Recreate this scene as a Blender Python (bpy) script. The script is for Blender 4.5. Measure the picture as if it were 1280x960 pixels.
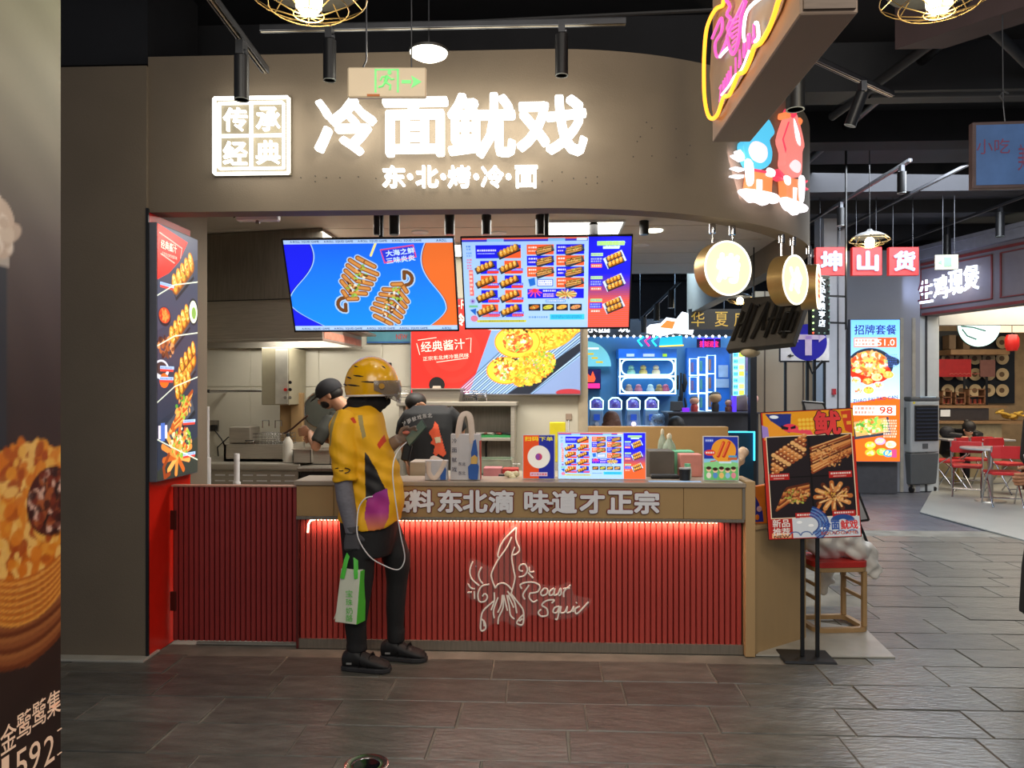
import bpy, bmesh, math, random
import numpy as np
from mathutils import Matrix, Vector
random.seed(7)
for _o in list(bpy.data.objects): bpy.data.objects.remove(_o)
scene = bpy.context.scene
COL = scene.collection
PI = math.pi

# ---------------------------------------------------------------- camera
F, HZ, YAW, EYE = 962.0, 487.0, math.radians(2.6), 1.6
cam = bpy.data.cameras.new('camera'); cam_ob = bpy.data.objects.new('camera', cam); COL.objects.link(cam_ob)
cam.sensor_fit = 'HORIZONTAL'; cam.sensor_width = 36; cam.lens = F * 36 / 1280
cam.shift_y = (HZ - 480) / 1280
cam.clip_start = 0.05; cam.clip_end = 200
cam_ob.location = (0, 0, EYE); cam_ob.rotation_euler = (PI / 2, 0, YAW)
scene.camera = cam_ob

# ---------------------------------------------------------------- world, lights, exposure
scene.view_settings.view_transform = 'Standard'; scene.view_settings.look = 'None'
scene.view_settings.gamma = 1; scene.view_settings.use_curve_mapping = False
scene.view_settings.exposure = 0.0
world = bpy.data.worlds.new('world'); scene.world = world; world.use_nodes = True
wb = world.node_tree.nodes['Background']; wb.inputs[0].default_value = (0.80, 0.86, 1.0, 1); wb.inputs[1].default_value = 0.20

def area(name, loc, target, power, size, size_y=None, color=(1, 1, 1), spread=None):
    l = bpy.data.lights.new(name, 'AREA'); l.energy = power; l.color = color; l.size = size
    if size_y: l.shape = 'RECTANGLE'; l.size_y = size_y
    if spread: l.spread = spread
    o = bpy.data.objects.new(name, l); COL.objects.link(o); o.location = loc
    d = Vector(target) - Vector(loc); o.rotation_euler = d.to_track_quat('-Z', 'Y').to_euler()
    return o
def point(name, loc, power, color, r=0.05):
    l = bpy.data.lights.new(name, 'POINT'); l.energy = power; l.color = color; l.shadow_soft_size = r
    o = bpy.data.objects.new(name, l); COL.objects.link(o); o.location = loc; return o
def spot(name, loc, target, power, color, angle=60, r=0.05):
    l = bpy.data.lights.new(name, 'SPOT'); l.energy = power; l.color = color; l.spot_size = math.radians(angle); l.spot_blend = 0.8; l.shadow_soft_size = r
    o = bpy.data.objects.new(name, l); COL.objects.link(o); o.location = loc
    d = Vector(target) - Vector(loc); o.rotation_euler = d.to_track_quat('-Z', 'Y').to_euler(); return o
# hall: unseen area lights added overhead to fill facade and floor; the kitchen's panels, the corridor
area('hall_fill', (-0.4, -0.8, 3.6), (0, 4.6, 0.6), 100, 3.5, 1.6, (1, 0.93, 0.82))
area('hall_fill_low', (2.2, 1.2, 4.1), (2.0, 3.6, 0), 44, 2.0, 1.0, (1, 0.93, 0.85))
area('kitchen_light', (-0.6, 6.1, 2.86), (-0.6, 6.1, 0), 82, 2.4, 0.8, (1, 0.95, 0.86))
area('counter_light', (0.5, 5.2, 2.62), (0.3, 5.1, 0), 7, 1.6, 0.3, (1, 0.9, 0.75))
area('shop_light', (1.8, 10.6, 3.3), (1.6, 11.4, 1), 130, 2.5, 0.8, (0.42, 0.68, 1.0))
area('corridor_light', (4.3, 8.6, 4.0), (4.2, 9.4, 0), 300, 2.2, 3.0, (0.86, 0.92, 1.0))
area('dining_light', (7.4, 12.6, 3.0), (7.2, 12.6, 0), 150, 2.5, 3.0, (1, 0.85, 0.66))

# ---------------------------------------------------------------- pixel -> world at a real depth plane
CA, SA = math.cos(YAW), math.sin(YAW)
def ray(px, py):
    u, v = (px - 640) / F, (HZ - py) / F
    return Vector((u * CA - SA, u * SA + CA, v))
def W(px, py, Y):
    r = ray(px, py); return Vector((r.x * Y / r.y, Y, EYE + r.z * Y / r.y))
def D(px, py, d):
    r = ray(px, py); return Vector((r.x * d, r.y * d, EYE + r.z * d))
def GZ(px, py, z=0.0):
    r = ray(px, py); t = (z - EYE) / r.z; return Vector((r.x * t, r.y * t, z))

# ---------------------------------------------------------------- materials
def lin(c):
    if isinstance(c, str):
        c = tuple(int(c[i:i + 2], 16) / 255 for i in (0, 2, 4))
    return tuple(((x / 12.92) if x <= 0.04045 else ((x + 0.055) / 1.055) ** 2.4) for x in c)
MATS = {}
def mat(key, color, rough=0.6, metal=0.0, var=0.12, scale=9.0, bump=0.0, bscale=60.0, emit=0.0, alpha=1.0, spec=0.5, stretch=None, rand=0.0, coat=0.0, trans=0.0, ecol=None):
    if key in MATS: return MATS[key]
    m = bpy.data.materials.new(key); m.use_nodes = True; nt = m.node_tree; N = nt.nodes; L = nt.links
    b = N['Principled BSDF']; c = lin(color)
    tc = N.new('ShaderNodeTexCoord'); mp = N.new('ShaderNodeMapping'); L.new(tc.outputs['Object'], mp.inputs[0])
    if stretch: mp.inputs['Scale'].default_value = stretch
    no = N.new('ShaderNodeTexNoise'); no.inputs['Scale'].default_value = scale; no.inputs['Detail'].default_value = 5
    L.new(mp.outputs[0], no.inputs[0])
    rp = N.new('ShaderNodeMapRange'); rp.inputs[1].default_value = 0.3; rp.inputs[2].default_value = 0.7
    rp.inputs[3].default_value = 1 - var; rp.inputs[4].default_value = 1 + var; L.new(no.outputs[0], rp.inputs[0])
    mul = N.new('ShaderNodeVectorMath'); mul.operation = 'SCALE'; mul.inputs[0].default_value = c
    L.new(rp.outputs[0], mul.inputs['Scale'])
    out = mul.outputs[0]
    if rand:
        oi = N.new('ShaderNodeObjectInfo'); r2 = N.new('ShaderNodeMapRange'); r2.inputs[3].default_value = 1 - rand; r2.inputs[4].default_value = 1 + rand
        L.new(oi.outputs['Random'], r2.inputs[0]); m2 = N.new('ShaderNodeVectorMath'); m2.operation = 'SCALE'
        L.new(out, m2.inputs[0]); L.new(r2.outputs[0], m2.inputs['Scale']); out = m2.outputs[0]
    L.new(out, b.inputs['Base Color'])
    b.inputs['Roughness'].default_value = rough; b.inputs['Metallic'].default_value = metal
    b.inputs['Specular IOR Level'].default_value = spec; b.inputs['Coat Weight'].default_value = coat
    if trans: b.inputs['Transmission Weight'].default_value = trans
    if alpha < 1: b.inputs['Alpha'].default_value = alpha
    if bump:
        n2 = N.new('ShaderNodeTexNoise'); n2.inputs['Scale'].default_value = bscale; n2.inputs['Detail'].default_value = 6; L.new(mp.outputs[0], n2.inputs[0])
        bp = N.new('ShaderNodeBump'); bp.inputs['Strength'].default_value = bump; bp.inputs['Distance'].default_value = 0.01
        L.new(n2.outputs[0], bp.inputs['Height']); L.new(bp.outputs[0], b.inputs['Normal'])
    if emit:
        b.inputs['Emission Color'].default_value = (*(lin(ecol) if ecol else c), 1); b.inputs['Emission Strength'].default_value = emit
    MATS[key] = m; return m
def glow(key, color, strength, sample=False):
    if key in MATS: return MATS[key]
    m = bpy.data.materials.new(key); m.use_nodes = True; N = m.node_tree.nodes; L = m.node_tree.links
    b = N['Principled BSDF']; b.inputs['Base Color'].default_value = (*[x * 0.3 for x in lin(color)], 1); b.inputs['Roughness'].default_value = 0.5
    tc = N.new('ShaderNodeTexCoord'); no = N.new('ShaderNodeTexNoise'); no.inputs['Scale'].default_value = 3
    L.new(tc.outputs['Object'], no.inputs[0]); rp = N.new('ShaderNodeMapRange'); rp.inputs[3].default_value = strength * 0.97; rp.inputs[4].default_value = strength * 1.03
    L.new(no.outputs[0], rp.inputs[0]); L.new(rp.outputs[0], b.inputs['Emission Strength'])
    b.inputs['Emission Color'].default_value = (*lin(color), 1)
    if not sample: m.cycles.emission_sampling = 'NONE'
    MATS[key] = m; return m
def painted(key, emit, rough=0.35, base=1.0, sample=False):
    """flat print or screen: colour comes from the mesh's painted attribute"""
    if key in MATS: return MATS[key]
    m = bpy.data.materials.new(key); m.use_nodes = True; N = m.node_tree.nodes; L = m.node_tree.links
    b = N['Principled BSDF']; at = N.new('ShaderNodeAttribute'); at.attribute_name = 'paint'
    tc = N.new('ShaderNodeTexCoord'); no = N.new('ShaderNodeTexNoise'); no.inputs['Scale'].default_value = 40; L.new(tc.outputs['Object'], no.inputs[0])
    rp = N.new('ShaderNodeMapRange'); rp.inputs[3].default_value = 0.97 * base; rp.inputs[4].default_value = 1.03 * base; L.new(no.outputs[0], rp.inputs[0])
    mu = N.new('ShaderNodeVectorMath'); mu.operation = 'SCALE'; L.new(at.outputs['Color'], mu.inputs[0]); L.new(rp.outputs[0], mu.inputs['Scale'])
    L.new(mu.outputs[0], b.inputs['Base Color']); b.inputs['Roughness'].default_value = rough
    if emit:
        L.new(at.outputs['Color'], b.inputs['Emission Color']); b.inputs['Emission Strength'].default_value = emit
        b.inputs['Specular IOR Level'].default_value = 0.3
    if not sample: m.cycles.emission_sampling = 'NONE'
    MATS[key] = m; return m

# ---------------------------------------------------------------- mesh builder
class MB:
    def __init__(s): s.v = []; s.f = []
    def add(s, vs, fs):
        n = len(s.v); s.v += [Vector(v) for v in vs]; s.f += [tuple(i + n for i in f) for f in fs]; return s
    def box(s, x0, x1, y0, y1, z0, z1, M=None):
        vs = [Vector((x, y, z)) for x in (x0, x1) for y in (y0, y1) for z in (z0, z1)]
        if M is not None: vs = [M @ v for v in vs]
        return s.add(vs, [(0, 1, 3, 2), (4, 6, 7, 5), (0, 4, 5, 1), (2, 3, 7, 6), (0, 2, 6, 4), (1, 5, 7, 3)])
    def cbox(s, c, sx, sy, sz, M=None):
        T = Matrix.Translation(c) @ (M if M is not None else Matrix())
        return s.box(-sx / 2, sx / 2, -sy / 2, sy / 2, -sz / 2, sz / 2, T)
    def hexa(s, p):  # 8 corners: bottom ring 4, top ring 4
        return s.add(p, [(3, 2, 1, 0), (4, 5, 6, 7), (0, 1, 5, 4), (1, 2, 6, 5), (2, 3, 7, 6), (3, 0, 4, 7)])
    def loft(s, rings, caps=True, closed=True):
        n = len(rings[0]); vs = [p for r in rings for p in r]; fs = []
        for i in range(len(rings) - 1):
            for j in range(n if closed else n - 1):
                k = (j + 1) % n; fs.append((i * n + j, i * n + k, (i + 1) * n + k, (i + 1) * n + j))
        if caps:
            fs.append(tuple(range(n))[::-1]); fs.append(tuple((len(rings) - 1) * n + j for j in range(n)))
        return s.add(vs, fs)
    def tube(s, pts, r, n=8, caps=True, flat=1.0, up=None):
        """swept tube; r a number or one per point (number or (a, b))"""
        pts = [Vector(p) for p in pts]; R = r if isinstance(r, (list, tuple)) else [r] * len(pts)
        rings = []; prev = None
        for i, p in enumerate(pts):
            t = (pts[min(i + 1, len(pts) - 1)] - pts[max(i - 1, 0)])
            if t.length < 1e-9: t = Vector((0, 0, 1))
            t.normalize()
            if prev is None:
                a = Vector(up) if up else (Vector((0, 0, 1)) if abs(t.z) < 0.9 else Vector((0, 1, 0)))
            else: a = prev
            a = (a - t * a.dot(t))
            if a.length < 1e-6: a = t.orthogonal()
            a.normalize(); prev = a; b = t.cross(a)
            ra, rb = R[i] if isinstance(R[i], (list, tuple)) else (R[i], R[i] * flat)
            rings.append([p + a * ra * math.cos(2 * PI * j / n) + b * rb * math.sin(2 * PI * j / n) for j in range(n)])
        return s.loft(rings, caps)
    def cyl(s, p0, p1, r, n=16, r1=None):
        return s.tube([p0, p1], [r, r if r1 is None else r1], n)
    def lathe(s, prof, c=(0, 0, 0), n=24, M=None, caps=True):
        T = M if M is not None else Matrix.Translation(c)
        rings = [[T @ Vector((r * math.cos(2 * PI * j / n), r * math.sin(2 * PI * j / n), z)) for j in range(n)] for r, z in prof]
        return s.loft(rings, caps)
    def ell(s, c, rx, ry, rz, n=20, m=12, M=None):
        R = M if M is not None else Matrix()
        rings = []
        for i in range(m + 1):
            a = -PI / 2 + PI * i / m; rr = max(math.cos(a), 0.02)
            rings.append([Vector(c) + R @ Vector((rx * rr * math.cos(2 * PI * j / n), ry * rr * math.sin(2 * PI * j / n), rz * math.sin(a))) for j in range(n)])
        return s.loft(rings, True)
    def prism(s, pts2, y0, y1, plane='xz', M=None):
        """extrude a 2D outline"""
        f = {'xz': lambda p, y: Vector((p[0], y, p[1])), 'xy': lambda p, y: Vector((p[0], p[1], y)), 'yz': lambda p, y: Vector((y, p[0], p[1]))}[plane]
        T = M if M is not None else Matrix()
        return s.loft([[T @ f(p, y0) for p in pts2], [T @ f(p, y1) for p in pts2]])
    def mesh(s, name='m', smooth=None):
        me = bpy.data.meshes.new(name); me.from_pydata([tuple(v) for v in s.v], [], s.f); me.update()
        bm = bmesh.new(); bm.from_mesh(me); bmesh.ops.recalc_face_normals(bm, faces=bm.faces)
        big = [f for f in bm.faces if len(f.verts) > 4]
        if big: bmesh.ops.triangulate(bm, faces=big)
        bm.to_mesh(me); bm.free()
        if smooth: 
            for p in me.polygons: p.use_smooth = True
            if smooth < 3: me.set_sharp_from_angle(angle=smooth)
        return me

MWD = {}
def setp(o, label=None, cat=None, group=None, kind=None):
    if label: o['label'] = label
    if cat: o['category'] = cat
    if group: o['group'] = group
    if kind: o['kind'] = kind
    return o
def thing(name, label, cat, loc=(0, 0, 0), rz=0.0, group=None, M=None):
    o = bpy.data.objects.new(name, None); o.empty_display_size = 0.05; COL.objects.link(o)
    Mx = M if M is not None else Matrix.Translation(loc) @ Matrix.Rotation(rz, 4, 'Z')
    o.matrix_world = Mx; MWD[o] = Mx.copy(); setp(o, label, cat, group); return o
def link_mesh(name, me, m, parent=None, local=True):
    o = bpy.data.objects.new(name, me); COL.objects.link(o)
    for x in (m if isinstance(m, (list, tuple)) else [m]): me.materials.append(x)
    if parent is not None:
        if not local: me.transform(MWD[parent].inverted())
        o.parent = parent; MWD[o] = MWD[parent].copy()
    else: MWD[o] = Matrix()
    return o
def part(name, parent, mb, m, world=False, bevel=0.0, smooth=None, label=None, kind=None, seg=1):
    me = mb.mesh(name, smooth)
    o = link_mesh(name, me, m, parent, not world)
    if bevel:
        md = o.modifiers.new('bevel', 'BEVEL'); md.width = bevel; md.segments = seg; md.limit_method = 'ANGLE'; md.angle_limit = 0.6
    if label: o['label'] = label
    if kind: o['kind'] = kind
    return o
def single(name, label, cat, mb, m, loc=None, group=None, bevel=0, smooth=None, M=None, seg=1):
    """a thing that is one mesh; built in world coordinates, origin moved to loc"""
    o = part(name, None, mb, m, bevel=bevel, smooth=smooth, seg=seg)
    if loc is not None:
        o.data.transform(Matrix.Translation(-Vector(loc))); o.location = loc
    return setp(o, label, cat, group)
def structure(name, mb, m, bevel=0, smooth=None, parent=None):
    o = part(name, parent, mb, m, bevel=bevel, smooth=smooth)
    if parent is None: o['kind'] = 'structure'
    return o
def copy_tree(o, label=None, loc=None, rz=None):
    c = o.copy(); COL.objects.link(c)
    if label: c['label'] = label
    if loc is not None: c.location = loc
    if rz is not None: c.rotation_euler = (0, 0, rz)
    for ch in [x for x in bpy.data.objects if x.parent == o]:
        d = ch.copy(); COL.objects.link(d); d.parent = c
        for g in [x for x in bpy.data.objects if x.parent == ch]:
            e = g.copy(); COL.objects.link(e); e.parent = d
    return c

# ---------------------------------------------------------------- writing (Blender's built-in font covers these characters)
_FC = bpy.data.curves.new('writing', 'FONT'); _FO = bpy.data.objects.new('writing', _FC)
COL.objects.link(_FO)
def text_mesh(s, h, w=None, bold=0.0, extrude=0.0, res=3, shear=0.0, spacing=1.0):
    if bold > 0.008:   # heavy weight: the glyph restruck in a small ring so strokes thicken without tangling
        wb = (w if w is not None else None); k = bold
        b0 = text_mesh(s, h * (1 - 2 * k), None if wb is None else wb - 2 * k * h, 0, extrude, 2 if res > 2 else res, shear, spacing)
        n = len(b0.vertices); co = np.empty(n * 3); b0.vertices.foreach_get('co', co); co = co.reshape(-1, 3)
        fs = [tuple(p.vertices) for p in b0.polygons]; V = []; Fc = []
        ring = [(0, 0)] + [(math.cos(a), math.sin(a)) for a in np.arange(8) * PI / 4]
        for i, (dx, dz) in enumerate(ring):
            V.append(co + np.array([dx * k * h, -i * 4e-5, dz * k * h])); Fc += [tuple(v + i * n for v in f) for f in fs]
        me = bpy.data.meshes.new('glyph'); me.from_pydata(np.vstack(V).tolist(), [], Fc); me.update(); bpy.data.meshes.remove(b0)
        return me
    """mesh of s in local x (right), z (up), facing -y; centred; h tall, w wide"""
    _FC.body = s; _FC.offset = bold; _FC.extrude = 0; _FC.resolution_u = res; _FC.shear = shear; _FC.space_character = spacing
    bpy.context.view_layer.update()
    me = bpy.data.meshes.new_from_object(_FO)
    n = len(me.vertices); co = np.empty(n * 3); me.vertices.foreach_get('co', co); co = co.reshape(-1, 3)
    lo, hi = co.min(0), co.max(0); size = hi - lo
    sc = h / size[1]; sx = sc if w is None else w / size[0]
    out = np.zeros_like(co); out[:, 0] = (co[:, 0] - (lo[0] + hi[0]) / 2) * sx; out[:, 2] = (co[:, 1] - (lo[1] + hi[1]) / 2) * sc
    me.vertices.foreach_set('co', out.ravel()); me.update()
    bm = bmesh.new(); bm.from_mesh(me)
    bmesh.ops.remove_doubles(bm, verts=bm.verts, dist=1e-5)
    if extrude:
        r = bmesh.ops.extrude_face_region(bm, geom=bm.faces[:])
        for e in r['geom']:
            if isinstance(e, bmesh.types.BMVert): e.co.y -= extrude
        bmesh.ops.recalc_face_normals(bm, faces=bm.faces)
    else:
        for f in bm.faces:
            if f.normal.y > 0: f.normal_flip()
    bm.to_mesh(me); bm.free()
    return me
def write(name, parent, s, x, z, h, m, w=None, bold=0.0, ex=0.0, y=-0.002, rot=0.0, res=3, shear=0.0, label=None, spacing=1.0, stuff=False):
    me = text_mesh(s, h, w, bold, ex, res, shear, spacing)
    T = Matrix.Translation((x, y, z)) @ Matrix.Rotation(-rot, 4, 'Y'); me.transform(T)
    o = link_mesh(name, me, m, parent)
    if label: o['label'] = label
    return o

# ---------------------------------------------------------------- painter for flat prints and screens
class Img:
    def __init__(s, w, h, bg):
        s.w, s.h = w, h; s.a = np.empty((h, w, 3)); s.a[:] = lin(bg)
        s.rng = np.random.default_rng(w * 31 + h)
    def win(s, x0, y0, x1, y1):
        X0, Y0, X1, Y1 = max(0, int(x0)), max(0, int(y0)), min(s.w, int(x1) + 2), min(s.h, int(y1) + 2)
        if X1 <= X0 or Y1 <= Y0: return None
        yy, xx = np.mgrid[Y0:Y1, X0:X1] + 0.5
        return X0, Y0, X1, Y1, xx, yy
    def put(s, w, m, c, k=1.0):
        X0, Y0, X1, Y1 = w[:4]; m = (m * k)[..., None]
        s.a[Y0:Y1, X0:X1] = s.a[Y0:Y1, X0:X1] * (1 - m) + np.array(lin(c) if isinstance(c, (str, tuple)) else c) * m
    def rect(s, x0, y0, x1, y1, c, k=1.0):
        w = s.win(x0, y0, x1, y1)
        if w is None: return
        m = np.clip(np.minimum(np.minimum(w[4] - x0, x1 - w[4]), np.minimum(w[5] - y0, y1 - w[5])) + 0.5, 0, 1); s.put(w, m, c, k)
    def ell(s, cx, cy, rx, ry, c, ang=0.0, k=1.0):
        R = max(rx, ry) + 1; w = s.win(cx - R, cy - R, cx + R, cy + R)
        if w is None: return
        ca, sa = math.cos(ang), math.sin(ang); dx, dy = w[4] - cx, w[5] - cy
        u, v = dx * ca + dy * sa, -dx * sa + dy * ca
        d = (1 - np.sqrt((u / rx) ** 2 + (v / ry) ** 2)) * min(rx, ry); s.put(w, np.clip(d + 0.5, 0, 1), c, k)
    def line(s, x0, y0, x1, y1, r, c, k=1.0):
        w = s.win(min(x0, x1) - r - 1, min(y0, y1) - r - 1, max(x0, x1) + r + 1, max(y0, y1) + r + 1)
        if w is None: return
        dx, dy = x1 - x0, y1 - y0; L = dx * dx + dy * dy + 1e-9
        t = np.clip(((w[4] - x0) * dx + (w[5] - y0) * dy) / L, 0, 1)
        d = r - np.hypot(w[4] - x0 - t * dx, w[5] - y0 - t * dy); s.put(w, np.clip(d + 0.5, 0, 1), c, k)
    def path(s, pts, r, c, k=1.0):
        for (a, b) in zip(pts[:-1], pts[1:]): s.line(*a, *b, r, c, k)
    def poly(s, pts, c, k=1.0):
        xs, ys = [p[0] for p in pts], [p[1] for p in pts]; w = s.win(min(xs), min(ys), max(xs), max(ys))
        if w is None: return
        m = np.zeros(w[4].shape)
        for ox, oy in ((-.25, -.25), (.25, -.25), (-.25, .25), (.25, .25)):
            ins = np.zeros(w[4].shape, bool); X, Y = w[4] + ox, w[5] + oy
            for (ax, ay), (bx, by) in zip(pts, pts[1:] + pts[:1]):
                if ay == by: continue
                ins ^= ((ay > Y) != (by > Y)) & (X < (bx - ax) * (Y - ay) / (by - ay) + ax)
            m += ins / 4
        s.put(w, m, c, k)
    def para(s, cx, cy, a, b, ang, c, k=1.0):
        ca, sa = math.cos(ang), math.sin(ang)
        s.poly([(cx + x * a * ca - y * b * sa, cy + x * a * sa + y * b * ca) for x, y in ((-1, -1), (1, -1), (1, 1), (-1, 1))], c, k)
    def scrib(s, x0, y0, x1, y1, c, rows=1, k=0.85):
        """rows of small unreadable print"""
        hh = (y1 - y0) / rows
        for r in range(rows):
            x = x0; y = y0 + r * hh
            while x < x1 - 1:
                ww = s.rng.uniform(.6, 1.2) * hh * 0.7
                s.rect(x, y + hh * .15, min(x + ww, x1), y + hh * .8, c, k * s.rng.uniform(.6, 1)); x += ww + hh * .25
    def speck(s, cx, cy, rx, ry, n, r, pal, ang=0.0, k=0.9, asp=2.0):
        for _ in range(n):
            t, q = s.rng.uniform(0, 2 * PI), math.sqrt(s.rng.uniform(0, 1))
            u, v = q * rx * math.cos(t), q * ry * math.sin(t)
            x = cx + u * math.cos(ang) - v * math.sin(ang); y = cy + u * math.sin(ang) + v * math.cos(ang)
            rr = r * s.rng.uniform(.5, 1.2); s.ell(x, y, rr * s.rng.uniform(1, asp), rr, pal[s.rng.integers(len(pal))], s.rng.uniform(0, PI), k)
    def roll(s, cx, cy, L, ang=-0.5, n=4, sauce=True):
        """rolled noodle wraps lying in a row"""
        n = n + 1; R = L * .2; ca, sa = math.cos(ang), math.sin(ang)
        s.line(cx - ca * L * .42, cy - sa * L * .42 + R * .25, cx + ca * L * .42, cy + sa * L * .42 + R * .25, R * .95, '7a4514')
        for i in range(n):
            t = ((n - 1) / 2 - i) / (n - 1) * L * .9
            x, y = cx + ca * t, cy + sa * t
            s.ell(x, y, R * .62, R * 1.05, 'a8641c', ang + .35); s.ell(x - R * .1, y - R * .05, R * .5, R * .92, 'dfa038', ang + .35)
            s.ell(x - R * .16, y - R * .32, R * .26, R * .44, 'f6cf70', ang + .35)
            s.speck(x, y, R * .42, R * .8, 14 if R > 6 else 5, max(R * .1, .7), ['c8501a', '8a3a10', 'e8a030', '5f7a20', 'ffe090'], ang)
    def tray(s, cx, cy, L, ang=-0.45):
        s.para(cx + L * .02, cy + L * .07, L * .55, L * .17, ang, '1d2026'); s.para(cx, cy + L * .02, L * .53, L * .15, ang, '444a54')
    def squid(s, cx, cy, L, ang, outline=True):
        """grilled squid cut in strips with green onion"""
        fx, fy = math.cos(ang), math.sin(ang); items = []
        for i in range(7):
            t = (i / 6 - .5) * L * 1.15; w = L * (.62 if 0 < i < 6 else .38)
            for sd in (-1, 1):
                a2 = ang + sd * (PI / 2 - .55 + i * .09)
                x0, y0 = cx + fx * t, cy + fy * t
                items.append((x0, y0, x0 + math.cos(a2) * w * .62, y0 + math.sin(a2) * w * .62))
        tx, ty = cx - fx * L * .75, cy - fy * L * .75
        hook = [(tx, ty)] + [(tx + L * .18 * (math.cos(ang + PI + q) ) - fx * L * .05, ty + L * .18 * math.sin(ang + PI + q) ) for q in np.linspace(-.6, 2.6, 9)]
        if outline:
            for it in items: s.line(*it, L * .095, 'a9ccf2')
            s.path(hook, L * .085, 'a9ccf2')
        s.path(hook, L * .05, '6b4322')
        for it in items: s.line(*it, L * .07, '8d5526'); s.line(it[0], it[1], it[2], it[3], L * .035, 'c98a48')
        s.speck(cx, cy, L * .5, L * .2, 60, L * .03, ['3b1f12', '7ea63a', '95bf4c', 'efe3c8', '5a2a18', 'd9a05a'], ang)
def picture(name, parent, img, w, h, m, x=0.0, z=0.0, y=-0.001, M=None):
    """flat print: one vertex per painted dot, in local x/z facing -y"""
    nx, ny = img.w, img.h
    xs = np.linspace(-w / 2, w / 2, nx) + x; zs = np.linspace(h / 2, -h / 2, ny) + z
    co = np.zeros((ny, nx, 3)); co[..., 0] = xs; co[..., 1] = y; co[..., 2] = zs[:, None]
    me = bpy.data.meshes.new(name); me.vertices.add(nx * ny); me.vertices.foreach_set('co', co.ravel())
    idx = np.arange(nx * ny).reshape(ny, nx)
    q = np.stack([idx[1:, :-1], idx[1:, 1:], idx[:-1, 1:], idx[:-1, :-1]], -1).reshape(-1, 4); nf = len(q)
    me.loops.add(nf * 4); me.loops.foreach_set('vertex_index', q.ravel().astype(np.int32))
    me.polygons.add(nf); me.polygons.foreach_set('loop_start', np.arange(0, nf * 4, 4, dtype=np.int32))
    me.update(calc_edges=True)
    at = me.color_attributes.new('paint', 'FLOAT_COLOR', 'POINT')
    c = np.ones((ny, nx, 4), np.float32); c[..., :3] = np.clip(img.a, 0, 1); at.data.foreach_set('color', c.ravel())
    if M is not None: me.transform(M)
    return link_mesh(name, me, m, parent)
# ================================================================ common materials
TAUPE = mat('taupe_plaster', '7b6e5d', 0.75, var=0.07, scale=2.2, bump=0.12, bscale=120)
BLACKP = mat('black_ceiling_paint', '202126', 0.8, var=0.2, scale=3)
DUCT = mat('dark_grey_duct', '34363a', 0.75, var=0.2, scale=1.5)
BLACKM = mat('black_metal', '1b1c1f', 0.4, var=0.1)
RAILM = mat('grey_rail', '55575c', 0.35, 0.7)
CHROME = mat('chrome', 'c9c9cc', 0.18, 1.0, var=0.03)
STEEL = mat('brushed_steel', 'b4ada0', 0.38, 0.55, var=0.10, scale=6, stretch=(1, 1, 14))
STEELD = mat('dark_steel', '8a8378', 0.42, 0.5, var=0.15, scale=5, stretch=(14, 1, 1))
WHITEP = mat('white_plastic', 'e4e4e6', 0.45, var=0.03)
REDM = mat('red_corrugated_metal', 'b2423a', 0.42, var=0.06, scale=4, coat=0.1)
REDG = mat('red_gate_metal', '963230', 0.45, var=0.07, scale=4, coat=0.1)
REDPANEL = mat('red_gloss_panel', 'd8200e', 0.35, var=0.04)
WOOD = mat('pale_oak_laminate', 'b7976a', 0.5, var=0.08, scale=5, stretch=(1, 1, 0.12))
BANDW = mat('tan_laminate', 'a8895c', 0.5, var=0.05, scale=4)
CREAM = mat('cream_wall_panel', 'c9c3b2', 0.55, var=0.04, scale=3)
BEIGE = mat('beige_wall', 'a48c70', 0.7, var=0.06, scale=1.5)
GREYW = mat('grey_wall', '8f9096', 0.7, var=0.05, scale=1.5)
WHITECEIL = mat('white_ceiling_panel', 'd4ccc0', 0.7, var=0.03)
BLK = mat('matt_black_plastic', '121214', 0.5)
GRAYBOX = mat('grey_box_metal', '6f717c', 0.5, var=0.05)
LETW = glow('white_letter_light', 'fffdf4', 3.2)
LETHALO = glow('letter_light_back', 'fff0d0', 6.0, True)
SIDE = mat('letter_side', 'c9c2ae', 0.5, emit=0.7)

# ================================================================ setting
SLATE = mat('slate', '605f59', 0.33, var=0.34, scale=4.5, bump=0.5, bscale=14, stretch=(1, 3.2, 1), rand=0.16, spec=0.6)
def floor_mat():
    m = bpy.data.materials.new('slate_far'); m.use_nodes = True; N = m.node_tree.nodes; L = m.node_tree.links; b = N['Principled BSDF']
    tc = N.new('ShaderNodeTexCoord'); br = N.new('ShaderNodeTexBrick'); L.new(tc.outputs['Object'], br.inputs[0])
    br.inputs['Scale'].default_value = 1; br.inputs['Brick Width'].default_value = 0.62; br.inputs['Row Height'].default_value = 0.31; br.inputs['Mortar Size'].default_value = 0.006
    br.inputs['Color1'].default_value = (*lin('72747c'), 1); br.inputs['Color2'].default_value = (*lin('646670'), 1); br.inputs['Mortar'].default_value = (*lin('4a4a4c'), 1)
    no = N.new('ShaderNodeTexNoise'); no.inputs['Scale'].default_value = 6; L.new(tc.outputs['Object'], no.inputs[0])
    mx = N.new('ShaderNodeMixRGB'); mx.blend_type = 'MULTIPLY'; mx.inputs[0].default_value = 0.5; L.new(br.outputs[0], mx.inputs[1]); L.new(no.outputs[0], mx.inputs[2]); L.new(mx.outputs[0], b.inputs['Base Color'])
    b.inputs['Roughness'].default_value = 0.34
    bp = N.new('ShaderNodeBump'); bp.inputs['Strength'].default_value = 0.5; bp.inputs['Distance'].default_value = 0.01; n2 = N.new('ShaderNodeTexNoise'); n2.inputs['Scale'].default_value = 14; L.new(tc.outputs['Object'], n2.inputs[0]); L.new(n2.outputs[0], bp.inputs['Height']); L.new(bp.outputs[0], b.inputs['Normal'])
    return m
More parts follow.
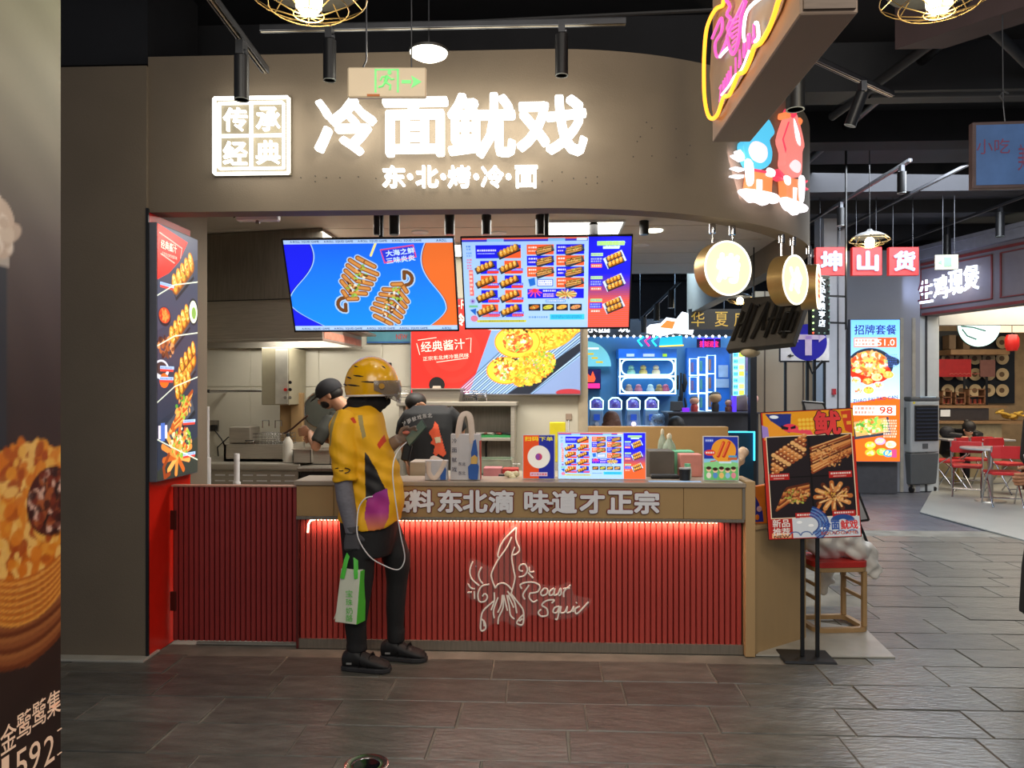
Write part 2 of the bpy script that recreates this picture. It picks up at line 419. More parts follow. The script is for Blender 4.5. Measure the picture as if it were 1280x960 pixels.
floor = structure('floor', MB().box(-6, 14, 0.2, 22, -0.06, -0.008), [floor_mat()])
MWD[floor] = Matrix()
part('grout_bed', floor, MB().box(-3.4, 6.5, 1.4, 8.95, -.0079, -.0062), mat('grout', '7a766c', .8, var=.3, scale=5))
# slate tiles laid one by one: five mesh variants, placed in running bond with uneven height
tile_meshes = []
for k in range(6):
    me = MB().mesh('tile'); bpy.data.meshes.remove(me)
    j = [random.uniform(-.004, .004) for _ in range(8)]
    w, h = 0.611 / 2, 0.302 / 2
    top = [(-w + j[0], -h + j[1]), (w + j[2], -h + j[3]), (w + j[4], h + j[5]), (-w + j[6], h + j[7])]
    ins = [(x * 0.99, y * 0.985) for x, y in top]
    mb = MB(); mb.loft([[Vector((x, y, -0.03)) for x, y in top], [Vector((x, y, -0.004)) for x, y in top], [Vector((x, y, 0.0)) for x, y in ins]])
    me = mb.mesh('tile'); me.materials.append(SLATE); tile_meshes.append(me)
CRN = (1.25, 4.72)
rows = int((8.9 - 1.6) / 0.31); first = True
for r in range(rows):
    y = 1.61 + 0.31 * r; off = random.choice([0, .13, .22, .31, .41, .5]) + random.uniform(-.04, .04)
    x = -3.1 + off
    xmax = 2.6 + 0.45 * (y - 1.5) + (0.8 if y > 4 else 0)
    while x < xmax:
        vis = abs(x) < y * 0.80 + 0.5
        ok = (y < 4.62) or (x > 2.35) or (x > 1.75 + max(0, (y - 5.2)) * .5 and y < 5.9 and x > 1.8)
        if y < 2.4 and abs(x) > 2.2: vis = False
        if x < -1.9 and y < 2.4: ok = False
        if vis and ok:
            t = bpy.data.objects.new('tile', random.choice(tile_meshes)); COL.objects.link(t); t.parent = floor
            t.location = (x, y, random.uniform(-.0025, .0015)); t.rotation_euler = (random.uniform(-.002, .002), random.uniform(-.002, .002), random.choice([0, PI]) + random.uniform(-.004, .004))
        x += 0.62
# cut slabs that fill in along the left column foot and gate
MARB = mat('pale_marble', 'b9b6ac', 0.3, var=0.12, scale=5)
single('marble_threshold', 'pale marble strip on the slate at the foot of the taupe column', 'threshold', MB().box(-3.5, -2.36, 4.40, 4.60, 0.0, 0.014), MARB, (-2.9, 4.5, 0), bevel=.002)
p = [GZ(945, 820), GZ(1119, 823), GZ(1083, 788), GZ(1000, 775)]
single('marble_corner_slab', 'pale triangular marble slab under the stool at the counter corner', 'floor slab', MB().prism([(q.x, q.y) for q in p], 0.0, 0.008, 'xy'), MARB, (p[0].x, p[0].y, 0))
single('door_sill', 'thin grey stone sill under the red corrugated gate', 'sill', MB().box(-2.2, -1.54, 4.74, 4.86, 0.0, 0.014), mat('sill_grey', '8c8a82', .4), (-1.9, 4.8, 0))
# recessed floor light
c = GZ(458, 957)
fl = thing('recessed_floor_light', 'round recessed floor light with metal rim set in the slate', 'floor light', (c.x, c.y, 0))
part('rim', fl, MB().lathe([(.055, 0), (.095, 0), (.095, .006), (.085, .008), (.058, .004), (.055, 0)], n=32), CHROME, smooth=.6)
part('lens', fl, MB().lathe([(.001, .001), (.056, .001), (.056, .004), (.001, .006)], n=24), mat('dark_glass', '14161a', .1), smooth=.6)

# ceiling, beams
structure('ceiling', MB().box(-6, 14, 0.2, 22, 4.3, 4.4), BLACKP)
ce = bpy.data.objects['ceiling']; MWD[ce] = Matrix()
for k, y in enumerate((6.1, 7.6, 9.2, 10.7, 12.2, 13.8, 15.4, 17.0)):
    part('beam', ce, MB().box(1.9, 13.5, y, y + .28, 4.0 if k % 2 else 3.92, 4.3), BLACKP if k % 3 else DUCT)
for y in (8.4, 10.1, 11.7, 13.2): part('ceiling_panel', ce, MB().box(2.3, 11, y - .62, y + .5, 4.16, 4.2), DUCT)
part('duct', ce, MB().box(-5, 1.2, 5.6, 6.3, 3.85, 4.3), BLACKP)
part('duct', ce, MB().box(-3.4, -2.45, 4.62, 5.3, 3.60, 4.3), BLACKP)
part('pipe', ce, MB().cyl((2.55, 6.2, 3.95), (7.5, 6.2, 3.95), .05), DUCT, smooth=1)
part('pipe', ce, MB().cyl((2.9, 3.2, 4.15), (2.9, 9.2, 4.15), .04), BLACKM, smooth=1)
part('conduit', ce, MB().cyl((-2.4, 3.5, 4.05), (1.8, 3.4, 4.05), .018), BLACKM, smooth=1)
part('beam', ce, MB().hexa([Vector(q) for q in ((2.3, 5.2, 3.85), (2.62, 5.2, 3.85), (4.6, 3.0, 3.85), (4.3, 3.0, 3.85), (2.3, 5.2, 4.3), (2.62, 5.2, 4.3), (4.6, 3.0, 4.3), (4.3, 3.0, 4.3))]), mat('brown_duct', '4a3b3c', .7, var=.25, scale=2))
for i, (a, b) in enumerate((((2.5, 4.8, 4.0), (5.5, 7.8, 4.0)), ((2.4, 6.6, 3.9), (3.0, 3.6, 4.1)))): part('pipe', ce, MB().cyl(a, b, .035), DUCT, smooth=1)

# facade: column, straight fascia, curved fascia (one wall)
ZB, ZT = 2.66, 3.59
wf = structure('wall_front', MB().box(-3.6, -2.383, 4.48, 5.3, 0, 3.53), TAUPE); MWD[wf] = Matrix()
ACX, ACY, AR = -0.05, 6.67, 2.17
def arcp(a, r=AR, z=0): return Vector((ACX + r * math.sin(a), ACY - r * math.cos(a), z))
outer = [(-2.383, 4.5), (-.3, 4.5)] + [tuple(arcp(a)[:2]) for a in np.linspace(0, PI / 2, 48)] + [(ACX + AR, 11.0)]
inner = [(-2.383, 4.64), (-.3, 4.64)] + [tuple(arcp(a, AR - .14)[:2]) for a in np.linspace(0, PI / 2, 48)] + [(ACX + AR - .14, 11.0)]
rings = [[Vector((*o_, ZB)), Vector((*i_, ZB)), Vector((*i_, ZT)), Vector((*o_, ZT))] for o_, i_ in zip(outer, inner)]
part('fascia', wf, MB().loft(rings), TAUPE, smooth=.5)
mb = MB()   # old screw holes left in the plaster
for (px, py) in ((326, 222), (376, 222), (394, 220), (394, 227), (408, 222), (425, 222), (448, 221), (470, 223), (678, 227), (690, 226), (702, 215), (716, 223), (731, 222), (732, 230), (745, 221), (745, 229), (795, 177), (799, 171), (807, 153), (814, 160), (814, 195), (846, 161), (846, 197), (865, 182), (861, 193), (790, 196)):
    w_ = W(px, py, 4.498 if px < 660 else 4.498)
    if w_.x > ACX: 
        a = math.asin(min(1, (w_.x * 1.03 - ACX) / AR)); q = arcp(a, AR + .001); t = q.y / 4.498; w_ = Vector((q.x, q.y, EYE + (w_.z - EYE) * t))
    mb.cyl(w_ + Vector((0, .002, 0)), w_ + Vector((0, -.002, 0)), .0035, 6)
part('screw_hole', wf, mb, BLK, kind='stuff')
# red return panel behind the lightbox
structure('wall_left', MB().box(-2.46, -2.376, 4.49, 5.03, 0.0, 2.66), REDPANEL)
part('edge_strip', bpy.data.objects['wall_left'], MB().box(-2.385, -2.37, 4.475, 4.49, 0, 2.68), BLACKM)
# kitchen room
kw = structure('wall_kitchen', MB().box(-3.6, 0.378, 7.4, 7.52, 0, 2.9), CREAM); MWD[kw] = Matrix()
for x0, x1 in ((-3.58, -2.9), (-2.89, -2.22), (-2.21, -1.6), (-1.59, -.62), (-.61, .30)):
    for z0, z1 in ((0.1, 1.62), (1.63, 2.88)): part('wall_panel', kw, MB().box(x0, x1, 7.392, 7.4, z0, z1), CREAM, bevel=.002)
part('corner_post', kw, MB().box(.30, .39, 7.36, 7.4, 0, 2.9), mat('post_beige', 'b3a58e', .5))
structure('wall_kitchen_left', MB().box(-3.72, -3.6, 5.3, 7.5, 0, 2.9), CREAM)
_cp = [(-3.6, 4.64)] + [tuple(arcp(a, AR - .14)[:2]) for a in np.linspace(0, PI / 2, 16)] + [(ACX + AR - .14, 8.6), (-3.6, 8.6)]
kc = structure('ceiling_kitchen', MB().prism(_cp, 2.9, 2.96, 'xy'), WHITECEIL); MWD[kc] = Matrix()
for k in range(6):
    part('ceiling_strip', kc, MB().box(-3.5, (.9, 1.35, 1.75, 1.85, 1.9, 1.9)[k], 4.9 + k * .61, 5.49 + k * .61, 2.892, 2.9), WHITECEIL, bevel=.003)
structure('wall_ceiling_edge', MB().box(.38, 1.98, 8.6, 8.7, 2.9, 3.6), WHITECEIL)
# kitchen ceiling light panels and downlights
pc = D(727, 286, 6.2)
lp = thing('ceiling_light_panel', 'square bright light panel in the kitchen ceiling above the menu screens', 'ceiling light', (pc.x, 6.2, 2.88))
part('frame', lp, MB().box(-.32, .32, -.32, .32, -.004, .012), WHITEP); part('diffuser', lp, MB().box(-.3, .3, -.3, .3, -.008, -.004), glow('panel_light', 'fffbe6', 4.0, True))
lp = thing('ceiling_light_panel', 'narrow strip of ceiling light showing in the gap between the two screens', 'ceiling light', (D(572, 305, 7.0).x, 7.05, 2.88))
part('frame', lp, MB().box(-.16, .16, -.3, .3, -.004, .012), WHITEP); part('diffuser', lp, MB().box(-.14, .14, -.28, .28, -.008, -.004), glow('panel_light', 'fffbe6', 4.0, True))
for i, (px, py) in enumerate(((525, 290), (623, 291), (802, 306), (818, 288))):
    q = GZ(px, 100); d = 1.29 * 962 / (487 - py); q = D(px, py, d)
    o = single('downlight', ['round recessed downlight above the squid screen', 'round recessed downlight above the menu screen', 'round recessed downlight behind the menu screen edge', 'small lit downlight in the ceiling beside the black tube spotlight'][i], 'downlight',
               MB().lathe([(.001, 0), (.045, 0), (.065, -.008), (.07, 0), (.07, .01), (.001, .01)], (q.x, q.y, 2.89)), WHITEP if i < 3 else glow('panel_light', 'fffbe6', 4.0, True), (q.x, q.y, 2.89), smooth=.6)
# half wall to the neighbouring shop
structure('wall_half', MB().box(.378, 1.63, 7.0, 7.12, 0, 1.265), mat('tan_half_wall', 'b08a55', .55, var=.06, scale=3), bevel=.004)

# ================================================================ main illuminated signs on the fascia
def board(px, py, Y, name, label, cat, tilt=0.0, rz=0.0, group=None, n=None):
    c = W(px, py, Y)
    M = Matrix.Translation(c) @ Matrix.Rotation(rz, 4, 'Z') @ Matrix.Rotation(tilt, 4, 'X')
    t = thing(name, label, cat, M=M, group=group); return t
S = 4.5 / 962 * 1.01     # metres per pixel on the fascia
sg = board(317, 172, 4.5, 'seal_sign', 'white lit square seal sign with four characters in a double frame', 'sign')
hw = 48 * 4.5 / 962 * 1.03
def frame2d(mb, hw, t, r=.012, y0=-.05, y1=-.02):
    for s in (-1, 1):
        mb.box(-hw, hw, y0, y1, s * hw - t / 2, s * hw + t / 2); mb.box(s * hw - t / 2, s * hw + t / 2, y0, y1, -hw, hw)
    return mb
part('outer_frame', sg, frame2d(MB(), hw - .008, .014), LETW, bevel=.004)
mb = frame2d(MB(), hw - .038, .010); mb.box(-.006, .006, -.05, -.02, -hw + .04, hw - .04); mb.box(-hw + .04, hw - .04, -.05, -.02, -.006, .006)
part('inner_frame', sg, mb, LETW, bevel=.002)
part('back_plate', sg, MB().box(-hw, hw, -.018, -.004, -hw, hw), mat('plate_taupe', '7d7460', .6))
q = (hw - .05) / 2 + .008
for ch, sx, sz in (('传', -1, 1), ('承', 1, 1), ('经', -1, -1), ('典', 1, -1)):
    write('letter', sg, ch, sx * q, sz * q, .138, LETW, w=.142, bold=.008, ex=.02, y=-.02)
ms = board(564, 160, 4.5, 'name_sign', 'huge white lit four-character shop name on the taupe fascia', 'sign')
for ch, px, w, y0, y1 in (('冷', 435, 76, 126, 197), ('面', 521, 80, 127, 198), ('鱿', 603, 84, 122, 200), ('戏', 690, 86, 125, 197)):
    c0 = W(px, (y0 + y1) / 2, 4.5) - W(564, 160, 4.5)
    o = write('letter', ms, ch, c0.x, c0.z, (y1 - y0) * S, LETW, w=w * S, bold=.024, ex=.05, y=-.025)
    o.data.materials.append(SIDE)
ss = board(576, 223, 4.5, 'subtitle_sign', 'small white lit subtitle row of characters and dots under the big name', 'sign')
for ch, px, w, h in (('东', 494, 28, 27), ('·', 514, 7, 7), ('北', 535, 28, 27), ('·', 555, 7, 7), ('烤', 575, 28, 27), ('·', 596, 7, 7), ('冷', 616, 28, 27), ('·', 636, 7, 7), ('面', 658, 28, 27)):
    c0 = W(px, 223, 4.5) - W(576, 223, 4.5)
    write('letter' if ch != '·' else 'dot', ss, ch, c0.x, c0.z, h * S, LETW, w=w * S, bold=.022, ex=.03, y=-.02)
for (px, py, w_) in ((434, 160, .3), (521, 160, .3), (603, 160, .3), (690, 160, .3)):
    pass
# soft halo light the letters throw on the wall: real lamps in front of each block of letters
area('letters_light', (-.38, 4.18, 3.13), (-.38, 4.5, 2.95), 5.0, 1.5, .3, (1, .95, .82))
area('seal_light', (-1.6, 4.2, 3.08), (-1.6, 4.5, 3.0), 1.8, .4, .4, (1, .95, .82))

# exit sign on two rods
EXB = mat('exit_panel', 'c9b9a0', .35, var=.04, emit=.12); GREENP = mat('exit_green', '6fd47a', .4, emit=.55, var=.02)
ex = board(484, 104, 3.3, 'exit_sign', 'hanging beige emergency exit sign with green running figure and arrow', 'exit sign', rz=.05)
M0 = MWD[ex]
part('panel', ex, MB().box(-.17, .17, -.012, .012, -.066, .066), EXB, bevel=.006)
mb = MB()
a, b = -.05, .05; cx = -.002
for (x0, x1, z0, z1) in ((-.052, -.044, -.045, .055), (.044, .052, -.045, .055), (-.052, .052, .05, .056)): mb.box(x0, x1, -.015, -.012, z0, z1)
def stroke(mb, pts, r, y=-.014): mb.tube([Vector((x, y, z)) for x, z in pts], r, 6); return mb
mb.lathe([(.001, -.001), (.009, -.001), (.009, .002), (.001, .002)], M=Matrix.Translation((.012, -.014, .04)) @ Matrix.Rotation(PI / 2, 4, 'X'), n=12)
for pts, r in (([(.004, .026), (-.006, .0)], .008), ([(-.006, .0), (.016, -.014), (.014, -.034)], .005), ([(-.006, .0), (-.018, -.018), (-.036, -.022)], .005), ([(.002, .024), (-.02, .022), (-.028, .006)], .004), ([(.004, .024), (.02, .01), (.032, .014)], .004)): stroke(mb, pts, r)
mb.box(.064, .105, -.015, -.012, -.006, .008)
mb.prism([(.105, -.026), (.15, .001), (.105, .028), (.115, .001)], -.015, -.012)
part('pictogram', ex, mb, GREENP)
part('pilot_light', ex, MB().box(-.085, -.03, -.014, -.012, -.062, -.052), mat('amber_tag', 'b06020', .5))
part('rod', ex, MB().tube([(-.105, 0, .066), (-.09, 0, .10), (-.09, .0, .3), (-.10, 0, .95)], .004, 6), RAILM); part('rod', ex, MB().cyl((.105, 0, .066), (.105, 0, .95), .003), RAILM)

# ================================================================ track rails and spots
def rail(p0, p1, label, w=.035, h=.03):
    p0, p1 = Vector(p0), Vector(p1); d = (p1 - p0); M = Matrix.Translation((p0 + p1) / 2) @ d.to_track_quat('X', 'Z').to_matrix().to_4x4()
    t = thing('track_rail', label, 'lighting track', M=M); L = d.length / 2
    part('channel', t, MB().box(-L, L, -w / 2, -w / 2 + .006, -h / 2, h / 2).box(-L, L, w / 2 - .006, w / 2, -h / 2, h / 2).box(-L, L, -w / 2, w / 2, h / 2 - .005, h / 2), RAILM)
    part('conductor', t, MB().box(-L, L, -.004, .004, -h / 2 - .001, h / 2 - .006), mat('copper', 'a9a08c', .3, .9)); return t
def spot_fix(p, label, L=.2, r=.032, tilt=(0, 0), up=.05, group='black cylinder track spotlights'):
    p = Vector(p) - Vector((0, 0, .035))
    t = thing('track_spotlight', label, 'spotlight', loc=p, group=group)
    R = Matrix.Rotation(tilt[0], 4, 'X') @ Matrix.Rotation(tilt[1], 4, 'Y')
    mb = MB(); mb.lathe([(r * .8, 0), (r, -.004), (r, -L), (r * .86, -L), (r * .84, -L + .03), (.001, -L + .034)], n=20, M=R)
    part('housing', t, mb, BLACKM, smooth=.6)
    part('lens_ring', t, MB().lathe([(r * .98, -L - .001), (r * 1.0, -L - .004), (r * .82, -L - .004), (r * .82, -L - .001)], n=20, M=R), mat('lens_ring_grey', 'a9b3b0', .3, .3), smooth=.6)
    part('adapter', t, MB().box(-.016, .016, -.03, .03, 0, up + .01).cyl((.0, 0, up * .3), (.024, 0, up * .3), .014), RAILM); return t
a = D(250, -12, 2.62); b = D(333, 88, 3.15); b.z = a.z = 2.93
a = D(262, 0, 2.2); zz = 2.95
def DZ(px, py, z):   # point at height z seen at that pixel
    r = ray(px, py); t = (z - EYE) / r.z; return Vector((r.x * t, r.y * t, z))
rail(DZ(258, -12, 3.15), DZ(332, 88, 3.15), 'angled grey track rail over the square seal sign')
spot_fix(DZ(302, 60, 3.10), 'black cylinder spotlight on the angled rail above the square seal sign', L=.19)
rail(DZ(326, 36, 3.42), DZ(782, 27, 3.42), 'long horizontal grey track rail above the big shop name')
spot_fix(DZ(412, 41, 3.38), 'black cylinder spotlight on the long rail above the first big character', L=.2)
spot_fix(DZ(702, 34, 3.38), 'black cylinder spotlight on the long rail above the last big character', L=.2)
single('cable_bar', 'thin dark bar running just behind the long track rail', 'bar', MB().tube([DZ(325, 40, 3.5), DZ(900, 12, 3.5)], .01, 6), BLACKM)
# hanging oval lamp
q = D(536, 66, 3.9)
ol = thing('oval_lamp', 'bright oval hanging disc lamp between the exit sign and the rail', 'lamp', q)
part('glow_disc', ol, MB().lathe([(.001, -.03), (.06, -.028), (.09, -.012), (.096, 0), (.09, .01), (.001, .014)], n=28), glow('disc_light', 'fff8e0', 5, True), smooth=1)
part('shade', ol, MB().lathe([(.098, .0), (.1, .012), (.05, .03), (.02, .045), (.001, .045)], n=28), mat('shade_dark', '2a2a28', .5), smooth=1)
part('stem', ol, MB().cyl((0, 0, .04), (0, 0, .5), .004), RAILM)
point('oval_lamp_light', q - Vector((0, .05, .1)), 9, (1, .93, .78), .08)
# wire-cage pendants
def cage_pendant(q, label, s=1.0, pw=12, cord=.5, lit=True):
    t = thing('cage_pendant', label, 'pendant lamp', q, group='wire cage pendants')
    mb = MB()
    for k in range(10):
        a = 2 * PI * k / 10; prof = [(.03, .10), (.12, .075), (.19, .02), (.13, -.02), (.05, -.045), (.012, -.05)]
        mb.tube([Vector((r * s * math.cos(a), r * s * math.sin(a), z * s)) for r, z in prof], .0022 * s, 4)
    for r, z in ((.19, .02), (.13, -.02), (.05, -.045)):
        mb.tube([Vector((r * s * math.cos(2 * PI * k / 28), r * s * math.sin(2 * PI * k / 28), z * s)) for k in range(29)], .0022 * s, 4)
    part('cage', t, mb, mat('brass_wire', 'a88c56', .35, .8))
    part('shade', t, MB().lathe([(.02, .13), (.035, .11), (.10, .09), (.17, .05), (.165, .047), (.09, .08), (.02, .10)], s and (0, 0, 0), 24, M=Matrix.Scale(s, 4)), mat('shade_dark', '2a2a28', .5), smooth=1)
    part('bulb', t, MB().lathe([(.001, -.045), (.025, -.04), (.042, -.02), (.045, .01), (.04, .03), (.02, .05), (.001, .055)], M=Matrix.Scale(s, 4), n=18), glow('bulb_light', 'fff2d2', 9), smooth=1)
    part('cord', t, MB().cyl((0, 0, .12 * s), (0, 0, 4.31 - q.z), .004), BLK)
    point('pendant_light', q - Vector((0, 0, .09 * s)), pw, (1, .86, .62), .06); return t
cage_pendant(D(386, 2, 2.55), 'wire cage pendant lamp at the top edge above the angled rail', 1.0, 13)
cage_pendant(D(1174, 0, 3.1), 'wire cage pendant lamp near the ceiling above the hanging blue sign', 1.15, 13)
cage_pendant(D(1087, 303, 8.0), 'wire cage pendant lamp hanging in front of the red square signs', 1.05, 26, cord=1.2)
cage_pendant(D(925, 376, 9.6), 'small distant wire cage pendant lamp under the round drum lamps', .9, 12, cord=1.2)
# corridor rails on the dark ceiling
rail(DZ(1010, 70, 3.5), DZ(1115, 118, 3.5), 'dark rail running down from the neon box sign')
spot_fix(DZ(1078, 108, 3.44), 'tilted dark spotlight lit violet beside the neon box sign', L=.2, r=.035, tilt=(.2, .3))
spot_fix(D(994, 82, 3.8), 'dark downlight cylinder half behind the neon box sign', L=.18, r=.045, up=1.0)
rail(DZ(1138, 200, 3.75), DZ(1000, 285, 3.75), 'grey rail in the corridor with two grey spotlights')
spot_fix(DZ(1127, 210, 3.7), 'grey spotlight at the upper end of the corridor rail', L=.2, r=.04)
spot_fix(DZ(1051, 256, 3.7), 'grey spotlight at the lower end of the corridor rail', L=.2, r=.04)
rail(DZ(1225, 198, 3.9), DZ(1040, 292, 3.9), 'long thin conduit rail in the corridor ceiling')
rail(DZ(1290, 242, 3.9), DZ(1120, 305, 3.9), 'long grey rail above the chicken restaurant front')
spot_fix(DZ(1250, 262, 3.84), 'dark spotlight over the chicken restaurant sign', L=.3, r=.05)
spot_fix(DZ(1184, 290, 3.84), 'dark spotlight on the grey rail above the small exit sign', L=.3, r=.05, up=.42)
# tubes hanging from the kitchen ceiling
for i, (px, dd, r) in enumerate(((471, 5.3, .022), (493, 5.4, .036), (562, 5.6, .036), (608, 5.7, .036), (677, 5.7, .045), (742, 5.9, .036), (805, 5.9, .036))):
    q = D(px, 300, dd); zb = EYE + (487 - 293) * dd / 962
    t = thing('tube_spotlight', 'black tube spotlight hanging from the kitchen ceiling, ' + ['thin first tube above the squid screen', 'second tube above the squid screen', 'third tube above the squid screen corner', 'first tube above the menu screen', 'thick middle tube above the menu screen', 'tube beside the bright ceiling panel', 'last tube beyond the screens'][i], 'spotlight', (q.x, q.y, 2.892), group='black tubes under the kitchen ceiling')
    part('housing', t, MB().cyl((0, 0, zb - 2.892), (0, 0, 0), r, 18), BLK, smooth=1); part('lens_ring', t, MB().cyl((0, 0, zb - 2.896), (0, 0, zb - 2.889), r * .92, 18), RAILM, smooth=1)
# emergency light
q = W(323, 272, 5.0)
t = thing('emergency_light', 'white boxy emergency light under the fascia beside the hood', 'emergency light', q)
part('body', t, MB().box(-.14, .14, -.03, .03, -.025, .05), WHITEP, bevel=.008); part('lamp', t, MB().cyl((.0, -.01, -.04), (0, -.01, -.02), .016), CHROME)
part('cable', t, MB().tube([(-.14, 0, .02), (-.165, 0, .0), (-.15, 0, .06), (-.16, 0, .1)], .004, 6), BLK)
part('bracket', t, MB().box(-.02, .02, -.01, .01, .045, 2.9 - q.z), WHITEP)
# ================================================================ counter, gate, lightbox
def ribs(x0, x1, y, z0, z1, pitch, depth):
    """corrugated sheet between x0 and x1; ridge face at y, groove at y + depth"""
    mb = MB(); n = max(1, round((x1 - x0) / pitch)); p = (x1 - x0) / n; prof = []
    for k in range(n):
        a = x0 + k * p; prof += [(a, y + depth), (a + p * .10, y + depth), (a + p * .24, y), (a + p * .86, y), (a + p * .99, y + depth)]
    prof += [(x1, y + depth)]
    vs = [Vector((x, yy, z)) for z in (z0, z1) for x, yy in prof]; n = len(prof)
    mb.add(vs, [(i, i + 1, n + i + 1, n + i) for i in range(n - 1)])
    mb.box(x0, x1, y + depth, y + depth + .012, z0, z1); return mb
CT = thing('service_counter', 'long red corrugated service counter with tan band and pale oak end', 'counter', (-.18, 4.9, 0))
def cp(name, mb, m, **k): return part(name, CT, mb, m, world=True, **k)
cp('kick_plate', MB().box(-1.54, 1.182, 4.70, 4.74, 0, .057), STEELD)
cp('front_panel', ribs(-1.535, 1.178, 4.715, .057, .81, .0345, .007), REDM)
cp('divider', MB().box(-1.548, -1.535, 4.69, 4.76, .0, .82), mat('dark_red_metal', '5a1d1a', .5))
cp('lower_rail', MB().box(-1.54, 1.182, 4.66, 4.76, .802, .822), STEELD, bevel=.003)
for i, (x0, x1) in enumerate(((-1.54, -1.31), (-1.308, .82), (.822, 1.17))):
    cp('band_panel', MB().box(x0, x1, 4.672, 4.76, .822, 1.012), BANDW, bevel=.002)
cp('band_border', MB().box(1.17, 1.186, 4.665, 4.76, .822, 1.03), STEELD)
cp('worktop', MB().box(-1.555, 1.19, 4.655, 4.97, 1.012, 1.04), mat('worktop_laminate', '9c8f80', .35, var=.04), bevel=.004)
cp('carcass', MB().box(-1.53, 1.18, 4.77, 4.96, .0, 1.0), BANDW)
cp('end_post', MB().box(1.186, 1.245, 4.66, 4.97, 0, 1.05), WOOD, bevel=.003)
cp('end_cabinet', MB().prism([(1.245, 4.70), (1.66, 5.02), (1.70, 5.3), (1.70, 5.8), (1.245, 5.8)], 0, .755, 'xy'), WOOD)
cp('end_ledge', MB().prism([(1.245, 4.68), (1.68, 5.01), (1.72, 5.3), (1.72, 5.82), (1.245, 5.82)], .755, .78, 'xy'), WOOD, bevel=.004)
# led strip: diodes along the rail with a lamp per stretch
mb = MB()
for k in range(118):
    x = -1.44 + k * .0212
    if x < 1.04: mb.box(x, x + .008, 4.700, 4.708, .793, .799)
cp('led_strip', mb, glow('led_diode', 'ffc9a0', 12), kind='stuff')
cp('led_carrier', MB().box(-1.45, 1.05, 4.696, 4.712, .799, .803), WHITEP)
cp('led_tail', MB().tube([(-1.44, 4.70, .795), (-1.462, 4.70, .79), (-1.475, 4.70, .765), (-1.478, 4.70, .715)], .005, 6), glow('led_tail', 'ffd0b0', 7))
for k in range(4):
    x0 = -1.44 + k * .62; area('led_light', (x0 + .31, 4.692, .796), (x0 + .31, 4.722, .70), 1.6, .62, .012, (1, .62, .46))
# lettering on the band
WL = mat('white_acrylic', 'dedee2', .35, var=.02, emit=.04); RL = mat('dark_red_outline', '7a2320', .5)
for ch, px in (('名', 497), ('料', 527), ('东', 563), ('北', 594), ('滴', 626.5), ('味', 671), ('道', 705.5), ('才', 740), ('正', 775), ('宗', 808)):
    c0 = W(px, 626 + (px - 527) * .006, 4.67)
    for nm, b_, ex_, mm, y in (('letter_outline', .075, .004, RL, -.001), ('letter', .04, .008, WL, -.006)):
        me = text_mesh(ch, .136 + (b_ - .03) * .3, .150 + (b_ - .03) * .35, b_, ex_, 2); me.transform(Matrix.Translation(c0 + Vector((0, y, 0)))); link_mesh(nm, me, mm, CT, False)
cp('dash_mark', MB().box(.0, .04, 4.66, 4.67, .905, .92), WL); cp('dash_shadow', MB().box(.002, .035, 4.664, 4.67, .89, .905), RL)
# neon squid sign on the counter front
def crop2(pts, ox=560, oy=650, s=6.4): return [W(ox + x / s, oy + y / s, 4.705) for x, y in pts]
NS = thing('squid_neon_sign', 'unlit white tube squid drawing and script sign on the red counter front', 'sign', W(650, 728, 4.70))
TUBE = mat('neon_tube_off', 'e8ddd0', .4, var=.03, emit=.12)
acr = [(545, 35), (590, 240), (600, 320), (690, 380), (720, 500), (860, 530), (980, 500), (1010, 600), (1150, 640), (1060, 760), (870, 800), (760, 770), (640, 770), (610, 850), (540, 860), (440, 810), (330, 850), (300, 900), (250, 880), (250, 760), (290, 670), (190, 640), (140, 580), (150, 490), (190, 440), (160, 360), (200, 310), (330, 375), (370, 340), (400, 180)]
def smoothp(pts, n=4, closed=False):
    P_ = [Vector(p) for p in pts]; out = []
    N_ = len(P_)
    for i in range(N_ if closed else N_ - 1):
        g = (lambda k: P_[k % N_]) if closed else (lambda k: P_[min(max(k, 0), N_ - 1)])
        p0, p1, p2, p3 = g(i - 1), g(i), g(i + 1), g(i + 2)
        for t in range(n):
            t /= n; out.append(.5 * ((2 * p1) + (p2 - p0) * t + (2 * p0 - 5 * p1 + 4 * p2 - p3) * t * t + (3 * p1 - p0 - 3 * p2 + p3) * t ** 3))
    if not closed: out.append(P_[-1])
    return out
ap = smoothp(crop2(acr), 3, True)
part('acrylic_plate', NS, MB().prism([(q.x, q.z) for q in ap], 4.7085, 4.7125), mat('clear_acrylic', 'f0e0da', .08, alpha=.05, var=0), world=True)
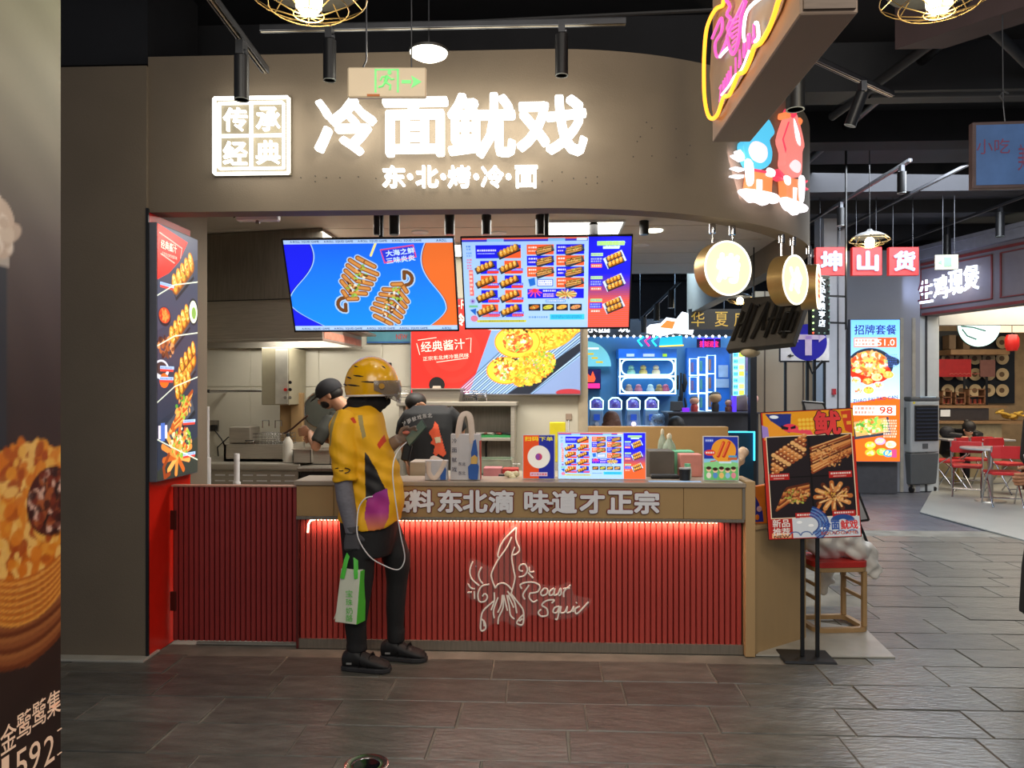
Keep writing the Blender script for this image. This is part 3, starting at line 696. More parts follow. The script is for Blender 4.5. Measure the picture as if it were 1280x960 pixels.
mb = MB(); strokes = [[(545, 60), (440, 170), (400, 270), (405, 300)], [(510, 135), (470, 220), (400, 320), (350, 420), (350, 470), (378, 545)], [(545, 60), (545, 160), (572, 230), (555, 265), (520, 280)],
    [(535, 215), (510, 290), (525, 400), (535, 470), (505, 590)], [(378, 545), (400, 515), (440, 505), (480, 525), (510, 560)], [(200, 330), (175, 400), (190, 470), (250, 525)], [(270, 375), (245, 430), (255, 480), (280, 510)],
    [(330, 515), (270, 530), (240, 590), (250, 650), (295, 650), (315, 615), (295, 590), (275, 610)], [(160, 510), (185, 545), (215, 550)], [(155, 580), (190, 578)], [(210, 570), (212, 630)],
    [(370, 580), (370, 650), (345, 720)], [(400, 620), (365, 720), (370, 785)], [(435, 600), (425, 680), (398, 740)], [(365, 650), (280, 730), (262, 820), (265, 885), (300, 870), (295, 820), (265, 790)], [(285, 800), (290, 850)],
    [(440, 600), (440, 700), (405, 780), (400, 832)], [(445, 600), (475, 725)], [(470, 600), (490, 690), (500, 760), (530, 792)], [(480, 600), (525, 700)], [(475, 570), (530, 650), (550, 745)], [(505, 590), (560, 660), (600, 720), (605, 800), (590, 840), (550, 825), (570, 790), (600, 760)], [(570, 810), (595, 790)],
    [(565, 455), (610, 445), (635, 400), (615, 355), (575, 365), (570, 400), (600, 410)], [(650, 375), (655, 415), (690, 412)], [(640, 420), (680, 465)],
    # Roast
    [(590, 550), (578, 520), (620, 500), (690, 500), (735, 530), (715, 575), (655, 585)], [(650, 520), (600, 595), (615, 635)], [(655, 585), (650, 620), (680, 655), (715, 640)],
    [(770, 545), (742, 580), (755, 605), (790, 590), (795, 555), (770, 545)], [(850, 545), (815, 570), (812, 600), (840, 595), (855, 550), (848, 600), (880, 590), (900, 545), (905, 590), (885, 605)], [(980, 520), (930, 570), (925, 615)], [(920, 550), (975, 545)],
    # Squid
    [(830, 665), (850, 640), (790, 645), (750, 680), (790, 710), (795, 760), (745, 770), (722, 740), (745, 715)], [(890, 690), (855, 700), (840, 735), (870, 740), (895, 690), (875, 790), (858, 790)], [(905, 690), (900, 740), (935, 735), (955, 690), (950, 740), (985, 730), (1005, 690), (1000, 735)], [(1055, 690), (1020, 710), (1020, 745), (1045, 740), (1125, 655)], [(1025, 665), (1030, 660)]]
for st in strokes: mb.tube(smoothp(crop2(st), 4), .0052, 6)
part('neon_tube', NS, mb, TUBE, world=True, smooth=1)
part('mount_pin', NS, MB().cyl(W(595, 708, 4.715), W(595, 708, 4.70), .004, 8), CHROME, world=True)
# gate
GT = thing('corrugated_gate', 'dark red corrugated half-height gate hinged beside the taupe column', 'gate', (-2.36, 4.75, 0))
part('gate_panel', GT, ribs(-2.355, -1.56, 4.745, .022, .99, .0325, .008), REDG, world=True)
part('top_cap', GT, MB().box(-2.36, -1.553, 4.738, 4.785, .99, 1.0), mat('salmon_edge', 'b98c78', .5), world=True)
for z in (.78, .27): 
    h = part('hinge', GT, MB().box(-2.366, -2.33, 4.732, 4.745, z - .06, z + .06), mat('hinge_brown', '5c2a24', .4, .5), world=True, bevel=.002)
part('frame_post', GT, MB().box(-1.562, -1.552, 4.742, 4.79, .022, .99), mat('dark_red_metal', '5a1d1a', .5), world=True)

# ---- lightbox with dishes
im = Img(150, 420, '54586a')
im.rect(0, 0, 150, 420, '4a4e60')
def slant(y0, y1, c, d=25): im.poly([(-2, y0 + d), (152, y0 - d), (152, y1 - d), (-2, y1 + d)], c)
slant(60, 150, '3c4254'); slant(150, 230, '353b4c'); slant(230, 300, '2e3444'); slant(300, 380, '2a303e'); slant(380, 450, '30342e')
im.poly([(0, 0), (110, 12), (78, 50), (40, 76), (0, 92)], 'd8261a')
im.path([(8, 14), (88, 26), (82, 44)], 1, 'f0b0a0'); im.path([(12, 48), (60, 56)], 1, 'f0b0a0')
for cx, cy, L in ((92, 68, 84), (80, 158, 78), (100, 235, 84)):
    im.tray(cx, cy + 12, L * .9, -.6); im.roll(cx, cy, L, -.65, 4)
im.roll(110, 212, 60, -.6, 3); im.roll(92, 262, 56, -.6, 3)
im.ell(25, 150, 22, 16, '1c1c20'); im.ell(25, 148, 19, 13, 'c8421a'); im.speck(25, 148, 15, 10, 30, 3, ['e86a20', 'b02a10', 'f09040'])
im.ell(132, 132, 20, 24, '202428'); im.ell(132, 132, 16, 20, 'dfe6cc'); im.ell(134, 134, 9, 11, '7aa04a')
im.speck(30, 200, 28, 16, 50, 4, ['6b3a1e', 'a0562a', 'd09058', '3b1f14'])
im.ell(14, 238, 26, 16, 'dadce4'); im.ell(14, 236, 20, 11, '3a3030'); im.ell(24, 256, 16, 12, 'e8661a')
im.tray(80, 318, 104, -.5)
for k in range(16): im.line(40 + k * 3, 345 - k * 3, 92 + k * 2.4, 325 - k * 3.4, 3.4, ['b85a22', 'd88a3c', 'e8b060', '9a4418'][k % 4])
im.speck(90, 300, 30, 20, 60, 3, ['86b83a', '5a9a30', 'e0a050', 'c04a20'])
for k in range(11): im.line(70, 385, 70 + 52 * math.cos(k * .55), 372 + 42 * math.sin(k * .55), 5, ['d8843a', 'e8a050', 'b85a22'][k % 3])
im.speck(85, 362, 40, 24, 90, 3.2, ['86b83a', '5a9a30', 'e0a050', 'c04a20', 'f4e0b0'])
im.path([(40, 380), (22, 400), (26, 416), (42, 412)], 4, '8a3c1c')
for y, x0 in ((94, 10), (232, 10), (250, 8), (382, 92), (324, 92)):
    im.rect(x0, y, x0 + 48, y + 5, 'a8c8f0'); im.rect(x0, y + 5, x0 + 46, y + 9, 'd04030'); im.scrib(x0 + 2, y + 1, x0 + 44, y + 5, '2840a0', 1)
for y0, y1 in ((118, 76), (200, 168), (292, 248), (352, 398)): im.path([(0, y0), (60, (y0 + y1) / 2 - 4), (150, y1)], .8, 'e8f0d8')
im.rect(4, 330, 34, 352, 'd8d0e0'); im.rect(12, 326, 26, 356, '4a6ab8')
LB = thing('dish_lightbox', 'tall narrow lightbox of sauced rolls and squid dishes on the red panel', 'lightbox', M=Matrix.Translation((-2.325, 4.76, 1.824)) @ Matrix.Rotation(PI / 2, 4, 'Z'))
# local x = depth direction, facing +x world
part('box', LB, MB().box(-.27, .27, .001, .05, -.776, .776), GRAYBOX, bevel=.002)
picture('print', LB, im, .53, 1.54, painted('screen_box', 1.3))
write('lettering', LB, '经典酱汁', -.13, .655, .055, glow('cream_text', 'fff0d8', 1.2), w=.2, bold=.02, y=-.004)
write('small_lettering', LB, '正宗东北烤冷面风味', -.12, .60, .022, glow('cream_text', 'fff0d8', 1.2), w=.19, y=-.004)

# ---- near advertising wall
NPX = -1.52
structure('wall_near_left', MB().box(-2.1, NPX - .03, .3, 2.345, 0, 4.3), mat('pillar_dark', '3a332c', .6))
def npw(px, py):
    r = ray(px, py); t = NPX / r.x; return (r.y * t, EYE + r.z * t)
IW, IH, Y0P, Z1P = 240, 560, .75, 3.55; PW_, PH_ = 1.59, 3.45
def ip(px, py):
    y, z = npw(px, py); return ((y - Y0P) / PW_ * IW, (Z1P - z) / PH_ * IH)
im = Img(IW, IH, '8d8a78')
yy, xx = np.mgrid[0:IH, 0:IW]
stops = [(0, 'a8927a'), (.22, '9a9a84'), (.34, '8a8474'), (.43, '5e5048'), (.58, '3a2c28'), (1, '2c1a12')]
g = np.zeros((IH, IW, 3)); tt = np.linspace(0, 1, IH)
for k in range(3): g[..., k] = np.interp(tt, [s_[0] for s_ in stops], [lin(s_[1])[k] for s_ in stops])[:, None]
wv = .94 + .06 * np.sin(np.hypot(xx - 120, (yy - 330)) * .22); im.a = g * wv[..., None]
# cream-topped dark cup, tart
cx, cy = ip(0, 420); u = IW / PW_
im.rect(cx - 34, ip(0, 322)[1], cx + 3.5, ip(0, 560)[1], '2c3036'); im.rect(cx - 34, ip(0, 318)[1], cx + 5, ip(0, 332)[1], 'b8aca0')
im.speck(cx - 14, ip(0, 285)[1], 20, 14, 260, 4, ['d8c4b0', 'c8b09c', 'e8d8c8', 'b89c88', 'd0b8a4'])
tx, ty = ip(34, 640); R = 40; bt = ip(34, 832)[1]
im.poly([(tx - R, ty + 6), (tx + R, ty + 6), (tx + R * .82, bt - 26), (tx + R * .5, bt - 5), (tx, bt), (tx - R * .5, bt - 5), (tx - R * .82, bt - 26)], '8a4a26')
for k in range(16): im.path([(tx + R * (1 - .014 * k) * math.cos(a_), ty + 12 + k * 2.6 + 20 * math.sin(a_)) for a_ in np.linspace(0, PI, 24)], 1.0, ['6e3418', 'a86434', '94522a'][k % 3])
im.ell(tx, ty, R, 33, 'd8741a'); im.speck(tx, ty, R * .96, 32, 700, 3, ['f09a2a', 'e07818', 'f8b850', 'c05a10', 'ffc86a', 'b04a10', 'e8861e'])
for k in range(14): im.path([(tx + R * math.cos(a_) * (1 - .012 * k), ty + k * 1.6 + 31 * math.sin(a_)) for a_ in np.linspace(.1, PI - .1, 24)], .7, ['c86a20', 'f0a040'][k % 2])
im.ell(tx + 16, ty - 3, 17, 17, '4a160a'); im.speck(tx + 16, ty - 3, 15, 15, 160, 2.2, ['30100a', '7a2a10', 'b05a28', 'e8b8a0', '1c0806', '5a1c0c'])
AP = thing('advertising_panel', 'tall dark advertising panel with cream cup and glowing egg tart', 'advertisement', M=Matrix.Translation((NPX, 1.545, 1.825)) @ Matrix.Rotation(PI / 2, 4, 'Z'))
picture('print', AP, im, PW_, PH_, painted('print_panel', .12, .4, .75))
part('panel', AP, MB().box(-PW_ / 2, PW_ / 2, .0, .028, -PH_ / 2, PH_ / 2), BLK)
PINK = mat('salmon_print', 'f0c8a8', .5, var=.02, emit=.25)
for s_, px, py, h, w_ in (('金', 9, 922, .078, .066), ('鹭', 29, 905, .078, .066), ('鹭', 48, 891, .078, .066), ('集', 66, 879, .078, .066)):
    y, z = npw(px, py); write('lettering', AP, s_, y - 1.545, z - 1.825, h, PINK, w=w_, bold=.006, y=-.004)
for s_, px, py in (('1', 5, 965), ('5', 25, 955), ('9', 42, 945), ('2', 60, 937)):
    y, z = npw(px, py); write('lettering', AP, s_, y - 1.545, z - 1.825, .085, PINK, w=.05 if s_ != '1' else .03, y=-.004)
for px, py in ((72, 913), (72, 943)):
    y, z = npw(px, py); part('rule_line', AP, MB().box(y - 1.55, y - 1.53, -.004, -.002, z - 1.826, z - 1.823), PINK)

# ================================================================ kitchen screens
def menu_img(W_, H_, mini=False):
    m = Img(W_, H_, '9fc4f2'); s = W_ / 400; X = lambda v: v * s
    def R(x0, y0, x1, y1, c, k=1): m.rect(X(x0), X(y0), X(x1), X(y1), c, k)
    BL, OR = '1c1ce0', 'ee5a2e'
    R(0, 0, 300, 5, 'd8604a'); R(0, 5, 300, 10, '3038c8'); R(60, 3, 100, 10, '7ab4e8'); R(205, 3, 245, 10, '7ab4e8'); R(272, 3, 296, 9, 'c8e4f8')
    R(298, 0, 400, 225, BL)
    for y in range(90, 225): R(300, y, 400, y + 1.2, tuple(np.array([.13, .12, .85]) * max(0, 1 - (y - 90) / 70) + np.array([.90, .36, .18]) * min(1, (y - 90) / 70)))
    R(298, 0, 300, 225, 'a8d0f8')
    def item(x, y, L, n=3): m.tray(X(x), X(y), X(L), -.4); m.roll(X(x), X(y - 1), X(L * .8), -.4, n)
    def sticks(x, y, L):
        m.tray(X(x), X(y), X(L), -.35)
        for k in range(6): m.line(X(x - L * .42), X(y - 4 + k * 2.4), X(x + L * .38), X(y - 11 + k * 2.4), X(1.5), ['8a5a2a', 'c08a48', '5a3418', 'd8a860'][k % 4])
        m.speck(X(x), X(y - 3), X(L * .35), X(5), 16, X(1.2), ['3b1f12', 'e0b070', '7a9a3a'])
    # left menu column of cards
    R(32, 18, 140, 50, BL); m.poly([(X(88), X(50)), (X(140), X(26)), (X(140), X(50))], OR); m.scrib(X(36), X(28), X(82), X(34), 'ffffff', 1); m.scrib(X(36), X(37), X(78), X(40), 'c8d8ff', 1); item(110, 32, 50, 4)
    for r in range(4):
        for c in range(2):
            x, y = 34 + c * 58, 56 + r * 36
            R(x + 8, y, x + 48, y + 32, OR if (r + c) % 2 else BL); R(x + 24, y + 19, x + 52, y + 25, '3a48e0'); R(x + 24, y + 25, x + 52, y + 31, 'e83a2a'); m.scrib(X(x + 26), X(y + 20), X(x + 50), X(y + 24), 'd8e4ff', 1); item(x + 18, y + 14, 44)
    # right cards
    for r in range(3):
        y = 18 + r * 27
        R(154, y, 218, y + 24, BL if r == 1 else OR); m.scrib(X(158), X(y + 4), X(178), X(y + 10), 'ffffff', 1); m.scrib(X(158), X(y + 13), X(176), X(y + 18), 'ffe8d0', 1); sticks(196, y + 13, 40)
    for r in range(4):
        y = 18 + r * 27
        R(224, y, 290, y + 24, OR if r % 2 else BL); m.scrib(X(228), X(y + 4), X(246), X(y + 10), 'ffffff', 1); m.scrib(X(228), X(y + 13), X(242), X(y + 18), 'ffe8d0', 1); sticks(266, y + 13, 42)
    m.poly([(X(156), X(102)), (X(172), X(98)), (X(174), X(116)), (X(160), X(120))], '2468c8'); R(178, 102, 216, 120, '2a50c0'); R(180, 104, 214, 118, 'e8f0ff'); m.scrib(X(182), X(105), X(212), X(117), '3050c0', 2)
    R(154, 126, 290, 150, BL); m.scrib(X(192), X(128), X(222), X(134), 'f0f4ff', 1); m.scrib(X(192), X(137), X(218), X(147), 'ffd8c8', 2)
    for k in range(22): m.line(X(248), X(140), X(248 + 24 * math.cos(k * .31 + 3)), X(140 + 11 * math.sin(k * .31 + 3)), X(1.6), ['e0b060', 'a87030', 'f0d890', '6b7a2a'][k % 4])
    for k in range(8): m.line(X(172), X(128), X(172 + 16 * math.cos(k * .75)), X(136 + 10 * math.sin(k * .75)), X(1.5), 'e84a78')
    m.ell(X(172), X(130), X(6), X(5), 'd83a4a')
    R(198, 153, 246, 160, '5a90d8'); m.scrib(X(200), X(154), X(244), X(159), 'e8f0ff', 1)
    for c in range(4):
        x = 156 + c * 33.5; R(x, 164, x + 29, 181, '22262e'); m.ell(X(x + 14), X(172), X(12), X(5), ['c06a28', 'c8c040', 'e8a848', 'd89060'][c], -.2); m.speck(X(x + 14), X(172), X(9), X(3), 12, X(1), ['f0d070', '8a4a18', '6aa030'])
    R(208, 190, 292, 204, '38c0e8'); m.scrib(X(212), X(193), X(286), X(201), '1858a0', 2); m.scrib(X(156), X(194), X(202), X(201), '3878b8', 1)
    m.scrib(X(40), X(190), X(140), X(200), '4a80c0', 2, .5); R(28, 204, 150, 210, 'c8c83a'); m.scrib(X(36), X(205), X(144), X(209), '4a5020', 1)
    # left margin writing marks
    for k, (y, c) in enumerate(((18, '2a70d8'), (34, '2a70d8'), (50, 'e0406a'), (64, 'e0406a'))): m.scrib(X(10), X(y), X(22), X(y + 13), c, 2)
    R(14, 78, 24, 142, 'e0605a'); m.scrib(X(15), X(80), X(23), X(140), 'ffd8d0', 6)
    m.ell(X(20), X(156), X(7), X(7), '9aa0d0'); m.ell(X(20), X(156), X(3), X(3), '7048a8'); R(10, 166, 32, 172, '70b890'); m.poly([(X(12), X(178)), (X(28), X(174)), (X(26), X(192))], '2060c0'); m.ell(X(22), X(200), X(9), X(8), 'd8506a', 0, .8)
    # combo column
    R(320, 12, 384, 22, 'a8e080'); m.scrib(X(322), X(13), X(382), X(21), '3a50c0', 1, .5); R(334, 24, 372, 30, 'c8e8d8')
    for r in range(3):
        y = 40 + r * 56
        R(306, y, 334, y + 7, 'b8e890'); m.scrib(X(307), X(y + 1), X(333), X(y + 6), '3050c0', 1); R(304, y + 10, 334, y + 24, '2a2ae0'); m.scrib(X(306), X(y + 11), X(332), X(y + 23), 'a8b8ff', 2); R(306, y + 26, 332, y + 35, 'f0604a'); m.scrib(X(308), X(y + 28), X(330), X(y + 34), 'fff0e8', 1)
        m.para(X(362), X(y + 16), X(24), X(14), -.45, 'c8d8f0'); item(360, y + 8, 36); item(364, y + 22, 38)
    return m
def tv(name_label, px, py, d, w, h, img, tilt, roll=0.0, rz=0.0, mount=0.5):
    c = D(px, py, d)
    t = thing('menu_screen', name_label, 'screen', M=Matrix.Translation(c) @ Matrix.Rotation(rz, 4, 'Z') @ Matrix.Rotation(tilt, 4, 'X') @ Matrix.Rotation(roll, 4, 'Y'))
    fr = MB(); b = .009
    fr.box(-w / 2, w / 2, -.012, .02, h / 2 - b, h / 2).box(-w / 2, w / 2, -.012, .02, -h / 2, -h / 2 + b * 1.3).box(-w / 2, -w / 2 + b, -.012, .02, -h / 2, h / 2).box(w / 2 - b, w / 2, -.012, .02, -h / 2, h / 2)
    part('bezel', t, fr, BLK); part('back_cover', t, MB().box(-w / 2 + .01, w / 2 - .01, .004, .045, -h / 2 + .01, h / 2 - .01), BLK, bevel=.01)
    picture('display', t, img, w - 2 * b, h - 2 * b, painted('tv_screen', 1.0), y=-.004)
    Mi = MWD[t].inverted()
    part('mount_arm', t, MB().tube([Mi @ (c + Vector((mount, .06, .0))), Mi @ (c + Vector((mount, .2, .18))), Mi @ Vector((c.x + mount, c.y + .2, 2.9))], .018, 8), BLK)
    return t
im = Img(440, 252, '1c22e8')
yy, xx = np.mgrid[0:252, 0:440]
def edge_l(y): return 38 + 28 * np.cos((y - 40) / 252 * 2 * PI * .9) - 26 * np.exp(-((y - 160) / 60.) ** 2) + np.clip(y - 175, 0, 80) ** 1.5 * .09
def edge_r(y): return 392 - 24 * np.cos((y - 60) / 252 * 2 * PI * .9) + 12 * np.exp(-((y - 170) / 50.) ** 2) - np.clip(y - 190, 0, 80) ** 1.5 * .09
el, er = edge_l(yy) + 10, edge_r(yy) - 14
blue = np.stack([np.full(yy.shape, .012), .12 + .14 * (yy / 252), np.full(yy.shape, .95)], -1)
mm = np.clip(xx - el, 0, 1)[..., None]; im.a = im.a * (1 - mm) + blue * mm
mm = np.clip(xx - er, 0, 1)[..., None]; im.a = im.a * (1 - mm) + np.array(lin('dd6a2e')) * mm
for e in (el, er):
    mm = np.clip(1.8 - np.abs(xx - e), 0, 1)[..., None]; im.a = im.a * (1 - mm) + np.array(lin('a8d0ff')) * mm
    mm = np.clip(1.2 - np.abs(xx - e - (2.5 if e is er else -2.5)), 0, 1)[..., None]; im.a = im.a * (1 - mm) + np.array(lin('101840')) * mm
im.squid(182, 112, 100, -1.05); im.squid(270, 172, 100, 2.09)
im.line(225, 44, 243, 6, 3, 'e8e088')
im.poly([(250, 28), (338, 16), (344, 50), (258, 66)], 'd84a78'); im.poly([(253, 31), (335, 20), (340, 47), (261, 62)], '2a3ad0')
im.rect(0, 0, 440, 12, 'a8c8f4'); im.rect(0, 238, 440, 252, 'a8c8f4')
T1 = tv('ceiling-hung screen showing two grilled squids on blue and orange', 465, 357, 5.28, 1.17, .66, im, math.radians(23), 0.0, -.02, .02)
NAVY = mat('navy_print', '18244c', .5); ICE = glow('ice_text', 'd0ecff', 1.0)
for z in (.307, -.307):
    for k in range(5): write('lettering', T1, 'A-ROLL  SQUID GAME', -.43 + k * .232 if k < 4 else .0 + .498, z, .016, NAVY, w=.2 if k < 4 else .12, bold=.012, y=-.006) if k < 4 else None
    write('lettering', T1, 'A-ROLL', .50, z, .016, NAVY, w=.07, bold=.012, y=-.006)
write('lettering', T1, '大海之鲜', .215, .232, .042, ICE, w=.2, bold=.03, rot=.12, y=-.006); write('lettering', T1, '三味炎炎', .215, .182, .042, ICE, w=.2, bold=.03, rot=.12, y=-.006)
T2 = tv('ceiling-hung screen showing the full food menu grid', 683, 354, 5.30, 1.16, .655, menu_img(480, 270), math.radians(22), 0, -.02, .0)
write('lettering', T2, '冷面鱿戏', -.53, .2, .2, glow('sky_text', '2a6ad8', .9), w=.03, bold=.02, y=-.006) if False else None
write('lettering', T2, 'COMBO', .447, .248, .016, ICE, w=.10, bold=.02, y=-.006); write('lettering', T2, '超值组合', .447, .273, .03, glow('lime_text', 'b8f080', 1.0), w=.17, bold=.03, y=-.006)

# back wall poster lightbox
im = Img(460, 260, 'd02a24')
im.speck(120, 120, 150, 130, 0, 3, ['d83a30'])
for k in range(5): im.ell(110, 150, 96 - k * 16, 96 - k * 16, 'dc3a30' if k % 2 else 'c82820', k=.35)
im.poly([(250, 0), (460, 0), (460, 260), (158, 260)], '6a88b0')
for k in range(70):
    t = k / 70; x = 175 + t * 300; im.line(x - 60, 262 - 0 * t, x + 150, 110 + 0 * t - 40 * (1 - t), 1.4, ['203450', '8aa8cc', '2c4468', 'b0c8e0'][k % 4], .7)
im.poly([(330, 262), (470, 150), (470, 262)], '7488b0'); im.poly([(260, 262), (462, 118), (462, 142), (320, 262)], '20242e')
im.ell(430, 256, 36, 10, 'a03038')
im.ell(228, 60, 46, 26, 'd8d0c8'); im.ell(226, 48, 38, 18, 'f0ece4'); im.ell(224, 46, 30, 13, 'c84a28')
for (cx, cy, rx, ry) in ((420, 60, 80, 46), (385, 90, 80, 46)):
    im.ell(cx, cy, rx, ry, 'e0952a', -.45); im.speck(cx, cy, rx * .9, ry * .85, 900, 3.4, ['f5b53a', 'f0a22a', 'ffd050', 'e08820', 'c86a18', '7a9a30'], -.45)
for cx, cy, r in ((290, 118, 62), (258, 196, 52)):
    im.ell(cx, cy, r, r * .72, 'd8801e'); im.ell(cx, cy, r * .94, r * .66, 'f8b838'); im.ell(cx + 2, cy + 2, r * .66, r * .46, 'e06a28')
    im.speck(cx, cy, r * .6, r * .42, 300, 3.6, ['f04a20', 'ff7a30', 'e83818', 'ffc850', '5a9a3a', 'f8e0b0', 'ff9a40']); im.speck(cx, cy - r * .5, r * .7, r * .16, 60, 3, ['ffd860', '5a7a20', 'c06010', '2a2010'])
im.speck(330, 190, 66, 40, 700, 3.4, ['f5b53a', 'f0a22a', 'ffd050', 'e08820', 'c86a18', '7a9a30'], -.5)
pc = (W(515, 400, 7.33) + W(725, 400, 7.33)) / 2
PB = thing('noodle_poster_lightbox', 'wide red and blue lightbox poster of cut noodle rolls on the kitchen wall', 'lightbox', (pc.x, 7.285, 2.01))
pw = 1.605
part('box', PB, MB().box(-pw / 2 - .01, pw / 2 + .01, .001, .06, -.46, .46), GRAYBOX)
picture('print', PB, im, pw, .90, painted('poster_box', .95))
PT = glow('cream_text', 'fff0d8', 1.2)
write('lettering', PB, '「招牌烤冷面', -.48, .255, .12, PT, w=.62, bold=.03, y=-.004); write('lettering', PB, '」', -.14, .22, .10, PT, w=.05, bold=.02, y=-.004)
write('lettering', PB, '经典酱汁', -.50, .01, .10, PT, w=.42, bold=.004, rot=.08, y=-.004)
write('small_lettering', PB, '正宗东北烤冷面风味', -.47, -.10, .04, PT, w=.44, rot=.08, y=-.004)
for pts in ([(-.74, -.003, .06), (-.56, -.003, .085)], [(-.28, -.003, .07), (-.23, -.003, .08), (-.235, -.003, -.06)], [(-.56, -.003, -.15), (-.26, -.003, -.11)], [(-.75, -.003, .03), (-.72, -.003, -.08)]):
    part('print_rule', PB, MB().tube(pts, .003, 4), PT)
write('lettering', PB, 'A-ROLL', -.27, .40, .09, PT, w=.3, y=-.004)
# teal notice strip behind the screens
t = thing('teal_notice', 'teal and white notice strip on the kitchen wall behind the squid screen', 'notice', (-1.52, 7.37, 2.15))
part('panel', t, MB().box(-.22, .22, 0, .02, -.1, .22), mat('teal_print', '4a8494', .5)); part('edge', t, MB().box(-.22, .22, -.002, .0, -.1, -.085), mat('blue_edge', '2a5a98', .5))
write('lettering', t, 'NEW', .12, -.04, .05, mat('red_print', 'b04038', .5), w=.11, bold=.02, y=-.002)
single('wall_vent', 'small dark rectangular vent on the kitchen wall behind the yellow helmet', 'vent', MB().box(-1.83, -1.50, 7.36, 7.39, 1.78, 1.86), BLK, (-1.66, 7.38, 1.8), bevel=.003)
t = thing('wall_socket', 'pale square socket on the kitchen wall below the poster', 'socket', W(711, 521, 7.38)); part('plate', t, MB().box(-.03, .03, 0, .012, -.03, .03), mat('socket_tan', 'a08a78', .5), bevel=.003); part('cable', t, MB().cyl((0, .006, -.03), (0, .006, -.15), .004), WHITEP)
single('yellow_box', 'small bright yellow box beside the menu stand', 'box', MB().box(W(687, 530, 6.9).x, W(707, 530, 6.9).x, 6.9, 7.0, .95, W(700, 528, 6.9).z), mat('yellow_plastic', 'd8c818', .5), (W(697, 530, 6.9).x, 6.95, .95), bevel=.004)
# ================================================================ kitchen equipment
HD = thing('range_hood', 'large brushed steel extractor hood over the fryer range', 'hood', (-1.9, 6.6, 2.0))
NR, NL, FR, FL = D(402, 424, 6.1), D(215, 432, 6.9), D(452, 436, 7.3), D(215, 442, 7.9)
for q in (NR, NL, FR, FL): q.z = 1.99
FR.y = min(FR.y, 7.34); FL.y = 7.34; NL.y = 6.35; NR.y = 6.05
def ring(sc_, z, inx=0): return [Vector((q.x, q.y, z)) for q in (NL, NR, FR, FL)]
def wp(name, t, mb, m, **k): return part(name, t, mb, m, world=True, **k)
lo, mid = ring(1, 2.0), ring(1, 2.33)
up = [Vector((q.x, q.y, 2.33)) for q in (NL + Vector((0, .1, 0)), NR + Vector((0, .1, 0)), FR, FL)]
mb = MB()
for i in (0, 1, 2, 3):
    a, b = lo[i], lo[(i + 1) % 4]; c_, d_ = mid[(i + 1) % 4], mid[i]; nrm = Vector((0, 0, 0))
    ce_ = (lo[0] + lo[2]) / 2; ina, inb = a.lerp(Vector((ce_.x, ce_.y, a.z)), .015), b.lerp(Vector((ce_.x, ce_.y, b.z)), .015)
    mb.hexa([a, b, inb, ina, d_, c_, c_.lerp(Vector((ce_.x, ce_.y, c_.z)), .015), d_.lerp(Vector((ce_.x, ce_.y, d_.z)), .015)])
wp('canopy', HD, mb, STEEL)
wp('lip', HD, MB().tube([lo[0], lo[1], lo[2]], .012, 6), STEEL)
t0 = [q + Vector((0, 0, .003)) for q in mid]; t1 = [Vector((q.x, q.y, 2.885)) for q in mid]
wp('upper_panel', HD, MB().hexa(t0 + t1), STEELD)
wp('panel_seam', HD, MB().tube([mid[0] + Vector((0, -.004, 0)), mid[1] + Vector((0, -.004, 0))], .004, 4), BLK)
wp('inner_lining', HD, MB().hexa([q.lerp((lo[0] + lo[2]) / 2, .05) + Vector((0, 0, .17)) for q in lo] + [q.lerp((lo[0] + lo[2]) / 2, .05) + Vector((0, 0, .3)) for q in lo]), BLK)
for k in range(7):
    x = -2.9 + k * .19; wp('filter_baffle', HD, MB().box(x, x + .15, 6.6, 7.2, 2.1, 2.12), STEELD)
    
area('hood_fill', (-2.4, 6.9, 2.08), (-2.4, 7.1, 1.0), 9, .8, .2, (1, .95, .85))  # unseen area light added to brighten the wall under the hood
q0, q1 = lo[1], lo[2]
dv = (q1 - q0).normalized(); n_ = Vector((dv.y, -dv.x, 0))
st = [q0 + n_ * .004 + dv * .03, q1 + n_ * .004 - dv * .03]
wp('sticker', HD, MB().hexa([st[0] + Vector((0, 0, .01)), st[1] + Vector((0, 0, .01)), st[1] + n_ * .002 + Vector((0, 0, .01)), st[0] + n_ * .002 + Vector((0, 0, .01)), st[0] + Vector((0, 0, .07)), st[1] + Vector((0, 0, .07)), st[1] + n_ * .002 + Vector((0, 0, .07)), st[0] + n_ * .002 + Vector((0, 0, .07))]), mat('pink_sticker', 'c98a74', .5, var=.2, scale=20))
# range counter
RX0, RX1 = -3.35, W(377, 580, 6.65).x
RG = thing('range_counter', 'stainless steel range counter with slotted front under the hood', 'counter', (-2.6, 7.0, 0))
wp('top', RG, MB().box(RX0, RX1, 6.62, 7.36, .89, .955), STEEL, bevel=.015, seg=2)
wp('body', RG, MB().box(RX0 + .02, RX1 - .04, 6.68, 7.34, 0, .885), STEEL)
for r in range(2):
    for k in range(9): wp('vent_slot', RG, MB().box(RX1 - .16 - k * .125, RX1 - .07 - k * .125, 6.674, 6.681, .84 - r * .05, .85 - r * .05), WHITEP)
wp('lower_shelf', RG, MB().box(RX0, RX1 + .03, 6.64, 7.3, .62, .65), BLK)
wp('leg', RG, MB().cyl((RX1 - .07, 6.7, 0), (RX1 - .07, 6.7, .62), .02), CHROME)
s0g = W(500, 560, 7.0).x - .03
RG2 = thing('griddle_counter', 'dark steel griddle counter running behind the yellow-shirted rider', 'counter', (-1.5, 6.9, 0))
wp('top', RG2, MB().box(RX1 + .02, s0g, 6.45, 7.30, .90, .94), STEELD, bevel=.01); wp('body', RG2, MB().box(RX1 + .04, s0g - .02, 6.50, 7.28, .3, .895), BLK)
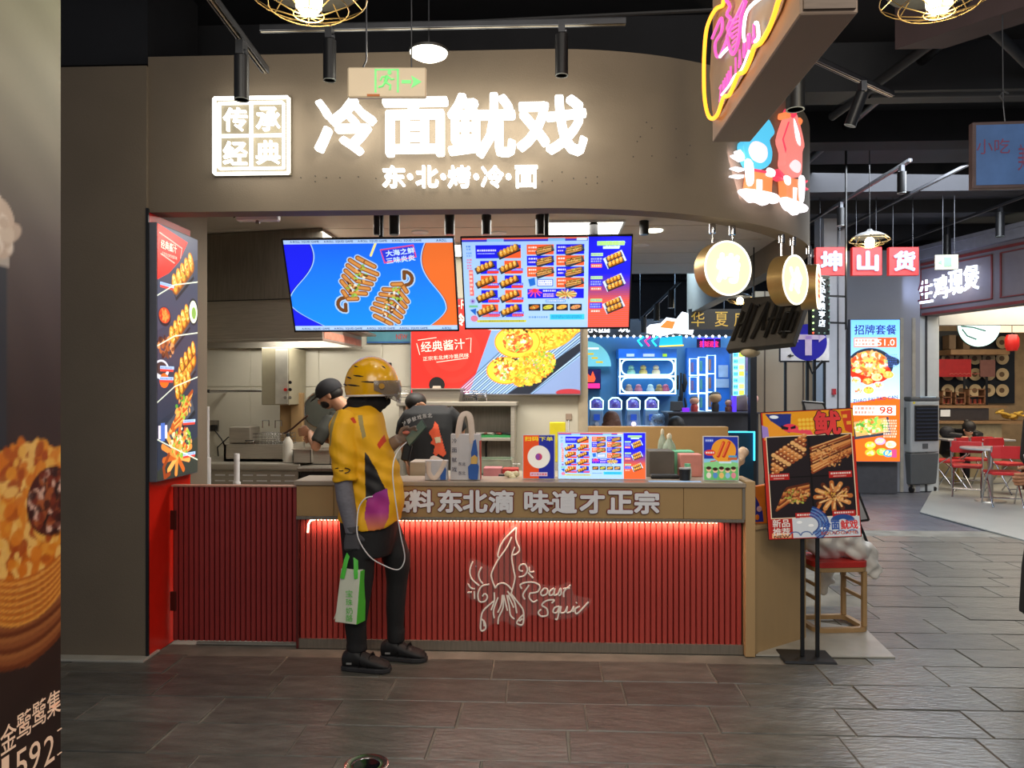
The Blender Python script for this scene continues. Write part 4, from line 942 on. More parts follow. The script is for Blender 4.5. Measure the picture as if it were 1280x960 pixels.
for k in range(4): wp('knob', RG2, MB().cyl((RX1 + .2 + k * .14, 6.50, .84), (RX1 + .2 + k * .14, 6.46, .84), .022, 14), CHROME, smooth=.6)
# fryer
fx0, fx1 = W(281, 560, 6.8).x, W(366, 560, 6.8).x
FY = thing('deep_fryer', 'stainless countertop deep fryer with wire basket and control head', 'fryer', ((fx0 + fx1) / 2, 6.95, .955))
FYB = 6.78
mb = MB(); mb.box(fx0, fx1, FYB, FYB + .02, .957, 1.11).box(fx0, fx1, FYB + .33, FYB + .35, .957, 1.11).box(fx0, fx0 + .02, FYB, FYB + .35, .957, 1.11).box(fx1 - .02, fx1, FYB, FYB + .35, .957, 1.11).box(fx0, fx1, FYB, FYB + .35, .957, .98)
wp('tank', FY, mb, STEEL)
wp('oil', FY, MB().box(fx0 + .02, fx1 - .02, FYB + .02, FYB + .33, 1.04, 1.05), mat('dark_oil', '4a3418', .1))
wp('control_head', FY, MB().box(fx0 + .005, fx0 + .2, FYB + .1, FYB + .34, 1.112, 1.26), STEEL, bevel=.006)
wp('handle', FY, MB().tube([(fx0 + .19, FYB + .05, 1.10), (fx0 + .19, FYB + .02, 1.14), (fx0 + .26, FYB + .02, 1.14), (fx0 + .26, FYB + .05, 1.10)], .008, 6), CHROME)
for x in (fx0 + .24, fx0 + .36): wp('basket_hook', FY, MB().tube([(x, FYB + .3, 1.24), (x, FYB + .3, 1.31), (x + .06, FYB + .3, 1.31), (x + .06, FYB + .3, 1.26)], .006, 6), CHROME)
mb = MB()
bx0, bx1, bz0, bz1 = fx0 + .24, fx1 - .06, 1.07, 1.2
for k in range(12):
    x = bx0 + (bx1 - bx0) * k / 11; mb.tube([(x, FYB + .06, bz1), (x, FYB + .06, bz0), (x, FYB + .28, bz0), (x, FYB + .28, bz1)], .0018, 4)
for k in range(5):
    z = bz0 + (bz1 - bz0) * k / 4; mb.tube([(bx0, FYB + .06, z), (bx1, FYB + .06, z), (bx1, FYB + .28, z), (bx0, FYB + .28, z), (bx0, FYB + .06, z)], .0022, 4)
wp('wire_basket', FY, mb, CHROME, kind='stuff')
wp('basket_handle', FY, MB().tube([(bx1 - .05, FYB + .1, bz1), (bx1 + .06, FYB - .0, bz1 + .05), (bx1 + .22, FYB - .06, bz1 + .17)], .009, 8), mat('brown_handle', '4a2a1c', .5), smooth=1)
# bottle, trays
def bottle(name, label, c, r, h, m, capm, cat='bottle', group=None):
    t = thing(name, label, cat, c, group=group)
    part('body', t, MB().lathe([(.001, 0), (r, 0.002), (r, h * .62), (r * .8, h * .74), (r * .35, h * .86), (r * .3, h * .92), (.001, h * .92)], n=18), m, smooth=.8)
    part('cap', t, MB().lathe([(r * .36, h * .88), (r * .36, h * .96), (r * .14, h), (.001, h)], n=14), capm, smooth=.8); return t
bq = W(354, 560, 6.74)
bottle('sauce_bottle', 'white squeeze bottle with dark label at the fryer corner', (W(361, 560, 6.72).x, 6.70, .957), .045, .26, mat('milky_plastic', 'd4d0c4', .4), BLK)
def pan(name, label, x0, x1, y0, y1, z0, z1, food, cat='tray', m=STEEL, t_=.006, group=None):
    t = thing(name, label, cat, ((x0 + x1) / 2, (y0 + y1) / 2, z0), group=group)
    mb = MB(); mb.box(x0, x1, y0, y1, z0, z0 + t_).box(x0, x0 + t_, y0, y1, z0, z1).box(x1 - t_, x1, y0, y1, z0, z1).box(x0, x1, y0, y0 + t_, z0, z1).box(x0, x1, y1 - t_, y1, z0, z1)
    mb.box(x0 - .01, x1 + .01, y0 - .012, y0, z1 - .005, z1).box(x0 - .01, x1 + .01, y1, y1 + .012, z1 - .005, z1)
    wp('pan', t, mb, m)
    if food:
        mb = MB(); rg = random.Random(3)
        for _ in range(26):
            c = Vector((rg.uniform(x0 + .03, x1 - .03), rg.uniform(y0 + .03, y1 - .03), rg.uniform(z0 + .01, z1 - .03))); mb.ell(c, rg.uniform(.015, .03), rg.uniform(.012, .02), rg.uniform(.008, .016), 7, 5)
        wp('food', t, mb, food, kind='stuff')
    return t
OR_ = mat('orange_food', 'c87a20', .4, var=.3, scale=30)
pan('food_pan', 'deep steel pan of orange fried food beside the fryer', W(370, 560, 6.7).x, W(392, 560, 6.7).x, 6.62, 6.95, .957, 1.08, OR_)
pan('food_pan', 'second steel pan with tongs next to the cook in the cap', W(395, 560, 6.8).x, W(418, 560, 6.8).x, 6.68, 7.0, .942, 1.07, OR_)
tg = W(397, 549, 6.9)
single('tongs', 'long steel tongs leaning in the second food pan', 'tongs', MB().tube([tg + Vector((-.06, 0, -.06)), tg + Vector((.1, .02, .08))], .006, 6).tube([tg + Vector((-.06, .03, -.06)), tg + Vector((.1, .03, .08))], .006, 6), CHROME, tg)
# control box on the wall
c0, c1 = W(332, 500, 7.0), W(366, 500, 7.0)
KB = thing('control_box', 'beige electrical control box with red switch hanging below the hood', 'control box', ((c0.x + c1.x) / 2, 7.1, 1.45))
kz0, kz1 = W(0, 506, 6.9).z, 1.985
wp('case', KB, MB().box(c0.x, c1.x, 6.9, 7.39, kz0, kz1), mat('beige_metal', 'a39b82', .5, var=.05), bevel=.006)
wp('face_plate', KB, MB().box(c0.x + .13, c1.x - .01, 6.892, 6.9, kz0 + .01, kz1 - .02), mat('light_plate', 'c0bcae', .45), bevel=.002)
for px, py, m in ((357, 487, 'd82a20'), (363, 487, '101012'), (357, 497, '8a8478'), (363, 497, '8a8478'), (363, 478, '101012')):
    q = W(px, py, 6.888); wp('switch', KB, MB().cyl(q, q + Vector((0, -.012, 0)), .015, 12), mat('switch_' + m, m, .4))
wp('bracket', KB, MB().cyl((c0.x - .52, 6.98, W(0, 489, 6.98).z), (c0.x, 6.98, W(0, 489, 6.98).z), .010), CHROME); wp('bracket_end', KB, MB().cyl((c0.x - .55, 6.98, W(0, 489, 6.98).z), (c0.x - .52, 6.98, W(0, 489, 6.98).z), .016), BLK)
wp('bracket_post', KB, MB().box(c0.x - .54, c0.x - .525, 6.97, 7.395, W(0, 490, 6.98).z - .01, W(0, 490, 6.98).z + .01), CHROME)
# cardboard behind
a, b = W(352, 500, 7.25).x, W(381, 500, 7.25).x
CB = single('cardboard_sheet', 'upright sheet of brown cardboard between the control box and the cook', 'cardboard', MB().box(a, b - .11, 7.2, 7.24, .957, W(0, 491, 7.2).z).box(b - .11, b, 7.17, 7.24, .957, W(0, 491, 7.2).z + .0), mat('cardboard', 'a5855a', .8, var=.08), (a, 7.2, .957), bevel=.004)
# standing fan behind the cook: round grey disc
q = W(403, 512, 7.3)
DF = thing('round_tray', 'big round dark glass lid leaning on the wall behind the cook in the cap', 'lid', q)
part('disc', DF, MB().lathe([(.001, 0), (.17, 0), (.175, .01), (.001, .015)], M=Matrix.Rotation(PI / 2 - .1, 4, 'X'), n=32), mat('smoked_glass', '4a4c46', .25), smooth=.6)
mb = MB().tube([Vector((.175 * math.cos(2 * PI * k / 40), -.01, .175 * math.sin(2 * PI * k / 40))) for k in range(41)], .007, 6); part('rim', DF, mb, CHROME)
# white posts
for i, (px, y0, h0) in enumerate(((259, 508, .95), (296, 567, .9))):
    q = W(px, y0, 6.2 if i == 0 else 5.9); t = thing('white_post', ['tall thin white post standing beside the dish lightbox', 'short white post standing in front of the fryer'][i], 'post', (q.x, q.y, 0), group='white posts')
    part('tube', t, MB().cyl((0, 0, 0), (0, 0, q.z), .018 if i == 0 else .022, 14), WHITEP, smooth=.6)
    part('sleeve', t, MB().cyl((0, 0, 0), (0, 0, q.z - (.42 if i == 0 else .22)), .03, 14), WHITEP, smooth=.6)
# socket with plug and cable on tile wall
q = W(267, 533, 7.38)
t = thing('wall_outlet', 'wall socket with black plug and looping cable beside the fryer', 'socket', q); part('plate', t, MB().box(-.05, .05, .0, .012, -.05, .06), STEELD, bevel=.003)
part('plug', t, MB().box(-.02, .04, -.04, 0, -.04, .015), BLK, bevel=.006)
part('cable', t, MB().tube([(.02, -.03, -.03), (.1, -.05, -.12), (.16, -.06, -.24), (.2, -.1, -.3)], .007, 6).tube([(.3, -.1, -.12), (.18, -.08, -.1), (.06, -.05, -.2), (.1, -.1, -.36)], .006, 6), BLK, smooth=1)
single('wall_plate', 'square framed grey plate on the wall right beside the dish lightbox', 'plate', MB().box(W(247, 0, 7.38).x, W(255, 0, 7.38).x, 7.37, 7.39, W(0, 478, 7.38).z, W(0, 445, 7.38).z), mat('plate_grey', '8a857a', .5), (W(250, 0, 7.38).x, 7.38, 1.6), bevel=.004)

# ---- steel shelf unit with sink behind the bent cook
s0, s1 = W(500, 560, 7.0).x, W(644, 560, 7.0).x
SH = thing('steel_shelf_unit', 'stainless shelf cabinet with open shelves below the noodle poster', 'shelf', ((s0 + s1) / 2, 7.1, 0))
zt = W(0, 507, 7.0).z; zm = W(0, 545, 7.0).z
for x in (s0, s1 - .04): wp('upright', SH, MB().box(x, x + .04, 6.95, 7.35, 0, zt), STEEL, bevel=.004)
wp('top', SH, MB().box(s0 - .02, s1 + .02, 6.93, 7.36, zt, zt + .04), STEEL, bevel=.006)
wp('back_sheet', SH, MB().box(s0 + .04, s1 - .04, 7.33, 7.36, 0, zt), STEELD)
wp('shelf_board', SH, MB().box(s0 + .04, s1 - .04, 6.96, 7.33, zm - .03, zm), STEEL, bevel=.003)
wp('bottom_board', SH, MB().box(s0 + .04, s1 - .04, 6.96, 7.33, .78, .81), STEEL, bevel=.003)
single('green_mat', 'flat green chopping board on the middle steel shelf', 'chopping board', MB().box(W(600, 0, 7).x, W(638, 0, 7).x, 6.97, 7.25, zm + .001, zm + .018), mat('green_board', '2c8a4a', .5), (W(618, 0, 7).x, 7.1, zm))
for i, (px, m) in enumerate(((606, 'b8b0a8'), (616, '7a3a34'), (629, '3a3a3c'))):
    q = W(px, 540, 7.08); single('shelf_utensil', ['silver utensil lying on the green board', 'red-brown utensil handle lying on the green board', 'dark utensil at the shelf end by the upright'][i], 'utensil', MB().tube([(q.x - .08, q.y, zm + .03), (q.x, q.y + .02, zm + .035), (q.x + .08, q.y - .02, zm + .028)], [.010, .006, .014], 8), mat('ut_' + m, m, .4), (q.x, q.y, zm + .02), smooth=1, group='utensils on the green board')
fq = W(606, 575, 7.0)
single('sink_faucet', 'black curved tap under the middle steel shelf', 'tap', MB().tube([(fq.x, 7.15, .81), (fq.x, 7.15, 1.10), (fq.x + .05, 7.15, 1.2), (fq.x + .14, 7.12, 1.2), (fq.x + .17, 7.1, 1.13)], .010, 8), BLK, (fq.x, 7.15, .81), smooth=1)
# steel box and clips on top of the shelf
b0, b1 = W(517, 0, 7.05).x, W(577, 0, 7.05).x; zb1 = W(0, 487, 7.05).z
t = thing('steel_warmer_box', 'grey steel box standing on top of the shelf unit under the poster', 'box', ((b0 + b1) / 2, 7.1, zt + .04))
wp('body', t, MB().hexa([Vector(p) for p in ((b0 + .02, 6.98, zt + .04), (b1 - .02, 6.98, zt + .04), (b1 - .02, 7.26, zt + .04), (b0 + .02, 7.26, zt + .04), (b0, 6.96, zb1), (b1, 6.96, zb1), (b1, 7.28, zb1), (b0, 7.28, zb1))]), STEEL); wp('rim', t, MB().box(b0 - .012, b1 + .012, 6.95, 7.29, zb1, zb1 + .012), STEEL)
for i, px in enumerate((505, 588, 600)):
    q = W(px, 495, 7.1); t = thing('wire_rack', ['wire rack left of the steel box on the shelf top', 'wire rack beside the steel box on the shelf top', 'small wire rack at the end of the shelf top'][i], 'rack', (q.x, q.y, zt + .042), group='wire racks on the shelf top')
    for k in range(3): part('wire', t, MB().tube([(-.06 + k * .02, -.05, 0), (-.06 + k * .02, -.05, .09 - k * .02), (.06 - k * .01, .0, .10 - k * .02), (.06, .05, 0)], .004, 5), CHROME)
    part('shelf_wire', t, MB().box(-.06, .06, -.05, .05, .035, .04), CHROME)
# face sign above the box: round black-haired cutout
hq = W(546, 481, 7.2)
t = thing('round_cutout', 'round black and pale cutout plate peeking over the steel box', 'plate', hq)
part('disc', t, MB().cyl((0, 0, 0), (0, .012, 0), .075, 28), BLK); part('pale_patch', t, MB().prism([(-.035, -.01), (.035, -.01), (.05, -.06), (-.05, -.06)], -.004, 0), mat('pale_skin_print', 'c8b8a8', .5)); part('foot', t, MB().box(-.03, .03, .0, .012, zb1 - hq.z + .013, -.06), BLK)

# ================================================================ things on the counter
Y1 = 4.80
def slab(x0, x1, y, z0, z1, th=.012): return MB().box(x0, x1, y, y + th, z0, z1)
ZC = 1.0405
def stand(name, label, cat, px0, px1, pyt, Y, img, m, border=WHITEP, tilt=-.06):
    p0, p1 = W(px0, pyt, Y), W(px1, pyt, Y); w = p1.x - p0.x; h = p0.z - ZC
    t = thing(name, label, cat, M=Matrix.Translation(((p0.x + p1.x) / 2, Y, ZC)) @ Matrix.Rotation(tilt, 4, 'X'))
    part('panel', t, MB().box(-w / 2, w / 2, 0, .01, .001, h), border, bevel=.002)
    if img is not None: picture('print', t, img, w - .012, h - .012, m, z=h / 2, y=-.002)
    part('foot', t, MB().hexa([Vector(p) for p in ((-.03, .01, .010), (.03, .01, .010), (.03, .09, .012), (-.03, .09, .012), (-.03, .01, h * .7), (.03, .01, h * .7), (.03, .014, h * .7), (-.03, .014, h * .7))]), border)
    return t, w, h
im = Img(90, 124, 'e8501c'); im.rect(45, 0, 90, 124, '1c2a9c'); im.ell(45, 62, 32, 32, 'f2efe6'); 
for k in range(3): im.ell(45, 62, 33 - k * .6, 33 - k * .6, 'f2efe6', k=.3)
im.ell(45, 62, 10, 10, 'c8406a'); im.ell(42, 62, 6, 9, '7a4ab0', k=.8); im.rect(20, 106, 70, 117, 'd8c0d8'); im.scrib(23, 108, 68, 116, 'd84a5a', 1)
t, w, h = stand('order_stand', 'orange and blue scan-to-order stand with blank white disc', 'stand', 653, 694, 543, Y1, im, painted('print_plain', .25, .35))
write('lettering', t, '扫码下单', 0, h - .028, .028, glow('yellow_print', 'f0e020', .7), w=w * .86, bold=.02, y=-.004)
t, w, h = stand('menu_stand', 'wide backlit food menu stand in the middle of the worktop', 'menu', 697, 808, 540, Y1, menu_img(400, 225), painted('tv_screen', 1.0))
im = Img(100, 130, '8fcdf0')
im.rect(0, 0, 100, 66, '2838a8'); im.ell(58, 42, 36, 36, 'f0a030'); im.rect(0, 84, 100, 130, '6ac070'); im.ell(50, 84, 60, 10, '8fd890')
for dx in (0, 16): im.line(42 + dx, 58, 58 + dx, 18, 5, 'c83a20'); im.line(40 + dx, 56, 56 + dx, 18, 2, 'f07a40')
im.ell(18, 48, 16, 9, 'e03a2a'); im.scrib(6, 44, 30, 52, 'ffffff', 1); im.rect(4, 6, 28, 16, '5a70d8'); im.scrib(6, 8, 27, 15, 'e8f0ff', 1); im.rect(70, 62, 97, 70, 'c86a3a'); im.rect(72, 56, 96, 62, '5aa8d0')
for k, x in enumerate((14, 33, 51, 69, 86)): im.ell(x, 116, 7, 9, ['e8e0d0', '5a90d0', 'e8c070', '90c0e0', 'e08a9a'][k]); im.ell(x, 98 + (k % 2) * 3, 7, 7, 'f0c8a0'); im.ell(x, 94 + (k % 2) * 3, 7.4, 5, '3a2018')
im.line(20, 74, 34, 72, 1.5, 'e83a3a'); im.rect(44, 74, 80, 80, 'd0f0f8')
t, w, h = stand('poster_stand', 'small upright poster stand of sausages above drawn children at the counter end', 'poster', 879, 924, 545, Y1 - .03, im, painted('print_plain', .25, .35), tilt=-.05)
# items
def cbox2(name, label, cat, px0, px1, pyt, Y, dep, m, base=ZC, lid=None, bevel=.004):
    x0, x1 = W(px0, 0, Y).x, W(px1, 0, Y).x; z1 = W(0, pyt, Y).z
    t = thing(name, label, cat, ((x0 + x1) / 2, Y + dep / 2, base)); wp('body', t, MB().box(x0, x1, Y, Y + dep, base + .001, z1), m, bevel=bevel)
    if lid: wp('lid', t, MB().box(x0 - .004, x1 + .004, Y - .004, Y + dep + .004, z1 + .001, z1 + .014), lid, bevel=bevel)
    return t
SB = thing('side_bench', 'brown side bench behind the worktop carrying boxes', 'bench', (.9, 5.35, 0))
sbz = .985
wp('top', SB, MB().box(.74, 1.23, 5.0, 5.75, sbz - .03, sbz), mat('brown_top', '7a5434', .5), bevel=.004); wp('body', SB, MB().box(.76, 1.22, 5.02, 5.73, 0, sbz - .031), BANDW)
cbox2('black_carton', 'dark grey open-topped box behind the menu stand', 'box', 812, 843, 561, 5.25, .22, mat('dark_carton', '55504a', .6), sbz)
cbox2('green_carton', 'mint green box stacked at the back of the side bench', 'box', 840, 868, 561, 5.45, .15, mat('mint', '6fbf95', .6), sbz)
cbox2('pink_carton', 'salmon pink box in front of the mint green box', 'box', 851, 878, 565, 5.2, .14, mat('salmon', 'd08a80', .6), sbz + .03).location
single('flat_carton', 'brown flat carton under the salmon pink box', 'box', MB().box(W(850, 0, 5.2).x, W(880, 0, 5.2).x, 5.18, 5.36, sbz + .001, sbz + .029), mat('brown_carton', '8a6a48', .6), (1.1, 5.25, sbz))
cbox2('black_tray', 'flat black tablet tray lying on the worktop', 'tray', 814, 850, 590, 4.86, .09, BLK, ZC, bevel=.006)
cbox2('blue_mat', 'pale glowing blue mat strip at the worktop edge', 'mat', 811, 878, 603.5, 4.70, .06, mat('pale_blue', '9cc0e8', .3, emit=.3), ZC)
t = thing('paper_cup', 'black paper cup standing by the small poster', 'cup', (W(856, 590, 4.8).x, 4.80, ZC)); part('cup', t, MB().lathe([(.001, .001), (.032, .001), (.036, .07), (.033, .07), (.001, .062)], n=22), BLK, smooth=.6); part('rim', t, MB().lathe([(.034, .068), (.038, .07), (.036, .076), (.033, .074)], n=22), mat('rim_grey', 'a8a8a8', .4), smooth=.6)
t = thing('green_bottle_cap', 'small green-capped jar behind the black cup', 'jar', (W(859, 590, 4.92).x, 4.91, ZC)); part('jar', t, MB().lathe([(.001, 0), (.025, .001), (.025, .06), (.018, .075), (.001, .075)], n=18), mat('clear_jar', 'b8d0c0', .2), smooth=.7); part('cap', t, MB().lathe([(.019, .07), (.019, .092), (.001, .092)], n=16), mat('mint', '6fbf95', .6), smooth=.7)
bottle('soap_bottle', 'clear plastic pump bottle standing behind the dark box', (W(836, 560, 5.6).x, 5.58, sbz), .05, .30, mat('clear_plastic', 'a8b8a8', .25, alpha=.7), mat('cap_cream', 'd0c8b0', .4)); 
bottle('soap_bottle', 'second clear bottle standing against the tan half wall', (W(828, 560, 5.66).x, 5.66, sbz), .035, .33, mat('clear_plastic', 'a8b8a8', .25, alpha=.7), mat('cap_cream', 'd0c8b0', .4))
# items left of the stands
cbox2('red_packet', 'red and white flat packet behind the tote bag', 'packet', 582, 603, 596, 5.0, .1, mat('red_white', 'c84a3a', .5, var=.5, scale=60), ZC - .02)
pan('clear_tray', 'clear plastic tray of vegetables under the tap', W(600, 0, 5.6).x, W(640, 0, 5.6).x, 5.5, 5.7, .99, 1.10, mat('salad', '9ab070', .5, var=.4, scale=40), m=mat('clear_plastic', 'a8b8a8', .25, alpha=.7))
cbox2('red_tray', 'red plastic tray at the back of the worktop', 'tray', 628, 648, 583, 5.3, .12, mat('red_plastic', 'b02a2a', .4), .99)
cbox2('pink_tray', 'pink plastic tub beside the red tray', 'tub', 604, 627, 582, 5.32, .12, mat('pink_plastic', 'c07a80', .4), .99)
single('back_bench', 'steel back bench carrying the trays behind the worktop', 'bench', MB().box(-.75, .3, 5.15, 5.8, 0, .989), STEEL, (-.2, 5.4, 0), bevel=.004)
cbox2('black_box_small', 'small black box behind the worktop near the order stand', 'box', 623, 634, 590, 5.0, .06, BLK, ZC - .02)
q = W(640, 598, 4.9)
mb = MB(); rg = random.Random(5)
for _ in range(7): mb.ell(q + Vector((rg.uniform(-.03, .03), rg.uniform(-.02, .02), rg.uniform(0, .03))), .022, .02, .02, 8, 6)
single('garlic_bag', 'small pale clump of wrapped bread beside the order stand', 'bag', mb, mat('cream_food', 'd8cfa8', .6, var=.15), (q.x, q.y, ZC), smooth=1)
cbox2('steel_container', 'round-cornered steel container behind the rider holding the phone', 'container', 512, 548, 575, 5.1, .2, STEEL, 1.0)
cbox2('white_sign_card', 'small white card leaning behind the steel container', 'card', 630, 650, 577, 6.2, .02, WHITEP, 1.0)
# tote bags
def tote(px0, px1, pyt, pyh, Y, dep, label, flop=False):
    x0, x1 = W(px0, 0, Y).x, W(px1, 0, Y).x; zt_ = W(0, pyt, Y).z; zh = W(0, pyh, Y).z; w = x1 - x0
    t = thing('tote_bag', label, 'bag', ((x0 + x1) / 2, Y, ZC), group='printed tote bags on the counter'); h = zt_ - ZC
    cl = mat('tote_cloth', 'c4c2c6', .7, var=.06)
    rings = []
    for k in range(7):
        f = k / 6; ww = w / 2 * (1 - .03 * math.sin(f * PI)); dd = dep / 2 * (1 - .35 * f)
        rings.append([Vector((sx * ww * (1 if abs(sx) < 1 else 1), sy * dd, h * f + .001)) for sx, sy in ((-1, -1), (-.4, -1.08), (.3, -.95), (1, -1), (1, 1), (.3, 1), (-.4, 1), (-1, 1))])
    part('body', t, MB().loft(rings), cl, bevel=.003)
    hm = mat('tote_strap', 'd8c8bc', .7)
    for sy in (-1, 1):
        if not flop: pts = [(-w * .26, sy * dep * .32, h * .8), (-w * .26, sy * dep * .33, h), (-w * .16, sy * .03, h + (zh - zt_) * .8), (0, sy * .02, zh - ZC), (w * .14, sy * .03, h + (zh - zt_) * .8), (w * .2, sy * dep * .33, h), (w * .2, sy * dep * .32, h * .8)]
        else: pts = [(-w * .3, -dep * .55, h * .95), (-w * .28, -dep * .66, h * .4), (-w * .05, -dep * .7, h * .12), (w * .22, -dep * .64, h * .5), (w * .42, -dep * .6, h * 1.02)] if sy < 0 else [(-w * .3, dep * .55, h * .9), (-w * .2, dep * .7, h * 1.1), (w * .2, dep * .6, h * .9)]
        part('strap', t, MB().tube(smoothp(pts, 4), (.016 if not flop else .014), 6, flat=.22, up=(1, 0, 0)), hm, smooth=1)
    BLP = mat('blue_print', '2a5aa8', .6); NV = mat('navy_print', '18244c', .5); yb = -dep / 2 - .006
    if not flop:
        write('lettering', t, '冷', -w * .36, h * .86, .03, NV, y=yb + .008); write('lettering', t, '面', -w * .36, h * .66, .03, NV, y=yb + .004); write('lettering', t, '鱿', -w * .36, h * .45, .03, NV, y=yb); write('lettering', t, '戏', -w * .36, h * .24, .03, NV, y=yb - .001)
        for dz in (.36, .16): write('small_lettering', t, '东北', -w * .1, h * dz, .022, NV, y=yb - .001)
        part('print_figure', t, MB().prism([(w * .12, h * .05), (w * .2, h * .02), (w * .42, h * .02), (w * .46, h * .3), (w * .40, h * .4), (w * .42, h * .6), (w * .36, h * .9), (w * .28, h * .86), (w * .20, h * .6), (w * .22, h * .38), (w * .10, h * .3)], yb - .002, yb + .004), BLP)
        part('print_face', t, MB().prism([(w * .2, h * .36), (w * .4, h * .36), (w * .42, h * .5), (w * .32, h * .56), (w * .2, h * .5)], yb - .003, yb), mat('yellow_print_cloth', 'd8b060', .6))
        part('side_gusset', t, MB().box(w * .47, w * .505, -dep * .4, dep * .4, .003, h * .86), mat('red_cloth', 'b84030', .6))
    else:
        write('lettering', t, '冷面', -w * .38, h * .55, .05, NV, w=.02, y=yb + .0); part('print_figure', t, MB().prism([(w * .2, .004), (w * .44, .004), (w * .46, h * .55), (w * .36, h * .8), (w * .2, h * .4)], yb - .001, yb + .005), BLP)
    return t
tote(564, 601, 541, 516, 4.78, .10, 'upright white tote bag with blue printed figure and tall handles')
tote(532, 560, 573, 570, 4.76, .08, 'small slumped white tote bag with drooping handles beside the upright one', True)
# ================================================================ people
def bake(mb, voxel=.008, smooth=4, sub=0, iters_f=.6):
    """one continuous surface from overlapping lofts"""
    me = mb.mesh('body'); o = bpy.data.objects.new('tmp', me); COL.objects.link(o)
    r = o.modifiers.new('r', 'REMESH'); r.mode = 'VOXEL'; r.voxel_size = voxel
    if smooth: s_ = o.modifiers.new('s', 'SMOOTH'); s_.iterations = smooth; s_.factor = iters_f
    if sub: q = o.modifiers.new('q', 'SUBSURF'); q.levels = sub; q.render_levels = sub
    dg = bpy.context.evaluated_depsgraph_get(); dg.update()
    out = bpy.data.meshes.new_from_object(o.evaluated_get(dg)); bpy.data.objects.remove(o); bpy.data.meshes.remove(me)
    for p in out.polygons: p.use_smooth = True
    return out
def bpart(name, parent, mb, m, voxel=.008, smooth=4, label=None, sub=0):
    me = bake(mb, voxel, smooth, sub); o = link_mesh(name, me, m, parent, False)
    if label: o['label'] = label
    return o
def oval(c, rx, ry, n=20, z=None, tilt=0.0, sq=2.3):
    """horizontal cross-section, squarish ellipse; tilt raises the +x side"""
    pts = []
    for j in range(n):
        a = 2 * PI * j / n; ca, sa = math.cos(a), math.sin(a)
        x = rx * math.copysign(abs(ca) ** (2 / sq), ca); y = ry * math.copysign(abs(sa) ** (2 / sq), sa)
        pts.append(Vector((c[0] + x, c[1] + y, c[2] + tilt * x)))
    return pts
def hand(mb, wrist, fw, side, palm, curl=.9, s=1.0, thumb_in=.5, spread=.0, fr=.0088):
    """palm with four unequal fingers and a thumb. fw: wrist to knuckles, side: towards the thumb, palm: way the palm faces"""
    fw, side, palm = Vector(fw).normalized(), Vector(side).normalized(), Vector(palm).normalized()
    w = Vector(wrist)
    rings = []
    for t, hw_, th in ((-.02, .026, .020), (.0, .028, .019), (.03, .036, .017), (.06, .041, .015), (.088, .040, .012)):
        c = w + fw * t * s
        rings.append([c + side * hw_ * s * math.cos(2 * PI * j / 14) + palm * th * s * math.sin(2 * PI * j / 14) for j in range(14)])
    mb.loft(rings)
    cur = curl if isinstance(curl, (list, tuple)) else [curl] * 4
    for k, (off, L) in enumerate(((.030, .070), (.010, .078), (-.011, .072), (-.031, .057))):
        p = w + fw * .080 * s + side * off * s; pts = [p]; a = 0
        d0 = (fw + side * off * spread * 10).normalized()
        for f, seg in ((.45, .55), (1.0, .9), (1.45, .95)):
            a = cur[k] * f * 1.15
            d = d0 * math.cos(a) + palm * math.sin(a); p = p + d * L * s * (.42 if f < 1 else .33 if f < 1.2 else .26); pts.append(p)
        mb.tube(pts, [fr * s * q for q in (1.12, 1.05, .95, .78)], 8)
    p = w + fw * .022 * s + side * .026 * s + palm * .006 * s
    d = (side * .72 + fw * .65 + palm * .25).normalized(); q1 = p + d * .038 * s
    d2 = (fw * .85 + palm * thumb_in + side * (.35 - thumb_in * .5)).normalized(); q2 = q1 + d2 * .032 * s; d3 = (fw * .7 + palm * (thumb_in + .35) - side * thumb_in * .4).normalized(); q3 = q2 + d3 * .024 * s
    mb.tube([p, q1, q2, q3], [.0145 * s, .0125 * s, .0105 * s, .0085 * s], 8)
    return mb
def head(mb, c, fw, s=1.0, up=(0, 0, 1)):
    """head with brow, nose, chin; c centre, fw the way it faces"""
    fw = Vector(fw).normalized(); up = Vector(up); up = (up - fw * up.dot(fw)).normalized(); sd = fw.cross(up).normalized(); c = Vector(c)
    M = Matrix((sd, fw, up)).transposed().to_4x4()
    E = lambda o, r, **k: mb.ell(c + sd * o[0] * s + fw * o[1] * s + up * o[2] * s, r[0] * s, r[1] * s, r[2] * s, 16, 10, M=M)
    E((0, -.012, .03), (.076, .096, .088)); E((0, .022, -.03), (.062, .07, .075)); E((0, .042, -.075), (.040, .042, .034)); E((0, .092, -.018), (.014, .022, .026)); E((0, .074, .028), (.05, .02, .016)); E((0, .084, -.052), (.024, .014, .012))
    for k in (-1, 1): E((k * .076, -.005, -.012), (.012, .02, .032))
    return M
SKIN = mat('skin', 'c08c6c', .55, var=.05)
def eyes(parent, c, fw, s=1.0, up=(0, 0, 1)):
    fw = Vector(fw).normalized(); up = Vector(up); up = (up - fw * up.dot(fw)).normalized(); sd = fw.cross(up).normalized(); c = Vector(c)
    for k in (-1, 1):
        e = c + sd * k * .031 * s + fw * .082 * s + up * .008 * s
        part('eye', parent, MB().ell(e, .013 * s, .010 * s, .009 * s, 10, 8), mat('eye_white', 'e8e4dc', .2), world=True, smooth=1)
        part('iris', parent, MB().ell(e + fw * .006 * s, .006 * s, .006 * s, .006 * s, 8, 6), BLK, world=True, smooth=1)
        part('eyebrow', parent, MB().tube([e + up * .02 * s - sd * .016 * s + fw * .006, e + up * .024 * s + fw * .010, e + up * .02 * s + sd * .016 * s + fw * .006], .0035 * s, 6), mat('dark_hair', '17130f', .6), world=True)

